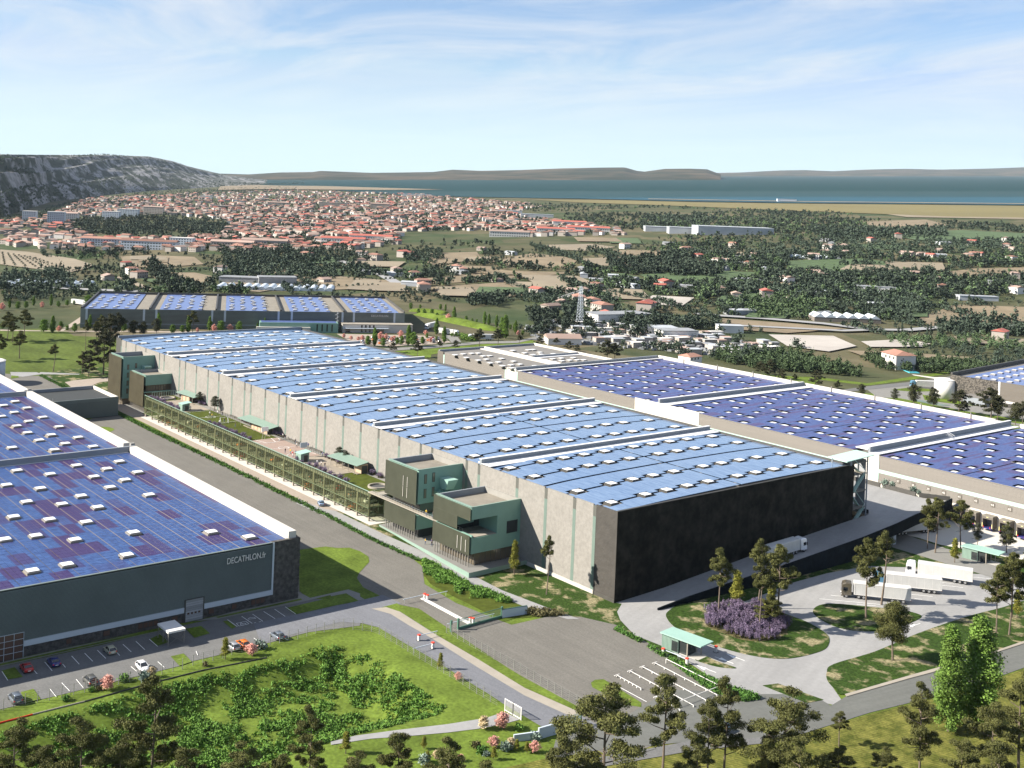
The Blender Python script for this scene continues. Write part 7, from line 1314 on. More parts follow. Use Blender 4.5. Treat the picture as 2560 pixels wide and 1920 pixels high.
# ================================================================== the far plain
def GTc(c, pts): q = [c(p) for p in pts]; x, y = GT([a[0] for a in q], [a[1] for a in q]); return list(zip(x.tolist(), y.tolist()))
fields = [  # outlines in the 2212-wide view
 ('dry_field', 'straw', [(890, 605), (1080, 585), (1240, 590), (1100, 605), (1045, 608), (980, 612), (915, 614)]), ('dry_field', 'straw', [(925, 622), (1100, 610), (1250, 622), (1210, 634), (1100, 642), (960, 640)]),
 ('dry_field', 'straw', [(640, 600), (740, 598), (850, 608), (860, 622), (700, 628), (640, 622)]), ('dry_field', 'straw', [(260, 555), (330, 552), (420, 556), (440, 572), (330, 580), (270, 575)]),
 ('dry_field', 'straw_pale', [(0, 540), (60, 545), (160, 560), (210, 575), (150, 590), (60, 580), (0, 572)]), ('dry_field', 'straw', [(325, 590), (420, 590), (470, 600), (440, 612), (340, 612)]), ('dry_field', 'straw_pale', [(480, 610), (560, 605), (650, 618), (560, 632), (470, 626)]),
 ('dry_field', 'straw', [(930, 548), (1030, 545), (1040, 560), (940, 575), (910, 565)]), ('dry_field', 'straw', [(1060, 565), (1150, 548), (1250, 560), (1230, 580), (1120, 578)]), ('dry_field', 'straw_pale', [(1250, 560), (1400, 553), (1530, 565), (1480, 580), (1300, 575)]),
 ('dry_field', 'straw_pale', [(1180, 530), (1280, 528), (1330, 535), (1270, 543), (1190, 540)]), ('dry_field', 'straw_pale', [(1510, 548), (1640, 545), (1700, 552), (1580, 560)]), ('dry_field', 'straw', [(1860, 480), (2000, 475), (2060, 490), (1900, 496)]),
 ('dry_field', 'straw', [(1985, 690), (2060, 660), (2212, 665), (2260, 690), (2150, 705), (2010, 706)]), ('dry_field', 'straw', [(1990, 595), (2100, 582), (2250, 578), (2250, 592), (2080, 604)]), ('dry_field', 'straw', [(1560, 690), (1700, 700), (1830, 712), (1700, 722), (1560, 712)]),
 ('gravel_lot', 'gravel_white', [(1660, 725), (1800, 728), (1850, 750), (1790, 762), (1700, 750)]), ('gravel_lot', 'gravel_white', [(1860, 740), (1960, 735), (2010, 745), (1990, 752), (1880, 752)]), ('gravel_lot', 'gravel_white', [(1570, 645), (1660, 640), (1700, 652), (1600, 665), (1540, 660)]), ('gravel_lot', 'gravel_white', [(1410, 640), (1500, 645), (1470, 665), (1380, 655)]),
 ('crop_field', 'crop_green', [(1380, 595), (1500, 585), (1640, 590), (1580, 612), (1420, 612)]), ('crop_field', 'crop_green', [(1560, 640), (1680, 655), (1620, 668), (1540, 660)]), ('crop_field', 'crop_green', [(1900, 505), (2080, 498), (2212, 505), (2212, 520), (1980, 520)]), ('crop_field', 'crop_green', [(1700, 565), (1860, 560), (1990, 575), (1850, 590), (1700, 585)]),
 ('dry_field', 'straw', [(1830, 760), (1960, 765), (2100, 775), (2060, 790), (1900, 785)]), ('dry_field', 'straw_pale', [(2060, 730), (2212, 735), (2212, 748), (2080, 745)]), ('dry_field', 'straw_pale', [(1000, 558), (1060, 556), (1060, 562), (1010, 566)]),
 ('dry_field', 'straw', [(620, 520), (700, 515), (760, 525), (690, 532)]), ('dry_field', 'straw_pale', [(1890, 460), (2120, 455), (2212, 468), (2212, 474), (1960, 470)])]
LF = 0.6
FPOLY = []
g = np.random.default_rng(17)
for i in range(34):
    u0, v0 = g.uniform(300, 2212), g.uniform(505, 690); 
    if v0 > 640 and u0 < 1560: continue
    w_, h_ = g.uniform(25, 75), g.uniform(4, 9)*(v0-400)/150; sk = g.uniform(-20, 20); fields.append(('crop_field' if i % 3 == 0 else 'dry_field', ['crop_green', 'straw', 'straw_pale'][i % 3], [(u0-w_+sk, v0-h_), (u0+w_*0.8+sk, v0-h_*0.7), (u0+w_-sk, v0+h_), (u0-w_*0.9-sk, v0+h_*0.8)]))
for i, (nm_, mt_, pl_) in enumerate(fields): g_ = GTc(cW, pl_); FPOLY.append(g_); drape(nm_, g_, mt_, LF+0.02*i, 90)
marsh = GTc(cW, [(1150, 432), (1330, 433), (1500, 438), (1750, 441), (2000, 443), (2260, 446), (2260, 472), (2050, 469), (1850, 461), (1700, 456), (1550, 449), (1400, 443), (1250, 438)]); drape('marsh', marsh, 'marsh', 1.2, 300)
def ribbon(name, c, pts_, w, m, lift=0.9):
    g_ = GTc(c, pts_); L_, R_ = [], []
    for i, p in enumerate(g_):
        a = np.array(g_[max(0, i-1)]); b_ = np.array(g_[min(len(g_)-1, i+1)]); d = (b_-a)/np.linalg.norm(b_-a); n = np.array([-d[1], d[0]])*w/2; L_.append(tuple(np.array(p)+n)); R_.append(tuple(np.array(p)-n))
    out_ = []
    k = MB(); N = 8
    for i in range(len(g_)-1):
        for q in range(N):
            t0, t1_ = q/N, (q+1)/N; P4 = [np.array(L_[i])*(1-t0)+np.array(L_[i+1])*t0, np.array(R_[i])*(1-t0)+np.array(R_[i+1])*t0, np.array(R_[i])*(1-t1_)+np.array(R_[i+1])*t1_, np.array(L_[i])*(1-t1_)+np.array(L_[i+1])*t1_]
            k.add([(p[0], p[1], float(terr(p[0], p[1]))+lift) for p in P4], [(0, 1, 2, 3)])
    struct(k.build(name, m)); return g_
ROADS = [ribbon('far_road', cW, [(735, 565), (790, 580), (830, 598), (860, 615)], 11, 'far_road', 1.1), ribbon('far_road', cW, [(2300, 708), (2212, 706), (2080, 705), (1960, 716), (1880, 715), (1780, 702), (1640, 690), (1560, 685), (1500, 680)], 10, 'far_road', 1.3), ribbon('far_road', cW, [(1880, 716), (1820, 718), (1700, 712), (1560, 705)], 8, 'far_road', 1.5), ribbon('far_road', cW, [(-60, 626), (40, 620), (200, 628), (300, 632)], 14, 'far_road', 1.1), ribbon('far_road', cW, [(250, 600), (300, 618), (330, 630)], 8, 'straw_pale', 1.2), ribbon('far_road', cW, [(0, 455), (60, 440), (130, 428), (190, 418)], 14, 'gravel_white', 1.4), ribbon('far_road', cW, [(620, 515), (700, 525), (640, 532)], 9, 'far_road', 1.2)]
# sea, far shore and headland
sea = GTc(cW, [(560, 408), (700, 410), (860, 422), (1000, 426), (1250, 430), (1500, 436), (1750, 440), (2000, 442), (2260, 445)])
def plain_z(x, y): return plain(x, y)
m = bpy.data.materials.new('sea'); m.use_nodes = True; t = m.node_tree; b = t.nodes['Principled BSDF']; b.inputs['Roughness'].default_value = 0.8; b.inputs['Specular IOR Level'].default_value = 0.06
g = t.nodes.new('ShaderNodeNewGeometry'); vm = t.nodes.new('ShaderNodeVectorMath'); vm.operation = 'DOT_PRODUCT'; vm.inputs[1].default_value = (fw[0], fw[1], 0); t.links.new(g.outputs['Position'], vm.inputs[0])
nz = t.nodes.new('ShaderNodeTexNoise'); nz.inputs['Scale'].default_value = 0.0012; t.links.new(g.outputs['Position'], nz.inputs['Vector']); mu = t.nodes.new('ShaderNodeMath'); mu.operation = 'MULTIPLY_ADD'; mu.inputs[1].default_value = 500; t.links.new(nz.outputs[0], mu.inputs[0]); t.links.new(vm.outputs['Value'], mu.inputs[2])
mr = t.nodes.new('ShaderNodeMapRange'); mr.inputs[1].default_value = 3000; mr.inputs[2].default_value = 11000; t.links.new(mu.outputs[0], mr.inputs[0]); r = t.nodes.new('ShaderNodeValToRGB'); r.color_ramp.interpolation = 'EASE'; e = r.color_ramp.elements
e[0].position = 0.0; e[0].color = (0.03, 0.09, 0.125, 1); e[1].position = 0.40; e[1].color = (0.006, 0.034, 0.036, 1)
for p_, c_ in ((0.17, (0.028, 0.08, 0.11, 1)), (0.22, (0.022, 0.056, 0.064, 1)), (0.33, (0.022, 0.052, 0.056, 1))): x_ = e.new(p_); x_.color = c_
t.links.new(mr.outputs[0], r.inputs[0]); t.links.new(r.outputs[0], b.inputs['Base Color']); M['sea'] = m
# sea polygon: near shore points, then a distant edge
far_e = [(fw[0]*f+rt[0]*r_, fw[1]*f+rt[1]*r_) for f, r_ in ((27000, 14000), (27000, -9000))]
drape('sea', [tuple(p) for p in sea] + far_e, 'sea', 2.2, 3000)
spit = GTc(cW, [(480, 398), (600, 402), (700, 403), (860, 408), (960, 411), (830, 412), (700, 411), (560, 410), (470, 412)]); drape('headland', spit, 'straw', 4.0, 800)
beach = GTc(cW, [(1400, 431), (1750, 437), (2260, 442), (2260, 443.4), (1750, 438.2), (1400, 432)]); drape('beach', beach, 'straw_pale', 3.4, 400)
# far hills
def px_point(px, f, h):  # point over the far plain at photo column px, depth f, height h above the plain's base
    r_ = (px-1280)/FPX*f; x = fw[0]*f+rt[0]*r_; y = fw[1]*f+rt[1]*r_; return x, y, float(plain(x, y))+h
def value_noise(n, m_, seed, octs=5, base=4):
    g = np.random.default_rng(seed); out_ = np.zeros((n, m_)); amp = 1
    for o_ in range(octs):
        a = base*2**o_; gr = g.uniform(-1, 1, (a+2, a+2)); yy = np.linspace(0, a*0.999, n)[:, None]; xx = np.linspace(0, a*0.999, m_)[None, :]; yi = yy.astype(int); xi = xx.astype(int); fy = smooth(yy-yi); fx = smooth(xx-xi)
        out_ += amp*((gr[yi, xi]*(1-fx)+gr[yi, xi+1]*fx)*(1-fy)+(gr[yi+1, xi]*(1-fx)+gr[yi+1, xi+1]*fx)*fy); amp *= 0.5
    return out_
def hill_mesh(name, label, cols, base_rows, crest_rows, m, f_of_base, depth, seed, rough, nf=40, ridged=False):
    pxs = np.linspace(cols[0], cols[-1], 260); br = np.interp(pxs, cols, base_rows); crr = np.interp(pxs, cols, crest_rows); fb = np.array([f_of_base(b_) for b_ in br]); fc = fb*depth; hc = 99+(HB-crr)*fc/FPX
    nz_ = value_noise(nf, 260, seed, 4, 5); V = []
    if ridged: nz_ = 1-np.abs(nz_)*1.6
    for j in range(nf):
        t_ = j/(nf*0.7); up = np.clip(t_, 0, 1); prof = up**0.75 if t_ <= 1 else 1-0.6*(t_-1)/0.43; amp = rough*math.sin(PI*min(1, up*0.9+0.05))
        for i, px in enumerate(pxs):
            f = fb[i]+(fc[i]-fb[i])*t_; h = hc[i]*prof*(1+amp*nz_[j, i]*(1 if t_ < 0.93 else 0.25)) - (3 if j == 0 else 0); V.append(px_point(px, f, max(h, -2)))
    idx = np.arange(nf*260).reshape(nf, 260); F = np.stack([idx[:-1, :-1], idx[:-1, 1:], idx[1:, 1:], idx[1:, :-1]], -1).reshape(-1, 4); o = bpy.data.objects.new(name, np_mesh(name, np.array(V), F, m)); COL.objects.link(o); struct(o); o.data.shade_smooth(); return o
mat('far_hill', (0.024, 0.030, 0.015), 0.95, 0.2, 0.0016, spec=0.05, col2=(0.085, 0.064, 0.04), detail=9, lo=0.42, hi=0.62)
FB = lambda row: 287000/(row-HB)
c_ = [300, 540, 620, 700, 780, 800, 850, 930, 1080, 1130, 1200, 1300, 1400, 1500, 1560, 1590, 1610, 1660, 1720, 1765, 1800]; cr_ = [434, 433.5, 436, 431, 430, 427, 429, 432, 430, 424, 427, 425, 421, 419, 418.5, 427, 429, 422, 421.5, 423, 436]
hill_mesh('far_hills', '', c_, [449]*len(c_), cr_, 'far_hill', lambda r_: FB(450.5), 1.25, 3, 0.10)
c_ = [1560, 1700, 1800, 1850, 1950, 2010, 2080, 2160, 2260, 2350, 2480, 2560, 2800, 3300]; cr_ = [430, 431, 432, 431, 426, 425, 428, 424, 422, 424, 421, 418, 416, 420]; hill_mesh('far_hills', '', c_, [439]*len(c_), cr_, 'far_hill', lambda r_: FB(441), 1.2, 5, 0.08)
# the limestone massif on the left: pale rock ribs and dark scrub
m = mat('limestone', (0.058, 0.068, 0.054), 0.95, 0.15, 0.020, spec=0.05, col2=(0.25, 0.245, 0.245), detail=13, lo=0.47, hi=0.56)
t = m.node_tree; nn = [q for q in t.nodes if q.type == 'TEX_NOISE'][0]; mq = t.nodes.new('ShaderNodeMapping'); mq.vector_type = 'TEXTURE'; mq.inputs['Rotation'].default_value = (0, 0, YAW+0.45); mq.inputs['Scale'].default_value = (5, 1.2, 1.6); t.links.new(nn.inputs['Vector'].links[0].from_socket, mq.inputs[0]); t.links.new(mq.outputs[0], nn.inputs['Vector']); chain_noise(m, 0.06, 0.4, 8, (4, 1, 1), YAW)
HILL = hill_mesh('rock_hill', '', [-900, -400, 0, 130, 230, 300, 370, 430, 470, 520, 560, 620, 700, 760], [600, 565, 545, 505, 492, 484, 478, 474, 472, 469, 467, 465, 462, 460], [384, 384, 386, 387, 388, 389, 391, 403, 416, 428, 437, 445, 455, 459], 'limestone', FB, 1.5, 12, 0.20, 90, True)
# ---- trees: low-cost crowns; shared meshes for single ones, joined meshes for woods
def lowtree(seed, kind='round'):
    g = np.random.default_rng(seed); cl = []
    if kind == 'round':
        for i in range(9): a = i*2.4; cl.append((1.9*math.cos(a)*g.uniform(.4, 1), 1.9*math.sin(a)*g.uniform(.4, 1), g.uniform(2.0, 6.2), 1.6, 1.6, 1.5))
    else:
        for i in range(9): cl.append((g.normal()*0.25, g.normal()*0.25, 1+i*1.05, 1.15*(1-i/14), 1.15*(1-i/14), 1.2))
    return leaves(cl, 14, 1.15, seed)
LT = [lowtree(s_) for s_ in (1, 2, 3)] + [lowtree(4, 'cyp')]
def compose(name, label, x, y, s_, kinds, m, seed, cat='trees', lift=0.0, aniso=1.0, singles=0, slabel='', sgroup='', zs=None):
    g = np.random.default_rng(seed); zz_ = (terr(x, y) if zs is None else zs)+lift; Vs, n0 = [], 0; d = x*fw[0]+y*fw[1]; order = np.argsort(d); 
    for k_ in range(min(singles, len(x))):
        i = order[k_]; q = int(kinds[i]); 
        if ('lt', q, m) not in shr: shr[('lt', q, m)] = np_mesh('far_tree', *LT[q], m)
        o = place('far_tree', shr[('lt', q, m)], None, (x[i], y[i], zz_[i]), float(g.uniform(0, 6.28))); o.scale = (s_[i],)*3; tag(o, slabel, 'tree', sgroup)
    rest = order[singles:]
    for i in rest:
        V, F = LT[int(kinds[i])]; a = g.uniform(0, 6.28); ca, sa = math.cos(a), math.sin(a)
        st_ = 1 if d[i] < 860 else (3 if d[i] < 1700 else (6 if d[i] < 3200 else 9)); W_ = V.reshape(-1, 4, 3)[::st_]
        W_ = W_.reshape(-1, 3)
        P = np.stack([W_[:, 0]*ca-W_[:, 1]*sa, W_[:, 0]*sa+W_[:, 1]*ca, W_[:, 2]], 1)*s_[i]; 
        if st_ > 1:  # fewer, larger leaves far off
            P = P.reshape(-1, 4, 3); c0 = P.mean(1, keepdims=True); P = (c0+(P-c0)*{3: 1.6, 6: 2.2, 9: 2.7}[st_]).reshape(-1, 3)
        P += (x[i], y[i], zz_[i]); Vs.append(P)
    if not Vs: return
    V = np.concatenate(Vs); o = bpy.data.objects.new(name, np_mesh(name, V, np.arange(len(V)).reshape(-1, 4), m)); COL.objects.link(o); tag(o, label, cat, None, 'stuff')
def pix_scatter(poly, n, seed):
    g = np.random.default_rng(seed); P = np.array([cW(p) for p in poly]); x = g.uniform(P[:, 0].min(), P[:, 0].max(), n*5); y = g.uniform(P[:, 1].min(), P[:, 1].max(), n*5); ok = poly_dist(x, y, [tuple(p) for p in P]) < 0; return x[ok][:n], y[ok][:n]
TOWN = [(190, 428), (420, 418), (640, 412), (880, 420), (1020, 430), (1180, 446), (1100, 462), (1190, 478), (1330, 497), (1345, 508), (1130, 512), (1060, 500), (860, 500), (870, 512), (860, 528), (760, 540), (560, 545), (430, 542), (350, 520), (130, 500), (0, 490), (0, 478), (100, 470)]
TOWNLOW = [(0, 498), (170, 505), (350, 520), (480, 522), (560, 545), (410, 545), (190, 542), (0, 532)]
WOODIN = [(170, 470), (330, 462), (480, 475), (500, 488), (480, 505), (400, 520), (200, 512), (150, 495)]
INDUS = [(1130, 672), (1250, 655), (1400, 665), (1560, 690), (1700, 740), (1760, 765), (1740, 790), (1600, 790), (1450, 770), (1330, 750), (1180, 740), (1120, 720)]
# woods and hedges
def keep_off(x, y, marg=4):
    ok = np.ones(len(x), bool)
    for p in FPOLY: ok &= poly_dist(x, y, p) > marg
    for rd in ROADS:
        for (a, b_) in zip(rd[:-1], rd[1:]):
            ex, ey = b_[0]-a[0], b_[1]-a[1]; L = ex*ex+ey*ey; t_ = np.clip(((x-a[0])*ex+(y-a[1])*ey)/L, 0, 1); ok &= np.hypot(x-a[0]-t_*ex, y-a[1]-t_*ey) > 10
    return ok
def tr(poly, n, seed, m, sz, cyp=0.1, keep=True, clump=None, **kw):
    px, py = pix_scatter(poly, n, seed); x, y = GT(px, py)
    if clump is not None: ok = clump(x, y) > np.random.default_rng(seed+1).uniform(0, 1, len(x)); x, y = x[ok], y[ok]
    if keep: ok = keep_off(x, y); x, y = x[ok], y[ok]
    g = np.random.default_rng(seed+2); s_ = g.uniform(*sz, len(x)); kd = np.where(g.random(len(x)) < cyp, 3, g.integers(0, 3, len(x))); return x, y, s_, kd
cn = blob_noise(0.012, -0.1, 77)
A_ = [tr([(0, 570), (200, 600), (330, 640), (560, 640), (900, 640), (1130, 650), (1400, 650), (1560, 660), (2212, 640), (2212, 560), (1700, 520), (1300, 520), (900, 530), (560, 548), (330, 548), (0, 545)], 4600, 101, 'far_leaf', (0.7, 1.3), 0.15, True, cn),
      tr([(1350, 520), (1640, 500), (2212, 520), (2212, 640), (1560, 660), (1400, 600)], 3200, 102, 'far_leaf', (0.5, 1.0), 0.12, True, cn),
      tr([(1100, 440), (1400, 446), (1700, 458), (2212, 475), (2212, 520), (1640, 505), (1350, 500), (1190, 475)], 3400, 103, 'far_leaf', (0.6, 1.2), 0.05, True, blob_noise(0.006, -0.15, 79)),
      tr([(1560, 700), (1700, 730), (2212, 700), (2212, 660), (1560, 650)], 700, 104, 'far_leaf', (0.6, 1.1), 0.15, True, cn)]
A_.append(tr([(0, 545), (560, 548), (900, 530), (1400, 520), (2212, 500), (2212, 800), (1860, 800), (1560, 700), (1100, 655), (0, 655)], 6500, 105, 'far_leaf', (0.25, 0.75), 0.05, True, blob_noise(0.02, -0.3, 81, 0.6)))
x, y, s_, kd = [np.concatenate(v) for v in zip(*A_)]
g = np.random.default_rng(1); lt = (cn(x, y) > 0.3) & (g.random(len(x)) < 0.32)
compose('far_trees', 'dark tree cover of the plain between fields and town', x[~lt], y[~lt], s_[~lt], kd[~lt], 'far_leaf', 11, singles=170, slabel='dark tree standing in the near part of the plain behind the warehouses', sgroup='dark trees of the plain')
compose('far_trees', 'lighter green tree cover of the plain', x[lt], y[lt], s_[lt]*0.9, kd[lt], 'far_leaf_light', 12, singles=60, slabel='mid green tree standing in the near part of the plain', sgroup='mid green trees of the plain')
# dense named woods / tree lines
lines = [([(130, 512), (300, 500), (480, 505), (500, 490), (330, 468), (170, 475)], 900, 0.9, 'far_leaf'), ([(0, 600), (130, 585), (170, 625), (60, 640), (0, 630)], 130, 1.1, 'far_leaf'), ([(300, 572), (330, 565), (420, 640), (370, 640)], 110, 1.1, 'far_leaf'), ([(460, 605), (500, 560), (640, 575), (800, 580), (850, 600), (700, 605)], 330, 1.1, 'far_leaf'),
         ([(470, 545), (640, 540), (760, 545), (850, 565), (600, 572), (490, 565)], 330, 1.0, 'far_leaf'), ([(1310, 560), (1470, 562), (1560, 590), (1540, 600), (1320, 590)], 420, 1.2, 'far_leaf'), ([(1400, 545), (1700, 548), (1720, 560), (1450, 566)], 200, 1.0, 'far_leaf'), ([(885, 600), (1080, 580), (1085, 586), (890, 608)], 90, 0.7, 'far_leaf'), ([(995, 606), (1095, 601), (1095, 607), (1000, 613)], 70, 0.8, 'far_leaf'),
         ([(860, 545), (950, 540), (960, 560), (880, 570)], 100, 0.9, 'far_leaf'), ([(870, 470), (960, 475), (970, 500), (880, 500)], 160, 0.9, 'far_leaf'), ([(1140, 690), (1250, 680), (1290, 715), (1160, 720)], 80, 1.2, 'far_leaf'), ([(1350, 700), (1420, 700), (1420, 730), (1360, 735)], 40, 1.3, 'far_leaf'), ([(1400, 690), (1560, 700), (1540, 715), (1420, 710)], 40, 1.0, 'far_leaf'), ([(2020, 705), (2212, 715), (2212, 728), (2040, 720)], 120, 1.0, 'far_leaf'),
         ([(1540, 615), (1700, 625), (1790, 620), (1740, 640), (1600, 640)], 190, 1.0, 'far_leaf'), ([(1640, 595), (1800, 600), (1850, 610), (1800, 618), (1660, 612)], 170, 1.1, 'far_leaf'), ([(1880, 600), (2000, 590), (2060, 600), (2000, 625), (1900, 618)], 150, 1.2, 'far_leaf'), ([(1600, 545), (1900, 520), (2212, 520), (2212, 545), (1900, 560), (1640, 565)], 330, 1.1, 'far_leaf'),
         ([(1390, 470), (1560, 472), (1500, 490), (1380, 492)], 260, 1.2, 'far_leaf'), ([(1740, 500), (2020, 495), (2050, 512), (1800, 520)], 380, 1.3, 'far_leaf'), ([(1900, 735), (2100, 730), (2212, 745), (2212, 760), (1950, 752)], 100, 0.7, 'far_leaf_light'), ([(1560, 762), (1720, 770), (1830, 800), (1860, 815), (1650, 800), (1540, 780)], 420, 0.75, 'far_leaf_light'), ([(1860, 775), (2060, 785), (2160, 800), (2100, 812), (1900, 800)], 260, 0.75, 'far_leaf_light'), ([(1100, 640), (1250, 630), (1350, 650), (1250, 665), (1130, 655)], 200, 0.8, 'far_leaf'),
         ([(1570, 655), (1700, 640), (1800, 660), (1760, 690), (1640, 690)], 260, 0.9, 'far_leaf_light'), ([(1850, 660), (2000, 650), (1990, 680), (1900, 690)], 160, 0.9, 'far_leaf'), ([(0, 470), (140, 455), (190, 440), (420, 418), (560, 410), (640, 408), (640, 414), (420, 424), (200, 452), (60, 478), (0, 486)], 600, 1.1, 'far_leaf'), ([(60, 470), (130, 442), (320, 414), (480, 407), (640, 402), (640, 412), (420, 419), (190, 431), (100, 464)], 1500, 0.9, 'far_leaf'), ([(0, 632), (60, 640), (170, 632), (230, 640), (0, 655)], 60, 0.7, 'far_leaf'), ([(1020, 640), (1090, 640), (1080, 665), (1010, 660)], 60, 1.0, 'far_leaf')]
for i, (pl_, n, sz, mt_) in enumerate(lines):
    px, py = pix_scatter(pl_, n, 300+i); x, y = GT(px, py); g = np.random.default_rng(i); ok = x*fw[0]+y*fw[1] > 600; x, y = x[ok], y[ok]; compose('far_wood', 'dense dark tree belt on the plain' if mt_ == 'far_leaf' else 'dense green thicket on the plain', x, y, sz*0.88*g.uniform(0.6, 1.3, len(x)), np.where(g.random(len(x)) < 0.25, 3, g.integers(0, 3, len(x))), mt_, 400+i)
# hedgerows between the plots
g = np.random.default_rng(91); hx, hy, hs = [], [], []
px, py = pix_scatter([(0, 550), (560, 550), (900, 535), (1400, 525), (2212, 505), (2212, 790), (1860, 790), (1560, 690), (1100, 650), (0, 640)], 110, 90); x, y = GT(px, py)
for i in range(len(x)):
    L = g.uniform(30, 150); a = YAW+(0.35 if i % 3 else 1.9)+g.normal()*0.12; n = int(L/4.5); t_ = (np.arange(n)-n/2)*4.5; hx.append(x[i]+np.cos(a)*t_+g.normal(size=n)); hy.append(y[i]+np.sin(a)*t_+g.normal(size=n)); hs.append(g.uniform(0.35, 1.0)*g.uniform(0.7, 1.3, n))
hx, hy, hs = [np.concatenate(v) for v in (hx, hy, hs)]; ok = (hx*fw[0]+hy*fw[1] > 840); compose('hedgerows', 'dark hedgerows between the plots of the plain', hx[ok], hy[ok], hs[ok], g.integers(0, 4, int(ok.sum())), 'far_leaf', 92)
# orchard rows at the left
for r_ in range(7):
    q0, q1 = GTc(cW, [(5+r_*12, 548+r_*2), (10+r_*22, 572+r_*2)]); n = 8; t_ = np.linspace(0, 1, n); compose('orchard_row', 'row of small dark orchard trees', q0[0]+(q1[0]-q0[0])*t_, q0[1]+(q1[1]-q0[1])*t_, np.full(n, 0.42), np.zeros(n), 'far_leaf', 500+r_)
# scrub covering the hill foot
# ---- houses
def house_mesh(w, d, h, wm, rm, hip=False, seed=0):
    k = MB(); k.box(-w/2, w/2, -d/2, d/2, -1.5, h); nW = len(k.f); e_ = 0.5; rh = d*0.17; zi = w*0.25 if hip else 0
    n0 = len(k.v); k.add([(-w/2-e_, -d/2-e_, h-0.05), (w/2+e_, -d/2-e_, h-0.05), (w/2+e_, d/2+e_, h-0.05), (-w/2-e_, d/2+e_, h-0.05), (-w/2-e_+zi, 0, h+rh), (w/2+e_-zi, 0, h+rh)], [(0, 1, 5, 4), (2, 3, 4, 5), (1, 2, 5), (3, 0, 4)])
    nR = len(k.f); 
    for s_ in (-1, 1):
        for x_ in np.arange(-w/2+1.6, w/2-0.8, 2.8):
            for z_ in ([1.0] if h < 4 else [1.0, 3.8]): k.box(x_-0.5, x_+0.5, s_*d/2-0.04, s_*d/2+0.04, z_, z_+1.2)
    me = k.mesh('house', wm); me.materials.append(M[rm]); me.materials.append(M['glass_dark'])
    for i, p in enumerate(me.polygons): p.material_index = 0 if i < nW else (1 if i < nR else 2)
    return me
HM = []
for i in range(14):
    g = random.Random(i); HM.append(house_mesh(g.uniform(9, 15), g.uniform(7.5, 10), g.choice((3.2, 5.6, 5.9)), g.choice(('wall_cream', 'wall_cream', 'wall_white')), ['tile_red', 'tile_pink', 'tile_pink', 'tile_red', 'tile_bright', 'tile_pink', 'tile_red'][i % 7], i % 3 == 0))
def house(px, py, q, sc=1.0, a=None, label='', name='house', group=None, mesh=None):
    x, y = GT([px*K], [py*K]); x, y = float(x[0]), float(y[0]); o = place(name, mesh or HM[q % 14], None, (x, y, float(terr(x, y))+0.3), YAW+(random.uniform(-0.9, 0.9) if a is None else a)); o.scale = (sc,)*3; tag(o, label, 'house', group); return o, x, y
random.seed(3)
for (px, py, q, sc, lb_) in [(870, 555, 4, 1.2, 'white two-storey house with orange roof alone between fields'), (895, 560, 1, 0.9, 'low red-roofed house beside the white two-storey one'), (985, 588, 3, 1.2, 'red-roofed farmhouse between two dry fields'), (1000, 590, 0, 0.9, 'small roof behind the dry-field farmhouse'), (915, 628, 6, 1.1, 'grey gabled house at the left end of the dry field'), (1105, 505, 0, 1.0, 'house at the edge of the thicket'), (285, 592, 3, 1.0, 'red-roofed house left of the dark tree belt'), (235, 605, 1, 1.2, 'grey-roofed farm above the far warehouse'), (272, 577, 4, 0.9, 'small bright red roof near the orchard'), (300, 600, 6, 1.0, 'house with a small pool near the dark tree belt'), (810, 562, 0, 1.1, 'pink-roofed house near the curved road'), (782, 566, 1, 1.0, 'house left of the curved road'), (1630, 555, 2, 1.0, 'house at the straw field edge'), (1655, 645, 4, 1.3, 'big red-roofed house among thickets'), (1940, 795, 3, 1.5, 'red hip-roofed villa with pool, nearest on the right'), (2160, 735, 4, 1.2, 'long low house with red roof by the cypress row'), (1438, 625, 4, 1.4, 'bright red-roofed house before the crops'), (1160, 640, 4, 1.2, 'red-roofed house behind the green trees'), (1250, 655, 0, 1.1, 'orange roof in the hamlet'), (1280, 662, 3, 1.1, 'orange roof at the right of the hamlet'), (1215, 660, 1, 1.1, 'pale roof in the middle of the hamlet'), (1190, 668, 2, 1.0, 'low roof in front of the hamlet'), (1300, 675, 6, 1.2, 'orange roof before the dark round trees'), (1310, 690, 4, 1.0, 'red roof at the edge of the scrap yard'), (1395, 678, 4, 1.6, 'long red-roofed farm behind the lattice tower'), (1490, 790, 3, 1.0, 'small roof beyond the pines'), (1575, 568, 1, 1.0, 'low house in the fields'), (1590, 640, 1, 0.9, 'pale house among crops'), (1700, 612, 5, 1.0, 'cottage before the dark belt'), (2010, 560, 4, 1.0, 'house on the far right meadows'), (2030, 545, 1, 1.0, 'long low house by the far crops'), (2100, 530, 4, 1.1, 'red roof on the far right'), (1940, 515, 4, 1.2, 'bright red roof among far trees'), (1430, 578, 1, 1.0, 'house by the tree belt'), (1535, 590, 2, 1.0, 'pink-roofed house behind the belt'), (1790, 540, 5, 1.0, 'cottage beyond the crop strips'), (1960, 552, 2, 1.1, 'white-walled house with long roof'), (2090, 560, 5, 1.0, 'cottage right of the long roof'), (700, 610, 1, 1.0, 'farm shed roof above the green car park trees')]:
    house(px, py, q, sc, None, lb_)
px, py = pix_scatter([(350, 560), (900, 545), (1300, 520), (2212, 515), (2212, 640), (1560, 650), (1130, 640), (500, 600)], 75, 720); x, y = GT(px, py); ok = keep_off(x, y); x, y = x[ok], y[ok]
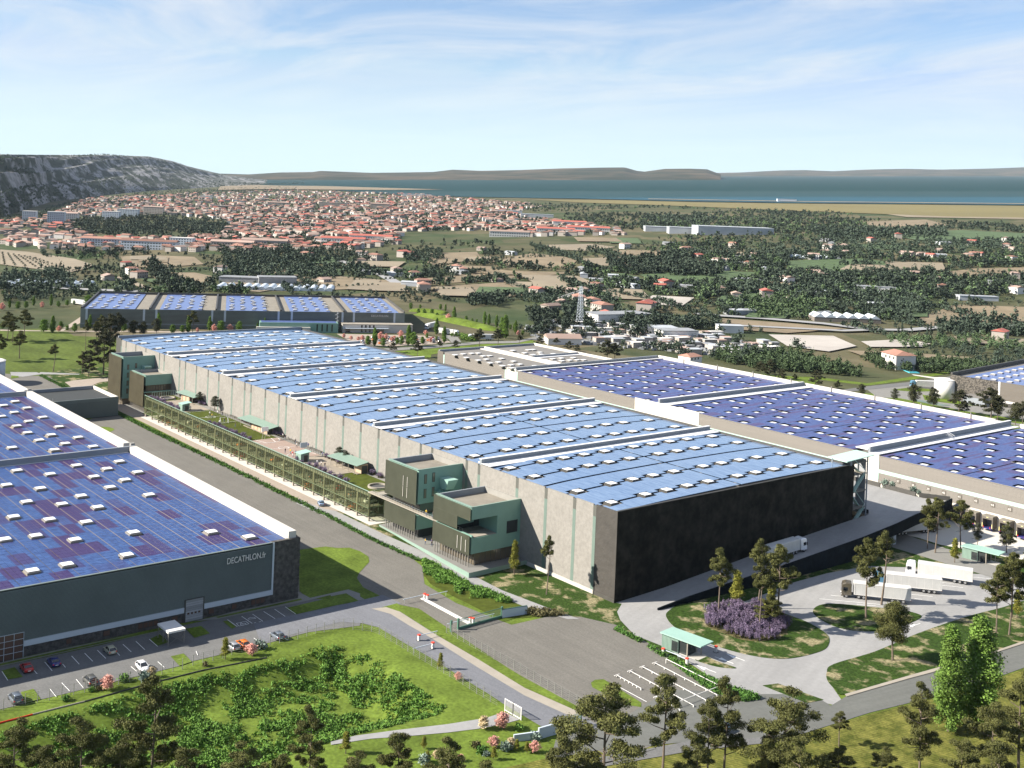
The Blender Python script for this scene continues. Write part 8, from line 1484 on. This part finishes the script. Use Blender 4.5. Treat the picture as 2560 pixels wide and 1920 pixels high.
for i in range(len(x)):
    if x[i]*fw[0]+y[i]*fw[1] < 900: continue
    me = HM[int(RNG.integers(0, 14))]; o = place('house', me, None, (x[i], y[i], float(terr(x[i], y[i]))), RNG.uniform(0, 3)); tag(o, 'isolated %s farmhouse with %s roof among the trees of the plain' % (me.materials[0].name[5:], {'tile_red': 'brown-red', 'tile_pink': 'pink', 'tile_bright': 'bright red'}[me.materials[1].name]), 'house', 'houses scattered on the plain')
px, py = pix_scatter([(350, 560), (900, 545), (1300, 520), (2212, 515), (2212, 690), (1560, 690), (1130, 640), (500, 600)], 60, 721); x, y = GT(px, py); ok = keep_off(x, y); x, y = x[ok], y[ok]
for i in range(len(x)):
    if x[i]*fw[0]+y[i]*fw[1] < 900: continue
    k = MB(); w_ = RNG.uniform(10, 26); k.box(-w_/2, w_/2, -4, 4, -1, 3.6); k.add([(-w_/2-.3, -4.3, 3.6), (w_/2+.3, -4.3, 3.6), (w_/2+.3, 4.3, 3.6), (-w_/2-.3, 4.3, 3.6), (-w_/2-.3, 0, 4.6), (w_/2+.3, 0, 4.6)], [(0, 1, 5, 4), (2, 3, 4, 5), (1, 2, 5), (3, 0, 4)]); o = k.build('barn', ['shed_grey', 'shed_white'][i % 2]); o.location = (x[i], y[i], float(terr(x[i], y[i]))); o.rotation_euler = (0, 0, RNG.uniform(0, 3)); tag(o, '%s farm shed of the plain among trees and plots' % ['low grey', 'low pale'][i % 2], 'shed', 'farm sheds on the plain')
px, py = pix_scatter(TOWN, 5200, 700); qx, qy = pix_scatter(TOWNLOW, 420, 701); px = np.concatenate([px, qx]); py = np.concatenate([py, qy]); ok = poly_dist(px, py, [cW(p) for p in WOODIN]) > 0; px, py = px[ok], py[ok]
x, y = GT(px, py); d = x*fw[0]+y*fw[1]; order = np.argsort(d); used = {}; keepi = []
for i in order:   # houses keep a plot apart from each other
    c_ = (int(x[i]//11), int(y[i]//11))
    if any((c_[0]+a, c_[1]+b_) in used for a in (-1, 0, 1) for b_ in (-1, 0, 1)) and RNG.random() < 0.9: continue
    used[c_] = 1; keepi.append(i)
zz_ = terr(x, y); aa = np.round(np.sin(x*0.004)*1.2, 1)+RNG.normal(0, 0.12, len(x))+(RNG.random(len(x)) < 0.4)*PI/2
for i in keepi[:230]:
    q = int(RNG.integers(0, 14)); me = HM[q]; o = place('house', me, None, (x[i], y[i], zz_[i]), aa[i]); tag(o, '%s %s house with %s%s roof at the front of the distant town' % ('two-storey' if max(v.co.z for v in me.vertices) > 5.8 else 'low', me.materials[0].name[5:], 'hipped ' if q % 3 == 0 else '', {'tile_red': 'brown-red', 'tile_pink': 'pink', 'tile_bright': 'bright red'}[me.materials[1].name]), 'house', 'houses of the distant town')
byq = {}
for i in keepi[230:]: byq.setdefault(int(RNG.integers(0, 14)), []).append(i)
Vs, Fs, Ms, off = [], [], [], 0; mats_ = ['wall_cream', 'wall_white', 'tile_red', 'tile_pink', 'tile_bright', 'glass_dark']
for q, li in byq.items():
    me = HM[q]; V0 = np.array([v.co[:] for v in me.vertices]); F0 = [list(p.vertices) for p in me.polygons if p.material_index < 2]; mi0 = [mats_.index(me.materials[p.material_index].name) for p in me.polygons if p.material_index < 2]
    F0 = [f if len(f) == 4 else f+[f[-1]] for f in F0]
    tri = [len(set(f)) == 3 for f in F0]
    for i in li:
        ca, sa = math.cos(aa[i]), math.sin(aa[i]); sc = RNG.uniform(0.85, 1.2); P = np.stack([V0[:, 0]*ca-V0[:, 1]*sa, V0[:, 0]*sa+V0[:, 1]*ca, V0[:, 2]], 1)*sc+(x[i], y[i], zz_[i]); Vs.append(P); Fs += [[a+off for a in (f[:3] if t3 else f)] for f, t3 in zip(F0, tri)]; Ms += mi0; off += len(V0)
me = bpy.data.meshes.new('town_houses'); me.from_pydata(np.concatenate(Vs).tolist(), [], Fs); [me.materials.append(M[q]) for q in mats_]; me.polygons.foreach_set('material_index', np.array(Ms, np.int32)); me.update(); o = bpy.data.objects.new('town_houses', me); COL.objects.link(o); tag(o, 'mass of terracotta roofs of the distant town', 'houses', None, 'stuff')
# pines and scrub on the slopes of the rock hill
g = np.random.default_rng(44); hv_ = np.empty(len(HILL.data.vertices)*3, np.float32); HILL.data.vertices.foreach_get('co', hv_); hv_ = hv_.reshape(90, 260, 3); hj = (g.uniform(0, 1, 9000)**1.3*60).astype(int); hi_ = g.integers(90, 259, 9000); t_ = g.uniform(0, 1, 9000)[:, None]
hp_ = hv_[hj, hi_]*(1-t_)+hv_[hj+1, np.minimum(hi_+1, 259)]*t_; ok = blob_noise(0.006, 0.0, 12, 0.4)(hp_[:, 0], hp_[:, 1])+0.6*(hj < 14) > g.uniform(0, 1, 9000); hp_ = hp_[ok][:4200]
compose('hill_scrub', 'dark pines and scrub on the slopes of the rock hill', hp_[:, 0], hp_[:, 1], g.uniform(0.5, 1.25, len(hp_)), g.integers(0, 3, len(hp_)), 'far_leaf', 45, zs=hp_[:, 2])
# town trees
px, py = pix_scatter(TOWN, 4800, 710); x, y = GT(px, py); g = np.random.default_rng(2); compose('town_trees', 'dark trees between the roofs of the distant town', x, y, g.uniform(0.6, 1.1, len(x)), g.integers(0, 3, len(x)), 'far_leaf', 13)
# apartment blocks and big sheds
def slab(px, py, w, d, h, wm, rm, a, label, name='apartment_block', floors=4, cat='building'):
    x, y = GT([px*K], [py*K]); x, y = float(x[0]), float(y[0]); b_ = thing(name, label, cat, (x, y, float(terr(x, y))), YAW-PI/2+a); MB().box(-w/2, w/2, 0, d, -2, h).build('walls', wm, b_)
    if rm.startswith('tile'): k = MB(); k.add([(-w/2-.5, -.6, h), (w/2+.5, -.6, h), (w/2+.5, d+.6, h), (-w/2-.5, d+.6, h), (-w/2-.5, d/2, h+2.4), (w/2+.5, d/2, h+2.4)], [(0, 1, 5, 4), (2, 3, 4, 5), (1, 2, 5), (3, 0, 4)]); k.build('roof', rm, b_)
    else: MB().box(-w/2-.3, w/2+.3, -.3, d+.3, h, h+0.5).build('roof', rm, b_)
    if floors:
        for z in range(floors): 
            zz0 = 1.2+z*(h-1)/floors; k = MB()
            for q in np.arange(-w/2+1.5, w/2-1.5, 3.6): k.box(q, q+1.7, -0.06, 0.0, zz0, zz0+1.3)
            k.build('window_row', 'glass_dark', b_)['kind'] = 'stuff'
    return b_
for (px, py, w, d, h, wm, rm, a, fl, lb_) in [(62, 478, 26, 14, 20, 'wall_blue', 'wall_white', 0.1, 6, 'pale tower block left of the wood'), (120, 486, 30, 14, 24, 'wall_blue', 'wall_white', 0.2, 7, 'pale tower block facing the rock hill'), (150, 478, 30, 14, 16, 'wall_white', 'tile_pink', 0.1, 5, 'white block with pink roof behind the tower'), (238, 474, 34, 14, 16, 'wall_blue', 'wall_white', 0.0, 5, 'pale long block, left of three above the wood'), (275, 468, 44, 14, 16, 'wall_blue', 'wall_white', 0.0, 5, 'pale long block, middle of three above the wood'), (330, 464, 44, 14, 18, 'wall_cream', 'tile_pink', 0.0, 5, 'tan long block, right of three above the wood'), (225, 532, 62, 13, 10, 'wall_blue', 'tile_red', 0.05, 3, 'long pale apartment block at the left front of the town'), (320, 540, 70, 13, 11, 'wall_blue', 'tile_red', 0.0, 3, 'longest pale apartment block at the town front'), (390, 534, 30, 13, 12, 'wall_blue', 'wall_white', -0.05, 4, 'pale block at the right end of the long ones'), (500, 536, 55, 15, 8, 'wall_cream', 'tile_pink', 0.0, 2, 'low pink-roofed school block at the town front'), (570, 534, 60, 15, 9, 'wall_cream', 'tile_pink', 0.0, 2, 'low pink-roofed block right of the school'), (600, 445, 60, 14, 10, 'wall_cream', 'tile_pink', 0, 3, 'long pink block in the middle of the town'), (720, 447, 80, 14, 12, 'wall_cream', 'wall_cream', 0, 4, 'long tan block in the middle of the town'), (820, 450, 50, 14, 12, 'wall_cream', 'tile_pink', 0, 4, 'tan block right of the long one'), (480, 452, 55, 16, 9, 'wall_dark', 'shed_grey', 0, 2, 'flat grey-roofed hall inside the town'), (445, 430, 40, 14, 12, 'wall_white', 'wall_white', 0, 4, 'white block below the wooded slope'), (1200, 505, 60, 12, 8, 'wall_white', 'tile_bright', 0, 2, 'white terrace with bright red roof at the town end, left'), (1270, 502, 70, 12, 8, 'wall_white', 'tile_bright', 0, 2, 'white terrace with bright red roof at the town end, right'), (1100, 512, 60, 12, 8, 'wall_white', 'tile_pink', 0, 2, 'white terrace with pink roof beside the thicket'), (1230, 490, 60, 12, 9, 'wall_white', 'tile_bright', 0, 2, 'second row terrace with red roof'), (800, 522, 60, 12, 8, 'wall_white', 'tile_bright', 0, 2, 'bright red terrace at the lower town edge, right'), (740, 528, 60, 12, 8, 'wall_white', 'tile_bright', 0, 2, 'bright red terrace at the lower town edge, left'), (1700, 437, 60, 16, 10, 'wall_blue', 'wall_blue', 0, 0, 'white hall alone on the shore')]:
    slab(px, py, w, d, h, wm, rm, a, lb_, floors=fl)
for (px, py, w, d, h, wm, rm, a, lb_) in [(1590, 508, 120, 40, 12, 'shed_white', 'shed_white', 0.1, 'huge white factory in the trees, front hall'), (1500, 505, 80, 30, 9, 'shed_white', 'shed_white', 0, 'white factory hall, left wing'), (1440, 500, 70, 30, 7, 'shed_white', 'shed_white', 0, 'white factory hall, far left wing'), (1100, 462, 60, 20, 7, 'shed_white', 'shed_white', 0, 'white hall behind the town, left'), (1160, 470, 70, 20, 7, 'shed_white', 'shed_white', 0, 'white hall behind the town, right'), (900, 424, 110, 20, 8, 'shed_white', 'wall_blue', 0, 'pale hall at the foot of the headland'), (1350, 700, 48, 20, 7, 'wall_white', 'shed_grey', 0.5, 'white farm hall with arched roof beside the dry field'), (1470, 735, 26, 16, 6, 'wall_white', 'shed_grey', 0.3, 'white workshop with curved roof'), (1420, 728, 30, 16, 6, 'wall_white', 'shed_white', 0.2, 'white workshop left of the curved one'), (1220, 745, 22, 12, 4, 'wall_white', 'tile_pink', 0.2, 'long shed with tiled roof in the scrap yard'), (1650, 635, 50, 12, 4, 'shed_white', 'shed_white', 0.0, 'low white shed among crops'), (2115, 650, 36, 10, 4, 'shed_white', 'shed_white', 0, 'long low shed on the right meadows'), (1580, 720, 18, 10, 5, 'wall_white', 'shed_white', 0.1, 'square white workshop by the road'), (1900, 632, 40, 16, 5, 'wall_white', 'shed_grey', -0.1, 'grey-roofed hall right of the tunnels'), (520, 612, 40, 18, 5, 'shed_grey', 'shed_grey', 0, 'grey hall above the far warehouse'), (600, 614, 34, 18, 6, 'shed_grey', 'shed_grey', 0.3, 'grey gabled hall above the far warehouse')]:
    slab(px, py, w, d, h, wm, rm, a, lb_, 'shed', 0, 'shed')
# plastic tunnels and saw-tooth roofs
def tunnels(px, py, n, L, w, a, label, m='poly_tunnel'):
    x, y = GT([px*K], [py*K]); x, y = float(x[0]), float(y[0]); t_ = thing('greenhouse', label, 'greenhouse', (x, y, float(terr(x, y))+0.5), YAW-PI/2+a)
    k = MB(); 
    for q in range(9): 
        pass
    seg = 8; vs = [(-w/2*math.cos(PI*j/seg), yy, w*0.45*math.sin(PI*j/seg)) for yy in (0, L) for j in range(seg+1)]; k.add(vs, [(j, j+1, seg+2+j, seg+1+j) for j in range(seg)] + [tuple(range(seg, -1, -1)), tuple(range(seg+1, 2*seg+2))]); me = k.mesh('tunnel', m)
    for q in range(n): o = bpy.data.objects.new('tunnel', me); COL.objects.link(o); o.parent = t_; o.location = ((q-n/2)*w*1.03, q*0.8, 0)
tunnels(1890, 643, 12, 30, 8, 0.0, 'row of white plastic tunnels in front of the grey-roofed hall'); tunnels(1805, 641, 8, 16, 8, 0.0, 'lower white plastic tunnels left of the tall ones'); tunnels(100, 620, 9, 30, 7, 0.0, 'white plastic greenhouses at the left, larger group'); tunnels(20, 622, 5, 22, 7, 0.0, 'white plastic greenhouses at the left edge'); tunnels(600, 630, 14, 34, 7, 0.1, 'white plastic tunnels above the far warehouse roof'); tunnels(1760, 560, 8, 20, 9, 0, 'white greenhouses in the middle of the crops')
x, y = GT([1830*K], [697*K]); st2 = thing('workshop', 'derelict workshop with saw-tooth blue-grey roof', 'workshop', (float(x[0]), float(y[0]), float(terr(x[0], y[0]))), YAW-PI/2)
for q in range(6):
    k = MB(); x0 = -26+q*8.8; k.add([(x0, 0, 3.5), (x0+8.6, 0, 3.5), (x0+4.3, 0, 6.4), (x0, 20, 3.5), (x0+8.6, 20, 3.5), (x0+4.3, 20, 6.4)], [(0, 2, 5, 3), (2, 1, 4, 5), (0, 1, 2), (4, 3, 5)]); k.build('roof_bay', 'wall_blue', st2)
MB().box(-26, 27, 0.2, 19.8, -1, 3.5).build('walls', 'wall_dark', st2)
# scrap yards, sheds and caravans of the industrial strip
rs = random.Random(12); sm = []
for q in range(6): 
    k = MB(); w, d, h = rs.uniform(5, 10), rs.uniform(4, 7), rs.uniform(2.6, 3.8); k.box(-w/2, w/2, -d/2, d/2, -0.5, h); k.box(-w/2-.3, w/2+.3, -d/2-.3, d/2+.3, h, h+0.15); k.box(-w/2+1, -w/2+2, -d/2-0.05, -d/2, 0, 2.1); me = k.mesh('yard_shed', 'wall_cream'); me.materials.append(M[['shed_white', 'shed_grey', 'tile_pink', 'shed_white', 'shed_grey', 'wall_white'][q]]); me.materials.append(M['glass_dark'])
    for i, p in enumerate(me.polygons): p.material_index = 0 if i < 6 else (1 if i < 12 else 2)
    sm.append(me)
px, py = pix_scatter([(1180, 700), (1340, 690), (1450, 715), (1560, 728), (1690, 752), (1740, 775), (1620, 775), (1480, 765), (1330, 745), (1250, 735)], 130, 800); x, y = GT(px, py)
for i in range(len(x)): o = place('yard_shed', sm[i % 6], None, (x[i], y[i], float(terr(x[i], y[i]))), YAW+0.4+rs.uniform(-.2, .2)+(i % 2)*PI/2); tag(o, 'small white shed with %s roof in the crowded yards' % ['white', 'grey', 'pink', 'white', 'grey', 'plain'][i % 6], 'shed', 'sheds of the crowded yards')
px, py = pix_scatter(INDUS, 160, 801); x, y = GT(px, py); ok = x*fw[0]+y*fw[1] > 640; x, y = x[ok], y[ok]; g = np.random.default_rng(6); compose('far_trees', 'dark trees between the crowded yards', x, y, g.uniform(0.6, 1.1, len(x)), g.integers(0, 3, len(x)), 'far_leaf', 14)
px, py = pix_scatter([(1130, 705), (1340, 690), (1560, 728), (1740, 775), (1480, 765), (1160, 735)], 700, 802); x, y = GT(px, py); k = MB()
for i in range(len(x)): z = float(terr(x[i], y[i])); k.obox((x[i], y[i]), rs.uniform(1.5, 4.5), rs.uniform(1, 2), z, z+rs.uniform(0.8, 1.8), rs.uniform(0, 3))
o = k.build('scrap_heap', 'shed_grey'); tag(o, 'scrap cars and junk littering the crowded yards', 'scrap', None, 'stuff')
# lattice tower
x, y = GT([1252*K], [705*K]); x, y = float(x[0]), float(y[0]); tw = thing('lattice_tower', 'pale lattice tower rising from the crowded yards', 'tower', (x, y, float(terr(x, y)))); k = MB(); H_ = 29
for i in range(12):
    z0, z1 = H_*i/12, H_*(i+1)/12; w0, w1 = 2.0-1.3*i/12, 2.0-1.3*(i+1)/12
    for sx, sy in ((-1, -1), (1, -1), (1, 1), (-1, 1)):
        k.beam((sx*w0, sy*w0, z0), (sx*w1, sy*w1, z1), 0.16); nx_, ny_ = -sy, sx; k.beam((sx*w0, sy*w0, z0), (nx_*w1, ny_*w1, z1), 0.12); k.beam((sx*w1, sy*w1, z1), (nx_*w1, ny_*w1, z1), 0.1)
k.build('mast', 'wall_blue', tw); k = MB(); k.beam((0, 0, 27), (-22, 6, 14), 0.5, 0.8); k.beam((0, 0, 30), (-22, 6, 14.5), 0.25)
x, y = GT([1205*K], [652*K]); x2, y2 = GT([1260*K], [645*K]); cr = thing('conveyor', 'pale lattice conveyor lying behind the tower', 'conveyor', (float(x[0]), float(y[0]), float(terr(x[0], y[0])))); k = MB()
dx, dy = float(x2[0]-x[0]), float(y2[0]-y[0])
for s_ in (0, 2.5): k.beam((0, 0, 1+s_), (dx, dy, 7+s_), 0.5)
for q in range(14): t_ = q/14; k.beam((dx*t_, dy*t_, 1+6*t_), (dx*(t_+.07), dy*(t_+.07), 3.5+6*(t_+.07)), 0.35)
for t_ in (0.3, 0.6, 0.9): k.beam((dx*t_, dy*t_, 0), (dx*t_, dy*t_, 1+6*t_), 0.5)
k.build('truss', 'wall_white', cr)
# cypresses by the right villa
for (px, py) in [(1948, 728), (2003, 738), (2010, 735), (2035, 735), (2070, 742), (2085, 740)]:
    x, y = GT([px*K], [py*K]); o = place('cypress_tree', np_mesh('cypress_tree', *leaves([(0, 0, 1.5+i*1.3, 0.9*(1-i/12), 0.9*(1-i/12), 1.2) for i in range(9)], 60, 0.5, px), 'far_leaf'), None, (float(x[0]), float(y[0]), float(terr(x[0], y[0])))); tag(o, 'slim dark cypress in the row by the low house with red roof', 'tree', 'cypresses by the low house')
x, y = GT([1968*K], [803*K]); sp = MB(); z = float(terr(x[0], y[0])); sp.obox((float(x[0]), float(y[0])), 12, 6, z, z+0.4, YAW); tag(sp.build('swimming_pool', 'pool_blue'), 'small pale swimming pool beside the villa', 'pool')
# thin blue air over the whole place: the far plain and hills fade
hv = bpy.data.materials.new('air'); hv.use_nodes = True; t = hv.node_tree; t.nodes.clear(); o_ = t.nodes.new('ShaderNodeOutputMaterial'); pv = t.nodes.new('ShaderNodeVolumePrincipled'); pv.inputs['Color'].default_value = (0.72, 0.86, 1.0, 1); pv.inputs['Density'].default_value = 0.000012; pv.inputs['Anisotropy'].default_value = 0.0
t.links.new(pv.outputs[0], o_.inputs['Volume']); M['air'] = hv
hb = MB(); hb.obox((fw[0]*15000, fw[1]*15000), 34000, 60000, -420, 1400, YAW); tag(hb.build('haze', 'air'), 'thin pale blue haze', 'haze', None, 'stuff')
for o in bpy.data.objects:
    if '_w' in o: del o['_w']
